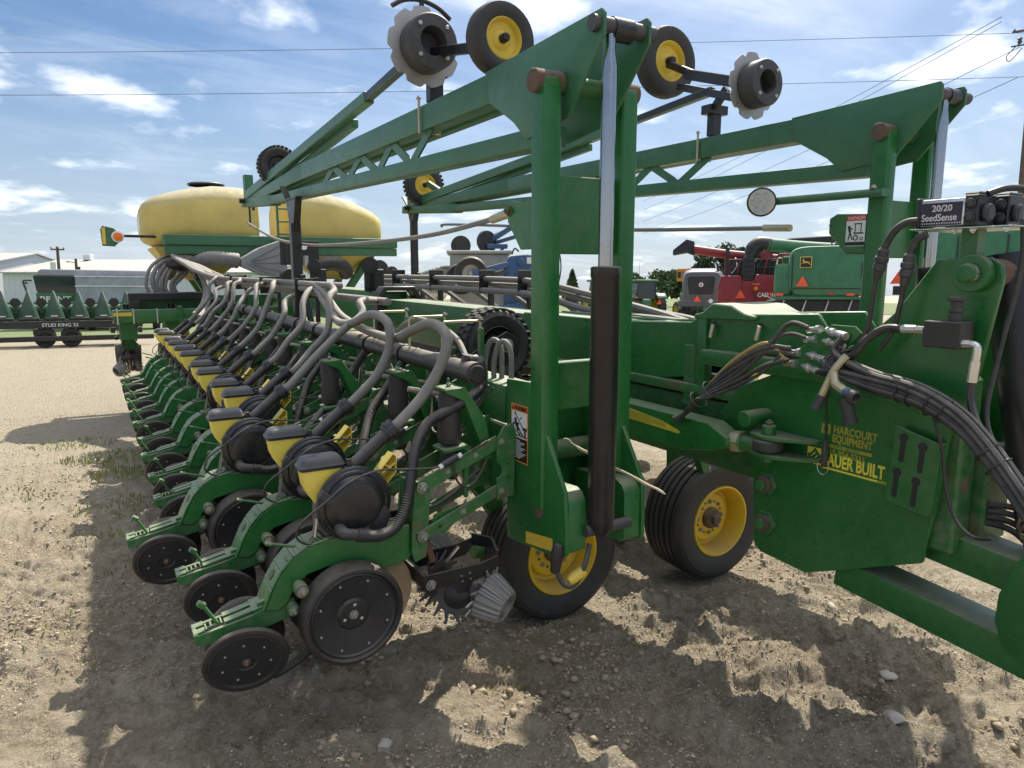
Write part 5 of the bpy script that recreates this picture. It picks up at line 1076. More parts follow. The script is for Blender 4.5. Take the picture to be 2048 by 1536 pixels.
# ------------------------------------------------------------------ centre frame and seed tanks
b = MB(); b.bb(.235, 5.4, 11.3, 11.48, 1.255, 1.43, 'green'); cb = b.build('centre_toolbar', PL, (2.8, 11.4, 1.3), bevel=.01, seg=2)
b = MB(); b.bb(.24, .47, 11.296, 11.299, 1.35, 1.40, 'yellow'); b.build('reflector', cb, WORG[cb.name])
for x in (.28, .48, .78, 1.42, 1.75):
    b = MB(); b.bb(x, x + .016, 11.285, 11.50, 1.24, 1.445, 'zinc'); b.build('toolbar_strap', PL, (x, 11.4, 1.3))
b = MB(); b.bb(1.06, 1.12, 11.27, 11.51, 1.23, 1.47, 'green'); b.build('bar_clamp', cb, WORG[cb.name], bevel=.004)
b = MB(); b.bb(.45, 1.5, 11.6, 11.8, 1.55, 1.66, 'black'); b.bb(.45, .60, 11.6, 11.75, 1.25, 1.55, 'black'); b.bb(.60, 2.5, 11.82, 11.84, 1.2, 1.6, 'green'); b.build('catwalk', PL, bevel=.01)
b = MB(); b.bb(1.0, 4.7, 11.95, 12.05, 2.36, 2.52, 'green_arm'); b.bb(1.0, 4.7, 13.95, 14.05, 2.36, 2.52, 'green_arm'); b.bb(1.0, 1.12, 12.06, 13.94, 2.36, 2.52, 'green_arm'); b.bb(4.58, 4.7, 12.06, 13.94, 2.36, 2.52, 'green_arm'); b.bb(1.0, 4.7, 11.98, 12.03, 2.22, 2.355, 'green_arm')
for x, x2 in ((1.25, 1.7), (4.4, 3.9)): b.beam((x, 12.4, 2.3), (x2, 12.6, 1.5), .12, .12, 'green_arm', up=(0, 1, 0)); b.beam((x, 13.6, 2.3), (x2, 13.4, 1.5), .12, .12, 'green_arm', up=(0, 1, 0))
b.bb(1.4, 4.2, 12.5, 13.5, 1.42, 1.52, 'green_arm'); b.build('tank_cradle', PL, (2.8, 13, 2), bevel=.01)
def tank(x0, x1, flip):
    b = MB(); rings = []; n = 40
    prof = [(0, .20, 2.70, .30), (.012, .28, 2.70, .42), (.04, .36, 2.715, .58), (.12, .45, 2.735, .76), (.28, .53, 2.755, .86), (.45, .59, 2.775, .91), (.62, .63, 2.785, .93), (.80, .63, 2.785, .93), (.93, .61, 2.785, .92), (.985, .57, 2.78, .88), (1.0, .48, 2.78, .80)]
    if flip: prof = [(0, .17, 2.69, .30), (.012, .23, 2.685, .42), (.05, .31, 2.685, .58), (.14, .40, 2.70, .74), (.28, .49, 2.725, .84), (.45, .56, 2.755, .90), (.62, .61, 2.78, .93), (.80, .62, 2.785, .93), (.93, .60, 2.785, .92), (.985, .56, 2.78, .88), (1.0, .47, 2.78, .80)]
    for t, hz, zc, hy in prof:
        x = x0 + (x1 - x0) * (t if not flip else 1 - t); pts = []
        for k in range(n):
            q = 2 * math.pi * k / n; c, s = math.cos(q), math.sin(q); e = .62
            pts.append((x, 13.0 + hy * math.copysign(abs(c) ** e, c), zc + hz * .86 * math.copysign(abs(s) ** e, s)))
        rings.append(pts)
    if flip: rings = rings[::-1]
    b.loft(rings, 'tank'); t = b.build('seed_tank', PL, ((x0 + x1) / 2, 13, 2.8), angle=40); TO = WORG[t.name]; xm = x0 + (x1 - x0) * (.60 if not flip else .40)
    b = MB(); b.lathe((xm, 12.85, 3.325), PZ, [(.27, .01), (.285, .02), (.285, .04), (.26, .046), (.25, .055), (.22, .058), (.0, .058)], 'black', 32, cap=False); b.build('tank_lid', t, TO)
    b = MB(); xc = (x0 + x1) / 2
    b.loft([[(xc + sx * a, 13 + sy * c, z) for sx, sy in ((-1, -1), (1, -1), (1, 1), (-1, 1))] for z, a, c in ((2.34, .72, .78), (2.1, .55, .5), (1.82, .22, .2))], 'tank'); b.build('tank_sump', t, TO, bevel=.03, seg=2)
    return t
t1 = tank(.74, 2.44, False); t2 = tank(2.93, 4.66, True)
b = MB(); b.lathe((.745, 12.9, 2.70), NX, [(.20, .004), (.18, .012), (.0, .012)], 'white', 4); b.build('tank_decal', t1, WORG[t1.name])
# fan, duct and control boxes in front of the tanks
b = MB(); b.loft([[(x, y, z) for y, z in ((11.55 + a, zc - h), (11.95 - a, zc - h), (11.95 - a, zc + h), (11.55 + a, zc + h))] for x, a, zc, h in ((2.02, .08, 2.10, .06), (2.30, .04, 2.12, .20), (2.62, .0, 2.10, .34), (2.70, .0, 2.02, .40))], 'fan_grey')
fh = b.build('fan_housing', PL, (2.4, 11.7, 2.1), bevel=.02, seg=2)
for k in range(5):
    b = MB(); b.beam((2.10, 11.545 + .05, 2.10), (2.62, 11.545, 1.82 + k * .14), .010, .018, 'fan_grey', up=(0, 1, 0)); b.build('fan_rib', fh, WORG[fh.name])
b = MB(); b.tube([(1.42, 12.0, 2.05), (1.55, 11.85, 2.14), (1.75, 11.75, 2.15), (2.02, 11.75, 2.12)], .115, 'hose_grey', 18, 8, corr=.05, pitch=.05); b.build('air_duct', PL, angle=60)
b = MB(); b.tube([(1.02, 12.3, 1.92), (1.10, 12.1, 2.06), (1.28, 12.0, 2.09), (1.45, 12.0, 2.04), (1.5, 12.1, 1.9)], .12, 'hose_black', 18, 8, corr=.04, pitch=.05); b.build('air_duct', PL, angle=60)
b = MB(); b.tube([(3.2, 12.0, 1.92), (3.4, 11.95, 2.08), (3.7, 12.0, 2.06), (3.85, 12.2, 1.9)], .12, 'hose_black', 18, 8, corr=.04, pitch=.05); b.build('air_duct', PL, angle=60)
b = MB(); b.bb(2.50, 3.05, 11.0, 11.14, 2.06, 2.42, 'black'); 
for k in range(6):
    for j in range(3): b.bb(2.55 + j * .06, 2.59 + j * .06, 10.994, 10.9995, 2.10 + k * .05, 2.13 + k * .05, 'iron_grey')
b.lathe((2.82, 10.999, 2.33), NY, [(.05, 0), (.05, .03), (.0, .03)], 'white', 16); b.bb(2.66, 2.68, 10.993, 10.9995, 2.2, 2.3, 'white'); b.bb(2.80, 2.86, 10.9, 10.99, 2.05, 2.2, 'bin_white'); b.cyl((2.62, 11.0, 1.86), (2.62, 11.2, 1.86), .14, 'black', n=20); b.build('control_box', PL, bevel=.01)
b = MB(); b.bb(2.0, 2.35, 10.9, 11.1, 1.76, 1.90, 'green_arm'); b.build('valve_stack', PL, bevel=.02)
# ladder rails up to the tanks
for x in (2.66, 2.93):
    b = MB(); b.tube([(x, 11.9, 2.35), (x, 11.9, 3.05)], .02, 'green_arm', 8, smooth=False); b.build('ladder_rail', PL)
for z in (2.55, 2.75, 2.95):
    b = MB(); b.cyl((2.66, 11.9, z), (2.93, 11.9, z), .014, 'green_arm', n=8); b.build('ladder_rung', PL)
b = MB(); b.tube([(2.28, 11.8, 2.9), (2.28, 11.8, 3.22), (2.31, 11.8, 3.26), (2.7, 11.8, 3.27)], .022, 'black', 8, 4); b.build('grab_rail', PL)
# rear-facing lamp on an arm at the left
b = MB(); b.cyl((.46, 12.3, 2.49), (.95, 12.35, 2.49), .022, 'black', n=10); la = b.build('lamp_arm', PL)
b = MB(); b.prism([(.20, 2.34), (.36, 2.33), (.46, 2.43), (.46, 2.52), (.36, 2.60), (.22, 2.63), (.19, 2.58)], 'xz', 12.28, 12.32, 'green_arm'); b.prism([(.205, 2.36), (.255, 2.36), (.255, 2.62), (.205, 2.60)], 'xz', 12.274, 12.279, 'yellow'); b.build('lamp_panel', PL, bevel=.004)
b = MB(); b.lathe((.41, 12.279, 2.475), NY, [(.085, 0), (.085, .02), (.07, .025)], 'white', 22); b.lathe((.41, 12.253, 2.475), NY, [(.065, 0), (.06, .02), (.0, .03)], 'lens_orange', 20, cap=False); b.build('amber_lamp', la)
# two flood lights on black posts over the tongue
for x, y in ((2.60, 9.62), (2.62, 7.48)):
    b = MB(); b.bb(x - .06, x + .16, y, y + .04, 1.76, 2.0, 'black'); b.bb(x - .02, x + .06, y, y + .04, 1.75, 2.05, 'black'); fl = b.build('flood_post', PL, bevel=.01)
    b = MB(); ax = Vector((-.35, -.93, 0)).normalized(); o = Vector((x, y, 2.035)); b.lathe(o, ax, [(.03, -.06), (.085, -.03), (.092, .0), (.092, .03), (.078, .032)], 'black', 24); b.lathe(o, ax, [(.0, .030), (.078, .030)], 'lens_white', 20, cap=False)
    b.build('flood_light', PL)
# right wing: manifold, hose bundle, brackets
b = MB(); b.cyl((3.62, 3.4, 1.56), (3.62, 10.4, 1.58), .05, 'hose_black', n=20); b.build('vacuum_manifold', PL)
for j, (x, z) in enumerate(((3.64, 1.895), (3.70, 1.835), (3.60, 1.775))):
    hose('seed_hose', [(x, 10.4, z), (x, 6.5, z), (x, 5.6, z - .03), (x + .05, 4.8, z - .13), (x + .1, 4.2 - .2 * j, z - .22 + .03 * j), (x + .15, 3.6 - .2 * j, 1.57), (x + .4, 3.2, 1.5)], .030, 'hose_grey')
for k in range(7):
    y = 4.6 + k * .8; hose('seed_hose', [(3.66, y + .5, 1.80), (3.72, y + .2, 1.76), (3.85, y, 1.62), (4.05, y - .1, 1.45)], .026, 'hose_grey')
for y in (5.95, 6.75, 8.05, 9.3):
    b = MB(); b.bb(3.57, 3.76, y, y + .015, 1.74, 1.99, 'black'); b.bb(3.70, 3.76, y + .016, y + .06, 1.48, 1.98, 'black'); b.build('hose_bracket', PL, bevel=.003)
for y in (5.4, 6.4):
    b = MB(); b.cyl((3.62, y, 1.57), (3.52, y - .06, 1.50), .032, 'hose_black', n=12); b.build('manifold_port', PL)
# dry stalk caught in the mast foot
b = MB(); b.tube([(1.735, 2.455, 1.262), (1.765, 2.41, 1.232), (1.80, 2.36, 1.212), (1.84, 2.30, 1.175), (1.885, 2.235, 1.148), (1.925, 2.18, 1.118), (1.955, 2.135, 1.10), (1.975, 2.11, 1.082)], [.003, .007, .008, .006, .007, .0055, .0065, .005, .0055, .003], 'stalk', 7, 4); b.tube([(1.738, 2.45, 1.262), (1.722, 2.46, 1.276), (1.715, 2.475, 1.272)], .003, 'stalk', 5, 3); st = b.build('dry_stalk', None, (1.9, 2.22, 1.1)); tag(st, 'dry broken corn stalk wedged behind the black lift cylinder', 'stalk')
# ------------------------------------------------------------------ the rest of the lot
YAW = R(-30.47)
def machine(name, label, cat, loc, turn=None, group=None):
    if turn is None: turn = -(math.atan2(loc[0], loc[1]) + YAW)          # parked with its end square to the aisle
    o = bpy.data.objects.new(name, None); C.objects.link(o); o.location = loc; o.rotation_euler = (0, 0, YAW + turn); WORG[o.name] = (0, 0, 0)
    return tag(o, label, cat, group)
def wheel(parent, x, y, r, w, rim, name='wheel', ax=(1, 0, 0), lugs=True):
    b = MB(); o = Vector((x, y, r)); a, u, v = b.frame(ax)
    b.lathe(o, ax, [(r * .58, -w * .5), (r * .9, -w * .5), (r, -w * .35), (r, w * .35), (r * .9, w * .5), (r * .58, w * .5)], 'rubber', 28, cap=False)
    if lugs:
        for k in range(22):
            q = 2 * math.pi * k / 22; d = u * math.cos(q) + v * math.sin(q)
            for s in (-1, 1): b.beam(o + d * r * 1.01 + a * s * w * .02, o + (u * math.cos(q + .16) + v * math.sin(q + .16)) * r * 1.0 + a * s * w * .46, r * .07, r * .07, 'rubber', up=tuple(d))
    wh = b.build(name, parent, (0, 0, 0)); h = MB(); h.lathe(o, ax, [(r * .58, -w * .45), (r * .5, -w * .1), (r * .2, -w * .1), (.0, -w * .1)], rim, 20, cap=False); h.lathe(o, ax, [(r * .58, w * .45), (r * .5, w * .1), (r * .2, w * .1), (.0, w * .1)], rim, 20, cap=False); h.build('rim', wh, (0, 0, 0)); return wh
def rloft(b, secs, mat, n=28, e=.35):
    # sections along local y: (y, xc, zc, half width, half height)
    rings = []
    for y, xc, zc, hw, hh in secs:
        rings.append([(xc + hw * math.copysign(abs(math.cos(q)) ** e, math.cos(q)), y, zc + hh * math.copysign(abs(math.sin(q)) ** e, math.sin(q))) for q in [2 * math.pi * k / n for k in range(n)]])
    b.loft(rings, mat)
def smv(parent, x, y, z, s):
    b = MB(); b.prism([(x - s, z - s * .7), (x + s, z - s * .7), (x, z + s * 1.05)], 'xz', y - .012, y, 'smv_red'); b.build('warning_triangle', parent, (0, 0, 0))
def panel(parent, name, x0, x1, y, z0, z1, mat, t=.02, bev=0): b = MB(); b.bb(x0, x1, y - t, y, z0, z1, mat); return b.build(name, parent, (0, 0, 0), bevel=bev)
O0 = (0, 0, 0)

# ---- green combine behind the second mast
g = machine('combine_harvester', 'green combine seen from behind with round emblem and dark spout', 'combine', (17.9, 13.2, 0))
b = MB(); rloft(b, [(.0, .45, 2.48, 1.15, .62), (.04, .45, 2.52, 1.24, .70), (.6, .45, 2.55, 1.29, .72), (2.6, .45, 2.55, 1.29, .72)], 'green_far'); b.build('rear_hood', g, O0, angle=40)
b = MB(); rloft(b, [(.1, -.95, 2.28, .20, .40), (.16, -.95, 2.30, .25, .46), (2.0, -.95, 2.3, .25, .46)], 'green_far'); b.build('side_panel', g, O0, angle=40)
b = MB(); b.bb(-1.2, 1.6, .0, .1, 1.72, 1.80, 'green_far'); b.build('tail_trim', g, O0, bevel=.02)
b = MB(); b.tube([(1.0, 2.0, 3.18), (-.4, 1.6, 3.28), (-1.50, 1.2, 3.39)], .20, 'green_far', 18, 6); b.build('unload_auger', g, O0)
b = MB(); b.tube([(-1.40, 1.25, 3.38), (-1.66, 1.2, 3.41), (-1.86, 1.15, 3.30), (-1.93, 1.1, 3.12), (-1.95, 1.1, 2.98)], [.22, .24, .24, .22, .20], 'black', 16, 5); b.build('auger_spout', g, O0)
b = MB(); b.prism([(-1.6, 3.3), (.8, 3.3), (.95, 3.72), (.9, 3.76), (-.9, 3.70), (-1.7, 3.52)], 'xz', 3.0, 4.6, 'black'); b.build('grain_tank', g, O0, bevel=.03)
b = MB(); b.bb(.2, 1.3, 1.4, 2.6, 3.3, 3.36, 'iron_grey'); b.cyl((.4, 1.5, 3.42), (1.2, 1.6, 3.45), .07, 'aluminium'); b.bb(.3, .34, 1.5, 1.54, 3.3, 3.6, 'black'); b.build('engine_deck', g, O0, bevel=.01)
b = MB(); b.bb(-1.4, 1.6, .3, 2.4, .75, 1.70, 'black'); b.bb(-1.5, 1.7, .1, .9, .95, 1.05, 'green_far'); b.bb(-1.3, -1.2, .2, .3, 1.0, 1.7, 'green_far'); b.build('straw_chopper', g, O0, bevel=.02)
for k, (x, y) in enumerate(((-.9, .2), (-.3, .15), (.3, .2), (.9, .15))):
    b = MB(); b.tube([(x, y, 1.7), (x - .08, y - .05, 1.4), (x - .15, y, 1.1)], .02, 'zinc', 6, 4); b.build('drop_link', g, O0)
for x in (-1.3, 1.4): wheel(g, x, 1.6, .65, .45, 'yellow')
for x in (-.45, 1.5): wheel(g, x, 5.0, .95, .6, 'yellow')
b = MB(); b.bb(-1.2, 1.2, 4.5, 6.5, 1.0, 3.2, 'green_far'); b.build('chassis', g, O0, bevel=.05)
smv(g, -.42, -.03, 2.22, .17)
for x, m in ((-1.02, 'smv_red'), (.85, 'smv_red')): panel(g, 'tail_light', x - .10, x + .10, -.02, 1.83, 1.90, m)
for x in (-1.28, .35, 1.12): panel(g, 'reflector', x - .06, x + .06, -.02, 1.86, 1.92, 'print_red')
panel(g, 'tail_light', 1.33, 1.5, -.02, 2.30, 2.38, 'smv_red'); b = MB(); b.lathe((1.44, -.02, 2.2), NY, [(.07, 0), (.05, .05), (0, .06)], 'lens_orange', 14, cap=False); b.build('amber_lamp', g, O0)
for x in (-.72, 1.62):
    b = MB(); b.bb(x, x + .03, -.012, .02, 1.90, 3.0, 'black'); b.build('panel_seam', g, O0)
b = MB(); b.bb(-.66, 1.5, -.016, .02, 2.02, 2.045, 'black'); b.build('panel_seam', g, O0)
b = MB(); b.cyl((1.15, -.02, 2.35), (1.15, -.02, 2.75), .05, 'glass_dark', n=10); b.build('latch_recess', g, O0)
# round-cornered emblem with a leaping deer
b = MB(); b.box((-.35, -.035, 2.78), (.32, .02, .32), 'yellow'); em = b.build('emblem', g, O0, bevel=.05, seg=3)
b = MB(); b.box((-.35, -.044, 2.78), (.28, .02, .28), 'print_black'); b.build('emblem_field', em, O0, bevel=.045, seg=3)
def deer(sc, cx, cz, y0, y1, mat):
    b = MB()
    for poly in ([(-.42, -.02), (-.20, .10), (.10, .10), (.26, .22), (.34, .34), (.46, .30), (.40, .22), (.34, .05), (.18, -.10), (-.20, -.08), (-.40, -.14)], [(.20, -.04), (.44, -.12), (.52, -.06), (.46, -.18), (.18, -.12)], [(-.36, -.08), (-.52, -.22), (-.66, -.30), (-.62, -.34), (-.46, -.28), (-.26, -.10)], [(.30, .32), (.20, .46), (.24, .48), (.36, .36)]):
        b.prism([(cx - x * sc, cz + z * sc) for x, z in poly], 'xz', y0, y1, mat)
    return b
deer(.22, -.35, 2.78, -.062, -.055, 'yellow').build('emblem_deer', em, O0)

# ---- red combine
r = machine('combine_harvester', 'dark red combine with white lettering and red unloading tube', 'combine', (22.44, 19.6, 0))
b = MB(); b.prism([(-1.22, 1.42), (1.2, 1.30), (1.22, 2.35), (1.1, 2.60), (.18, 2.66), (.12, 2.42), (-.30, 2.42), (-.36, 2.62), (-1.12, 2.62), (-1.26, 2.2)], 'xz', .0, 2.4, 'red'); b.build('rear_hood', r, O0, bevel=.06, seg=2)
b = MB(); b.bb(-.32, .14, .03, .9, 2.42, 3.5, 'black'); b.bb(-.8, 1.3, .6, 2.2, 2.62, 3.3, 'black'); b.bb(.3, .8, .5, 1.5, 3.2, 3.6, 'red'); b.bb(1.0, 1.5, .6, 1.5, 3.1, 3.5, 'red'); b.build('engine_deck', r, O0, bevel=.03)
for k in range(5):
    b = MB(); b.bb(-.30, .10, .0, .05, 2.45 + k * .2, 2.48 + k * .2, 'iron_grey'); b.build('ladder_rung', r, O0)
b = MB(); b.tube([(-.62, .8, 3.35), (-.55, .5, 3.0), (-.75, .4, 2.7)], .03, 'zinc', 6, 4); b.bb(-1.0, -.85, .5, .7, 2.6, 3.75, 'black'); b.build('grab_rail', r, O0)
b = MB(); b.tube([(1.2, 1.6, 3.3), (-.8, 1.2, 3.5), (-2.3, .9, 3.72)], .18, 'red', 16, 5); b.build('unload_auger', r, O0)
b = MB(); b.loft([[(-2.25, .9 + a, 3.74 + c) for a, c in ((-.24, -.28), (.24, -.28), (.24, .30), (-.24, .30))], [(-2.55, .85 + a, 3.78 + c) for a, c in ((-.28, -.2), (.28, -.2), (.24, .36), (-.24, .36))], [(-3.1, .8 + a, 3.6 + c) for a, c in ((-.24, -.12), (.24, -.12), (.2, .10), (-.2, .10))]], 'black'); b.build('auger_spout', r, O0, bevel=.05, seg=2)
b = MB(); b.bb(-1.1, 1.3, .3, 2.2, .6, 1.40, 'black'); b.build('straw_chopper', r, O0, bevel=.02)
for x in (-.85, .95): wheel(r, x, 1.8, .62, .42, 'silver_grey')
for x in (-.85, .85): wheel(r, x, 5.0, .95, .6, 'silver_grey')
b = MB(); b.bb(-1.1, 1.1, 2.4, 6.0, 1.0, 3.4, 'red'); b.build('chassis', r, O0, bevel=.05)
smv(r, -.36, -.03, 1.86, .20); b = MB(); b.lathe((.22, -.02, 2.1), NY, [(.09, 0), (.07, .05), (0, .06)], 'lens_orange', 14, cap=False); b.build('amber_lamp', r, O0); panel(r, 'tail_light', .08, .36, -.02, 2.24, 2.31, 'smv_red'); b = MB(); b.cyl((.78, .7, 3.0), (.78, .7, 3.1), .08, 'lens_orange'); b.build('beacon', r, O0)
text('CASE IH', .23, (.28, -.02, 1.78), (1, 0, 0), (0, 0, 1), 'print_white', 'maker_name', r, ext=.004, bold=.006, sx=.80)
b = MB(); b.beam((.5, -.1, 1.85), (1.3, -.3, 1.5), .03, .03, 'aluminium'); b.build('stay_rod', r, O0)

for x in (-.34, .16):
    b = MB(); b.bb(x, x + .025, -.012, .0, 1.40, 2.42, 'black'); b.build('panel_seam', r, O0)
for x, z in ((-1.0, 1.52), (-.62, 1.52), (.9, 1.45)): panel(r, 'marker_light', x - .10, x + .10, -.01, z, z + .07, 'print_red')
for k in range(9):
    x = -.75 + k * .24; b = MB(); b.tube([(x, .45, 2.6), (x + .05 * (k % 3), .42, 2.95 + .1 * (k % 4)), (x + .2, .5, 3.2 + .08 * (k % 3))], .025 + .012 * (k % 2), ('iron_grey', 'red', 'black', 'zinc')[k % 4], 6, 3); b.build('deck_pipe', r, O0)
for z in (2.95, 3.25):
    b = MB(); b.cyl((-.8, .3, z), (1.3, .3, z), .02, 'iron_grey', n=6); b.build('deck_rail', r, O0)
# ---- grey machine left of it
t = machine('tractor', 'grey hooded tractor seen from its blunt grille end', 'tractor', (30.9, 30.7, 0))
b = MB(); rloft(b, [(.0, .1, 2.25, .95, .85), (.05, .1, 2.25, 1.05, .95), (.9, .1, 2.35, 1.15, 1.02), (2.4, .2, 2.4, 1.15, 1.0)], 'silver_grey'); b.build('bonnet', t, O0, angle=40)
b = MB(); b.prism([(-.62, 1.9), (.72, 1.9), (.86, 2.85), (.72, 2.95), (-.66, 2.95), (-.74, 2.8)], 'xz', -.03, .02, 'black'); b.build('grille', t, O0, bevel=.05)
for k in range(7):
    b = MB(); b.bb(-.60, .70, -.06, -.031, 1.98 + k * .13, 2.02 + k * .13, 'iron_grey'); b.build('grille_slat', t, O0)
b = MB(); b.lathe((.05, -.07, 2.45), NY, [(.13, 0), (.12, .02), (0, .02)], 'print_white', 18, cap=False); b.lathe((.05, -.093, 2.45), NY, [(.07, 0), (.0, .004)], 'print_red', 14, cap=False); b.build('emblem', t, O0)
b = MB(); b.bb(-1.25, 1.2, -.05, .6, 1.15, 1.55, 'silver_grey'); b.build('bumper', t, O0, bevel=.06)
smv(t, -.15, -.08, 1.62, .22); b = MB(); b.lathe((.62, -.06, 1.5), NY, [(.13, 0), (.12, .02), (0, .02)], 'print_white', 16, cap=False); b.build('speed_disc', t, O0)
b = MB(); b.tube([(1.0, .8, 3.2), (.95, .7, 3.6), (.85, .65, 3.75)], .07, 'black', 10, 4); b.build('exhaust', t, O0)
b = MB(); b.bb(-.6, 1.0, 1.3, 2.6, 3.2, 3.45, 'white'); b.build('cab_roof', t, O0, bevel=.06)
for x in (-1.0, 1.2): wheel(t, x, 1.0, .6, .5, 'silver_grey')
for x in (-.8, 1.0): wheel(t, x, 3.4, .95, .6, 'silver_grey')

# ---- two green tractors further off
def tractor(loc, label, turn):
    t = machine('tractor', label, 'tractor', loc, turn, 'green tractors at the back of the lot')
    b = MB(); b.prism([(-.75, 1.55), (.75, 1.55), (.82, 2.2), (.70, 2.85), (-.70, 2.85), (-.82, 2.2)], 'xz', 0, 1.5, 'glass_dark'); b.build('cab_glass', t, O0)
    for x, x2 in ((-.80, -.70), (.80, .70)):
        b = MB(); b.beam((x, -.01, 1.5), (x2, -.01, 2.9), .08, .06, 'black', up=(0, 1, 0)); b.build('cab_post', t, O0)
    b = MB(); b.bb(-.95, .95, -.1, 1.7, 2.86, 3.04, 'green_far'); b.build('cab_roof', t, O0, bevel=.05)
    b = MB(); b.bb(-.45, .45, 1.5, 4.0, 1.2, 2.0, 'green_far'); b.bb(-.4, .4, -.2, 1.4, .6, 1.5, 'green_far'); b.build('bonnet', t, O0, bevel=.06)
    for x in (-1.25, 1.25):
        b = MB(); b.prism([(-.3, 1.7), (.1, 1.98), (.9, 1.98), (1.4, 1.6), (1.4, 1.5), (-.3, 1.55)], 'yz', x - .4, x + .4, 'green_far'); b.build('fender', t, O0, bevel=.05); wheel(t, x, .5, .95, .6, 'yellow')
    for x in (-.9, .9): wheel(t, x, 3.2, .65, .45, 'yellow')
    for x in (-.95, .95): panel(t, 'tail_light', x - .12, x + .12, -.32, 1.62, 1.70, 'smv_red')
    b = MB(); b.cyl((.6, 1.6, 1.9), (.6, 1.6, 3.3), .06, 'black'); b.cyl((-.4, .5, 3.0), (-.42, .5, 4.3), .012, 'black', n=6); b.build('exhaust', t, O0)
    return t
ta = tractor((37.0, 42.4, 0), 'green tractor with glazed cab left of the grey tractor', .25); smv(ta, .9, -.4, 1.3, .22)
tractor((33.9, 43.4, 0), 'green tractor cut off by the black lift cylinder', .3)
tractor((41.0, 40.0, 0), 'green tractor mostly hidden behind the grey tractor', .2)
o = machine('boom_lift', 'orange lift basket above the parked tractors', 'lift', (50.1, 51.6, 0)); b = MB(); b.bb(-.95, .95, 0, 1.2, 3.2, 4.4, 'orange')
b.build('basket', o, O0, bevel=.03)
for k in range(4): panel(o, 'opening', -.85 + k * .45, -.55 + k * .45, -.01, 3.5, 4.1, 'black', .03)
b = MB(); b.bb(-.3, .3, .3, .8, .0, 3.0, 'orange'); b.build('mast', o, O0); wheel(o, -.9, .5, .5, .3, 'black'); wheel(o, .9, .5, .5, .3, 'black')

# ---- second green combine on the right, behind the hitch
g = machine('combine_harvester', 'large green combine behind the hitch plate at the right edge', 'combine', (20.2, 10.0, 0))
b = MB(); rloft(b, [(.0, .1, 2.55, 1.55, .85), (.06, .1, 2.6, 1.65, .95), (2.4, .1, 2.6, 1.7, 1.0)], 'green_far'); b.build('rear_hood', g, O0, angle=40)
b = MB(); b.bb(-.6, -.57, -.03, .0, 1.8, 3.4, 'black'); b.bb(.5, .53, -.03, .0, 1.8, 3.4, 'black'); b.build('panel_seam', g, O0)
panel(g, 'side_stripe', -1.5, 1.7, -.02, 1.82, 1.92, 'yellow'); panel(g, 'side_stripe', -1.5, 1.7, -.02, 1.62, 1.70, 'aluminium')
b = MB(); b.bb(-1.4, 1.6, .3, 2.4, .6, 1.58, 'black'); b.build('straw_chopper', g, O0, bevel=.02)
smv(g, -1.93, -.03, 2.30, .2); b = MB(); b.bb(-2.05, -1.75, .0, .12, 1.85, 2.1, 'black'); b.bb(-1.95, -1.4, .05, .12, 1.95, 2.05, 'black'); b.build('light_bracket', g, O0)
for x in (-1.4, 1.5): wheel(g, x, 1.6, .7, .45, 'yellow')
b = MB(); b.prism([(-1.2, 2.62), (-.7, 2.58), (-.72, 2.25), (-1.15, 2.3)], 'xz', -.5, -.4, 'black'); b.beam((-1.2, -.4, 2.4), (-1.4, .2, 2.4), .05, .05, 'black'); b.build('mirror', g, O0, bevel=.03)
b = MB(); b.torus((1.75, -.3, 1.75), NY, .42, .09, 'green_far', 24, 10); b.build('hose_reel', g, O0)

# ---- blue planter with white seed boxes behind the far wing
p = machine('planter', 'blue planter with white seed boxes and folded marker wheel', 'planter', (7.5, 14.4, 0))
def seed_box(x, y, z, s=1.0):
    b = MB(); b.loft([[(x + a * s, y + c * s, zz) for a, c in ((-h, -h), (h, -h), (h, h), (-h, h))] for zz, h in ((z - .65 * s, .26), (z - .3 * s, .29), (z, .31))], 'bin_white'); b.bb(x - .34 * s, x + .34 * s, y - .34 * s, y + .34 * s, z + .001, z + .06 * s, 'bin_white'); b.build('seed_box', p, O0, bevel=.02)
for k in range(7): seed_box(-1.05 + .02 * k - k * .16 + .55, .2 + k * .8, 2.45, .85)
b = MB(); b.bb(-.55, .75, -.3, .5, 1.6, 2.75, 'bin_white'); b.bb(-.62, .82, -.36, .56, 2.75, 2.83, 'bin_white'); b.build('bulk_box', p, O0, bevel=.02)
b = MB(); b.prism([(.62, 1.6), (.62, 2.45), (.75, 2.68), (1.15, 2.72), (1.40, 2.65), (1.42, 2.2), (1.2, 1.75), (.95, 1.55)], 'xz', -.75, -.66, 'blue'); gb = b.build('gear_case', p, O0, bevel=.015)
b = MB(); b.bb(.84, 1.04, -.757, -.7505, 2.0, 2.2, 'print_white'); b.build('decal', gb, O0); b = MB(); b.bb(1.12, 1.28, -.757, -.7505, 2.52, 2.66, 'print_white'); b.build('decal', gb, O0); b = MB(); b.bb(1.30, 1.36, -.757, -.7505, 2.40, 2.47, 'yellow'); b.build('decal', gb, O0)
for x, z, rr in ((.68, 2.50, .06), (1.0, 2.56, .09), (1.2, 2.38, .07), (.88, 2.32, .03)):
    b = MB(); b.lathe((x, -.751, z), NY, [(rr, 0), (rr, .03), (rr * .6, .05), (0, .05)], 'blue', 18, cap=False); b.build('bearing_cap', gb, O0)
b = MB(); b.tube([(.80, -.7, 2.72), (.86, -.7, 2.85), (.95, -.7, 2.78)], .02, 'black', 6, 3); b.build('filler_neck', gb, O0)
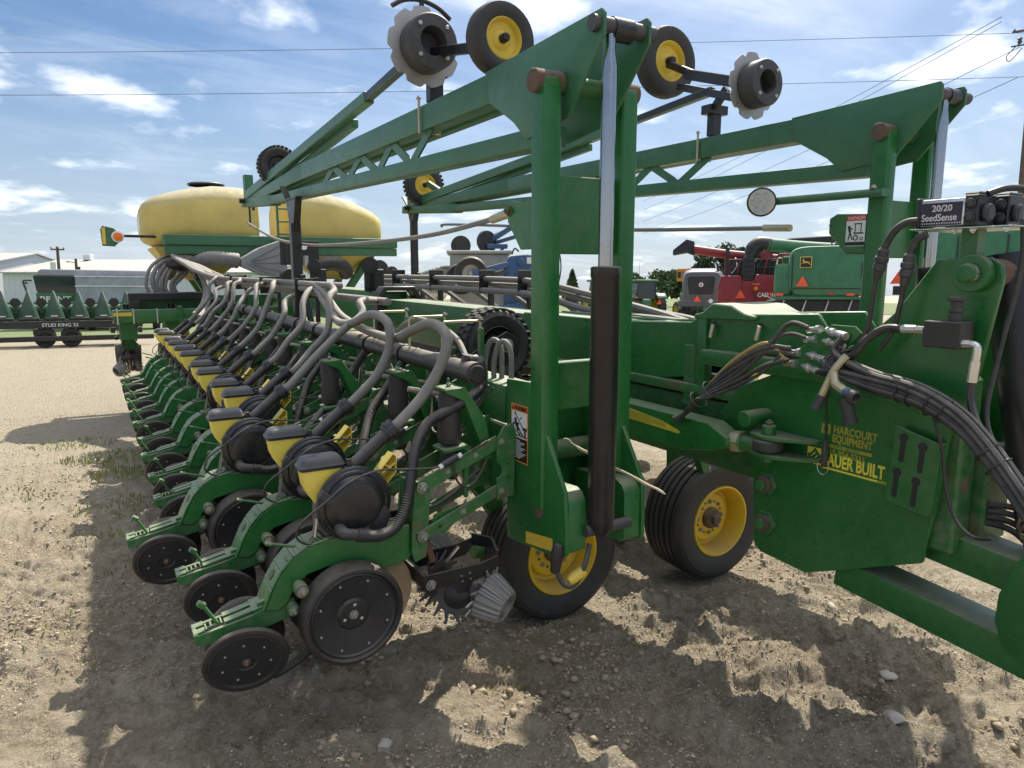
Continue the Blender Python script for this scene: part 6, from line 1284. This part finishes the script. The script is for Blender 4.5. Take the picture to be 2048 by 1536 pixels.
for x, z, r0, yy in ((-.08, 2.30, .36, -1.0), (-.30, 2.20, .34, -.6)):
    b = MB(); b.lathe((x, yy, z), NY, [(r0 * .5, -.1), (r0 * .9, -.12), (r0, -.06), (r0, .06), (r0 * .9, .12), (r0 * .52, .1)], 'rubber_clean', 32, cap=False); w = b.build('gauge_wheel', p, O0); b = MB(); b.lathe((x, yy, z), NY, [(r0 * .53, -.05), (r0 * .52, .1), (r0 * .47, .06), (r0 * .2, .03), (r0 * .12, .12), (0, .12)], 'bin_white', 24, cap=False); b.build('rim', w, O0)
b = MB(); b.beam((-.05, -1.12, 2.30), (.68, -.85, 2.50), .06, .12, 'blue'); b.beam((.05, -.9, 2.2), (.68, -.8, 2.35), .12, .1, 'iron_grey'); b.build('wheel_arm', p, O0, bevel=.01)
b = MB(); b.bb(1.45, 1.56, -.6, -.5, 1.5, 3.9, 'blue'); b.bb(1.68, 1.78, -.6, -.5, 1.5, 3.7, 'blue'); b.cyl((1.62, -.62, 2.9), (1.62, -.62, 3.8), .03, 'chrome'); b.cyl((1.62, -.62, 1.7), (1.62, -.62, 2.9), .055, 'black'); b.bb(1.80, 1.86, -.5, -.4, 2.4, 3.3, 'green_far'); b.build('marker_mast', p, O0, bevel=.01)
b = MB(); b.beam((1.6, -.4, 3.82), (.30, .5, 3.05), .08, .10, 'blue'); b.beam((1.5, -.4, 3.30), (.5, .4, 3.05), .07, .08, 'blue'); b.beam((1.5, -.35, 3.62), (.35, .5, 3.18), .05, .05, 'aluminium'); b.prism([(.75, 3.38), (1.45, 3.62), (1.4, 3.3), (1.25, 3.22), (1.18, 3.36), (1.02, 3.28), (.92, 3.12), (.82, 3.3)], 'xz', -.05, -.02, 'blue'); b.build('marker_arm', p, O0, bevel=.005)
b = MB(); b.lathe((.28, .35, 3.06), (.5, -.8, .1), [(.12, -.04), (.25, -.05), (.27, 0), (.25, .05), (.12, .04)], 'rubber', 26, cap=True); b.build('marker_tyre', p, O0)
b = MB(); b.lathe((-.32, .5, 2.98), NY, [(.0, 0), (.23, .02), (.23, .06), (.0, .07)], 'rubber', 26, cap=False); b.build('marker_tyre', p, O0)
b = MB(); b.beam((.30, .3, 2.95), (.42, .2, 2.75), .06, .06, 'blue'); b.beam((.70, .2, 2.95), (.45, .2, 2.72), .06, .06, 'blue'); b.bb(.28, .75, .15, .3, 2.9, 3.0, 'blue'); b.build('arm_rest', p, O0, bevel=.005)
b = MB(); b.bb(-2.2, 2.6, .0, .25, 1.1, 1.35, 'blue'); b.prism([(.4, 1.6), (1.4, 1.75), (1.6, 1.5), (1.0, 1.2), (.3, 1.3)], 'xz', -.9, -.85, 'blue'); b.bb(-2.0, 2.5, .3, .6, .3, 1.1, 'iron_grey'); b.build('toolbar', p, O0, bevel=.01)
b = MB(); b.tube([(1.30, -.8, 1.6), (1.36, -.82, 2.5), (1.5, -.84, 2.95), (1.75, -.84, 2.9), (1.85, -.84, 2.4), (1.7, -.8, 1.7)], .016, 'black', 6, 6); b.build('hydraulic_hose', p, O0)
for x in (1.2, 2.05): panel(p, 'valve_box', x - .12, x + .12, -.8, 1.65, 1.9, 'black', .2)
for x in (-1.5, 2.2): wheel(p, x, .8, .5, .3, 'bin_white')
for x, z, rr in ((-2.35, 2.55, .12), (-2.12, 2.42, .20), (-1.85, 2.32, .16)):
    b = MB(); b.lathe((x, -.2, z), (.35, -.9, 0), [(.0, 0), (rr, .01), (rr, .06), (0, .07)], 'rubber', 20, cap=False); b.build('closing_wheel', p, O0)

paint('green_backlit', (.012, .055, .026), .4, dust=.25, film=.05)  # snout green darkened, their backlit shade put into the colour
p2 = machine('nurse_tank', 'white horizontal tank behind the far wing, left of the blue planter', 'tank', (8.0, 18.65, 0))
b = MB(); b.lathe((-.75, .4, 2.05), (1, 0, 0), [(.0, 0), (.18, .02), (.30, .10), (.33, .2), (.33, 1.35), (.30, 1.45), (.18, 1.52), (0, 1.54)], 'white', 28, cap=False); b.build('tank_shell', p2, O0)
b = MB(); b.bb(-.7, .75, .1, .7, 1.45, 1.68, 'red'); b.bb(-.6, -.45, .2, .6, .5, 1.45, 'iron_grey'); b.bb(.5, .65, .2, .6, .5, 1.45, 'iron_grey'); b.build('cradle', p2, O0, bevel=.02)
for x in (-.6, .7): wheel(p2, x, .4, .45, .25, 'white', ax=(0, 1, 0))
p3 = machine('disc_harrow', 'low dark red tillage frame behind the planter tongue', 'harrow', (6.6, 20.0, 0))
b = MB(); b.bb(-1.6, 1.4, 0, .15, 1.55, 1.72, 'red'); b.bb(-1.6, 1.4, 1.2, 1.35, 1.5, 1.65, 'red'); b.bb(-.1, .1, -.6, 2.0, 1.6, 1.75, 'red'); b.build('frame', p3, O0, bevel=.02)
for k in range(9):
    b = MB(); b.lathe((-1.5 + k * .35, .05, 1.0), (1, 0, 0), [(.0, -.02), (.28, 0), (.0, .02)], 'steel', 20, cap=False); b.beam((-1.5 + k * .35, .05, 1.55), (-1.5 + k * .35, .05, 1.0), .05, .05, 'iron_grey', up=(0, 1, 0)); b.build('disc_gang', p3, O0)
for x in (-.9, .8): wheel(p3, x, 1.3, .45, .25, 'red')
# ---- corn header on its trailer at the left
h = machine('corn_header', 'green corn header with a row of pointed snouts loaded on a trailer', 'header', (-.95, 30.3, 0))
for k in range(7):
    x = -2.5 + k * .76; b = MB()
    b.loft([[(x + a * w, yy + c, zz) for a, c in ((-1, 0), (-.6, -d), (.6, -d), (1, 0))] for zz, w, d, yy in ((.95, .34, .25, 0), (1.30, .26, .22, .02), (1.65, .13, .14, .03), (1.95, .03, .04, .05), (2.02, .008, .01, .05))], 'green_backlit'); sn = b.build('snout', h, O0, bevel=.008); b = MB(); b.beam((x + .30, -.03, 1.0), (x + .03, .0, 1.98), .03, .02, 'aluminium', up=(0, 1, 0)); b.build('snout_edge', h, O0); b = MB(); b.bb(x - .30, x + .30, -.28, -.1, .955, 1.06, 'black'); b.build('snout_base', h, O0, bevel=.02); b = MB(); b.bb(x - .10, x + .10, -.262, -.24, 1.10, 1.13, 'print_white'); b.build('snout_decal', h, O0)
    if k < 6:
        b = MB(); b.prism([(x + .38 + .17 * math.cos(R(q)), 1.58 + .17 * math.sin(R(q))) for q in range(22, 382, 45)], 'xz', .3, .34, 'black'); b.bb(x + .34, x + .42, .34, .4, 1.2, 1.5, 'iron_grey'); b.build('gathering_guard', h, O0)
b = MB(); b.cyl((-2.9, .8, 1.35), (2.3, .8, 1.35), .16, 'green_far', n=18); b.bb(-2.9, 2.35, 1.0, 1.15, .95, 1.6, 'green_far'); b.bb(-2.9, 2.35, .5, .56, 1.42, 1.47, 'aluminium'); b.build('auger_trough', h, O0, bevel=.01)
b = MB(); b.prism([(2.0, .95), (2.35, .95), (2.4, 1.3), (2.28, 1.45), (2.1, 1.35)], 'xz', -.2, .8, 'green_far'); b.build('end_divider', h, O0, bevel=.04, seg=2)
t = machine('header_trailer', 'black low header trailer carrying the corn header', 'trailer', (-.95, 30.3, 0))
b = MB(); b.bb(-3.2, 2.55, -.35, -.15, .68, .94, 'black'); b.bb(-3.2, 2.55, 1.1, 1.3, .68, .94, 'black'); b.bb(-3.2, 2.9, -.36, -.2, .22, .40, 'black')
for x in (-3.0, -2.1, -.9, .3, 1.5, 2.4): b.bb(x, x + .14, -.14, 1.09, .45, .66, 'black')
b.build('frame', t, O0, bevel=.015)
for x in (-.55, .25):
    for y in (-.1, 1.1): wheel(t, x, y, .34, .22, 'black', ax=(0, 1, 0), lugs=False)
panel(t, 'reflector_tape', 1.55, 2.25, -.352, .82, .87, 'smv_red', .01); panel(t, 'reflector_tape', 1.78, 2.02, -.364, .818, .872, 'print_white', .01)
text('STUD KING 32', .17, (-.62, -.36, .74), (1, 0, 0), (0, 0, 1), 'print_white', 'trailer_lettering', t, ext=.004)
# ---- grain cart
g = machine('grain_cart', 'grey and green grain cart with a rolled tarp behind the header', 'cart', (0.3, 44.7, 0))
b = MB(); b.prism([(-2.85, 2.86), (-2.5, 3.2), (2.5, 3.2), (2.85, 2.86)], 'xz', .1, 2.6, 'tarp'); b.build('tarp', g, O0, bevel=.04)
b = MB(); b.loft([[(sx * a, 1.35 + sy * c, z) for sx, sy in ((-1, -1), (1, -1), (1, 1), (-1, 1))] for z, a, c in ((2.85, 2.85, 1.3), (2.1, 2.75, 1.25), (1.75, 2.6, 1.2))], 'glass_dark'); b.build('upper_hopper', g, O0, bevel=.02)
b = MB(); b.loft([[(sx * a, 1.35 + sy * c, z) for sx, sy in ((-1, -1), (1, -1), (1, 1), (-1, 1))] for z, a, c in ((1.95, 2.78, 1.28), (1.45, 2.75, 1.27), (.75, 1.4, .8))], 'green_far'); b.build('lower_hopper', g, O0, bevel=.02)
wa = machine('grain_wagon', 'grey sided gravity wagon with green base in front of the grain cart', 'wagon', (1.35, 43.0, 0))
b = MB(); b.bb(-2.0, 2.2, -.1, 2.0, 1.45, 2.82, 'cart_grey'); b.build('grain_box', wa, O0, bevel=.02)
for z in (1.43, 2.28, 2.78): panel(wa, 'box_rib', -2.03, 2.23, -.10, z, z + .06, 'aluminium', .04)
panel(wa, 'base', -2.0, 2.2, 1.9, .75, 1.44, 'green_far', 1.9, .02); 
for x in (-1.4, 1.6): wheel(wa, x, 0, .5, .35, 'yellow')
text('BRENT', .42, (-2.62, .02, 1.50), (1, 0, 0), (0, 0, 1), 'print_white', 'maker_name', g, ext=.006, bold=.01, sx=1.1)
b = MB(); b.tube([(-2.9, -.1, 2.6), (-3.2, -.15, 2.6), (-3.25, -.15, 2.4), (-2.9, -.15, 1.2)], .05, 'iron_grey', 8, 3); b.build('tarp_crank', g, O0)
for x in (-1.0, 1.2): wheel(g, x, 0.6, .8, .6, 'yellow')
panel(g, 'tail_light', 2.2, 2.3, .0, 1.2, 1.4, 'smv_red')
# ---- sheds
def shed(name, label, loc, w, d, eave, ridge, turn):
    s = machine(name, label, 'shed', loc, turn)
    b = MB(); b.prism([(0, 0), (d, 0), (d, eave - .03), (d / 2, ridge - .03), (0, eave - .03)], 'yz', 0, w, 'shed_white'); b.build('wall', s, O0)
    b = MB(); b.prism([(-.4, eave - .02), (d / 2, ridge), (d + .4, eave - .02), (d + .4, eave + .12), (d / 2, ridge + .14), (-.4, eave + .12)], 'yz', -.3, w + .3, 'shed_roof'); rf = b.build('roof', s, O0)
    n = int(w / .9); sl = (ridge - eave) / (d / 2)
    for k in range(n):
        b = MB(); x = k * .9; b.beam((x, -.38, eave + .145), (x, d / 2, ridge + .165), .05, .05, 'shed_roof'); b.build('roof_rib', rf, O0)
    for k in range(int(w / .6)):
        b = MB(); b.bb(k * .6, k * .6 + .05, -.04, -.002, .1, eave - .05, 'shed_white'); b.build('wall_rib', s, O0)
    return s, rf
s, rf = shed('machine_shed', 'long white metal shed with low pale roof', (-8.4, 98.5, 0), 30, 22, 4.3, 6.2, 0.02)
for x in (3.6, 14.5):
    b = MB(); b.bb(x, x + .9, 9.5, 10.5, 6.2, 6.9, 'shed_white'); b.build('roof_vent', rf, O0, bevel=.05)
b = MB(); b.lathe((2.6, -.05, 3.2), NY, [(.1, 0), (.1, .2), (0, .22)], 'iron_grey', 10); b.build('wall_lamp', s, O0)
shed('machine_shed', 'taller white shed cut off by the left edge', (-26.0, 108, 0), 17, 22, 5.0, 7.0, 0.02)
# ---- utility poles and wires
def pole(loc, h, label, arms, r=.13):
    p = machine('utility_pole', label, 'pole', loc); b = MB(); b.cyl((0, 0, 0), (0, 0, h), r * 1.2, 'wood_pole', r2=r * .8, n=12); b.build('shaft', p, O0)
    for z, w in arms:
        b = MB(); b.bb(-w, w, -.16, -.04, z, z + .12, 'wood_pole'); b.build('crossarm', p, O0)
        for x in (-w * .9, 0, w * .9): b = MB(); b.lathe((x, -.1, z + .12), PZ, [(.03, 0), (.06, .05), (.05, .12), (0, .16)], 'iron_grey', 10, cap=False); b.build('insulator', p, O0)
    return p
a = pole((-2.2, 71.9, 0), 5.9, 'wooden pole carrying a transformer in front of the shed', [(5.6, .5)]); b = MB(); b.cyl((-.4, -.1, 3.9), (-.4, -.1, 4.6), .2, 'shed_white'); b.build('transformer', a, O0)
a = pole((-.95, 73.4, 0), 5.0, 'shorter wooden pole with a lamp near the transformer pole', []); b = MB(); b.beam((0, 0, 4.6), (-.55, -.2, 4.75), .05, .05, 'iron_grey'); b.box((-.6, -.2, 4.72), (.25, .2, .15), 'aluminium'); b.bb(.0, .3, -.2, 0, 3.9, 4.3, 'iron_grey'); b.build('pole_lamp', a, O0)
a = pole((52.9, 24.2, 0), 20, 'tall utility pole with crossarm at the right edge', [(18.6, 1.2)], .18); b = MB(); b.lathe((-.75, -.1, 18.3), (0, 0, -1), [(.05, 0), (.15, .1), (.08, .2), (.15, .3), (.05, .45)], 'iron_grey', 12); b.tube([(-.75, -.1, 17.9), (-1.0, -.1, 17.7), (-1.4, -.1, 17.2), (-1.2, -.1, 16.9), (-.6, -.1, 17.6)], .03, 'wire', 6, 4); b.bb(-1.2, .2, -.1, -.04, 17.75, 17.83, 'iron_grey'); b.build('cutout_fuse', a, O0)
def wire_(p0, p1, sag, label, r=.014):
    P0 = Vector(p0); P1 = Vector(p1); b = MB(); n = 24
    b.tube([P0.lerp(P1, k / n) - Vector((0, 0, sag * 4 * (k / n) * (1 - k / n))) for k in range(n + 1)], r, 'wire', 5, smooth=False); o = b.build('power_line', None, tuple(P0)); tag(o, label, 'wire', 'overhead wires')
wire_((-16, 45.9, 12.0), (52.0, 6.0, 13.6), .5, 'upper of the two near-level overhead wires', .011)
wire_((-16, 45.7, 10.25), (52.0, 6.0, 11.8), .5, 'lower of the two near-level overhead wires', .011)
def wpx(r0, f0, z0): c, s = math.cos(-YAW), math.sin(-YAW); return (r0 * c + f0 * s, -r0 * s + f0 * c, z0)
for i, (p0, p1) in enumerate((((51.6, 25.6, 19.6), (83.5, 97.0, 18.0)), ((51.6, 25.6, 19.3), (83.5, 97.0, 16.5)), ((52.9, 25.0, 17.8), (83.5, 97.0, 14.6)), ((52.9, 25.0, 15.9), (83.5, 97.0, 12.5)))):
    wire_(p0, p1, .6, ('steepest slanting wire running from the crossarm', 'second slanting wire from the crossarm, close under the steepest', 'third slanting wire down from the right edge', 'lowest slanting wire down from the right edge')[i], .022)
# ---- trees
def tree(loc, h, w, label, trunk_h, seed, n=1500, conifer=False, leaf='leaf_a', ls=.30):
    rg = np.random.default_rng(seed); t = machine('tree', label, 'tree', loc, 0, 'trees behind the lot')
    b = MB(); b.cyl((0, 0, 0), (0.1, 0, trunk_h + h * .3), .22 * h / 9, 'bark', r2=.06, n=9)
    for k in range(5): a = rg.random() * 6.28; b.cyl((0, 0, trunk_h * (.8 + .1 * k)), (math.cos(a) * w * .6, math.sin(a) * w * .5, trunk_h + h * (.15 + .12 * k)), .07 * h / 9, 'bark', r2=.02, n=6)
    b.build('trunk', t, O0)
    nb = 14; cs = []
    for k in range(nb):
        if conifer: zz = trunk_h + (h - trunk_h) * (k / nb); q = (1 - k / nb) ** .9 * w; cs.append((0, 0, zz, q, q, (h - trunk_h) / nb * 1.5))
        else:
            a = rg.random() * 6.28; d = rg.random() ** .5 * w * .62; zz = trunk_h + (h - trunk_h) * (.18 + .66 * rg.random()); sc = w * (.30 + .25 * rg.random()); cs.append((math.cos(a) * d, math.sin(a) * d, zz, sc, sc, sc * .8))
    cs = np.array(cs); i = rg.integers(0, nb, n); u = rg.normal(size=(n, 3)); u /= np.linalg.norm(u, axis=1)[:, None]; u *= (.55 + .5 * rg.random((n, 1)))
    c = cs[i, :3] + u * cs[i, 3:]
    a1 = rg.normal(size=(n, 3)); a1 /= np.linalg.norm(a1, axis=1)[:, None]; a2 = np.cross(a1, rg.normal(size=(n, 3))); a2 /= np.linalg.norm(a2, axis=1)[:, None]; s = ls * (.6 + .8 * rg.random((n, 1)))
    vs = np.stack([c - a1 * s, c + a2 * s * .6, c + a1 * s, c - a2 * s * .6], 1).reshape(-1, 3)
    me = bpy.data.meshes.new('crown'); me.from_pydata(vs.tolist(), [], [(4 * k, 4 * k + 1, 4 * k + 2, 4 * k + 3) for k in range(n)]); me.materials.append(MAT[leaf]); place('crown', me, t, O0)
for nm, c in (('leaf_a', (.10, .15, .06)), ('leaf_b', (.075, .115, .06)), ('blade_grass', (.24, .27, .085))):
    m = paint(nm, c, .6, dust=0, film=0, vary=.35, scale=.5)
for k, (x, y, h, w, lab, con) in enumerate(((83, 81, 9.2, 3.2, 'leftmost tree of the dark clump behind the red combine', 0), (87, 79, 10.0, 3.4, 'second tree of the dark clump behind the red combine', 0), (91, 76.5, 10.5, 3.3, 'tallest tree of the clump behind the red combine', 0), (95, 74, 10.2, 3.2, 'fourth tree of the clump, above the green spout', 0), (99, 72, 10.6, 3.3, 'rightmost tree of the clump behind the combines', 0),
        (69.5, 88, 5.6, 2.8, 'rounded tree beside the black lift cylinder', 0), (72.5, 86.5, 5.2, 2.4, 'low rounded tree behind the tractor cabs', 0), (77, 84, 5.9, 2.6, 'bushy tree above the tractor roofs', 0), (80, 83, 5.8, 2.4, 'small bushy tree left of the orange lift', 0), (64.5, 91.2, 5.4, 1.5, 'narrow spruce seen between the mast posts', 1))):
    tree((x, y, 0), h, w, lab, h * .2, 40 + k, 2600, bool(con), 'leaf_b' if k < 5 or con else 'leaf_a', .36)
tree((-10.6, 66, 0), 2.6, 1.1, 'small green shrub at the left edge before the shed', .4, 77, 500, False, 'leaf_a', .16)
# ---- lawn strip beyond the gravel
lw_ = bpy.data.meshes.new('lawn'); lw_.from_pydata([(-90, 36, .03), (14, 36, .03), (120, 45, .03), (300, 300, .03), (-300, 300, .03)], [], [(0, 1, 2, 3, 4)]); m = paint('lawn', (.11, .15, .045), .9, dust=0, film=.2, vary=.25); lw_.materials.append(m)
o = bpy.data.objects.new('lawn', lw_); C.objects.link(o); struct(o)
# ---- weeds on the dirt
def grass(spots):
    vs = []; fs = []; rg = np.random.default_rng(5)
    for x, y, rad, n, hh in spots:
        for k in range(n):
            a = rg.random() * 6.28; d = rad * rg.random() ** .6; px, py = x + math.cos(a) * d, y + math.sin(a) * d * .8; z = float(height(np.array([px]), np.array([py]))[0]); h = hh * (.4 + .8 * rg.random()); q = rg.random() * 6.28; w = .004 + .003 * rg.random(); lx, ly = (rg.random() - .5) * h * 1.1, (rg.random() - .5) * h * 1.1
            o = len(vs); cx, sx = math.cos(q) * w, math.sin(q) * w
            vs += [(px - cx, py - sx, z - .005), (px + cx, py + sx, z - .005), (px + lx * .4 + cx * .8, py + ly * .4 + sx * .8, z + h * .6), (px + lx * .4 - cx * .8, py + ly * .4 - sx * .8, z + h * .6), (px + lx, py + ly, z + h)]; fs += [(o, o + 1, o + 2, o + 3), (o + 3, o + 2, o + 4)]
    me = bpy.data.meshes.new('grass'); me.from_pydata(vs, [], fs); me.materials.append(MAT['blade_grass']); o = bpy.data.objects.new('grass', me); C.objects.link(o); stuff(o); tag(o, 'thin green weeds sprouting on the dirt lot', 'weeds')
grass([(.05, 9.0, .5, 420, .055), (.2, 8.2, .35, 300, .07), (-.3, 10.2, .5, 240, .05), (.1, 7.0, .4, 160, .045), (.0, 6.0, .3, 90, .04), (-.5, 8.0, .5, 120, .04), (1.65, 2.75, .22, 60, .018), (-.35, 4.4, .35, 60, .03), (.25, 5.2, .3, 60, .04)])

# ---- the planter leans with its hitch set low: tilt it about the level of the ground
TILT = Matrix.Translation((0, 0, 1.85)) @ Matrix.Rotation(R(2.06), 4, Vector((math.cos(-YAW), -math.sin(-YAW), 0))) @ Matrix.Translation((0, 0, -2.0))
for o in (PL, st): o.matrix_world = TILT @ Matrix.Translation(o.location)
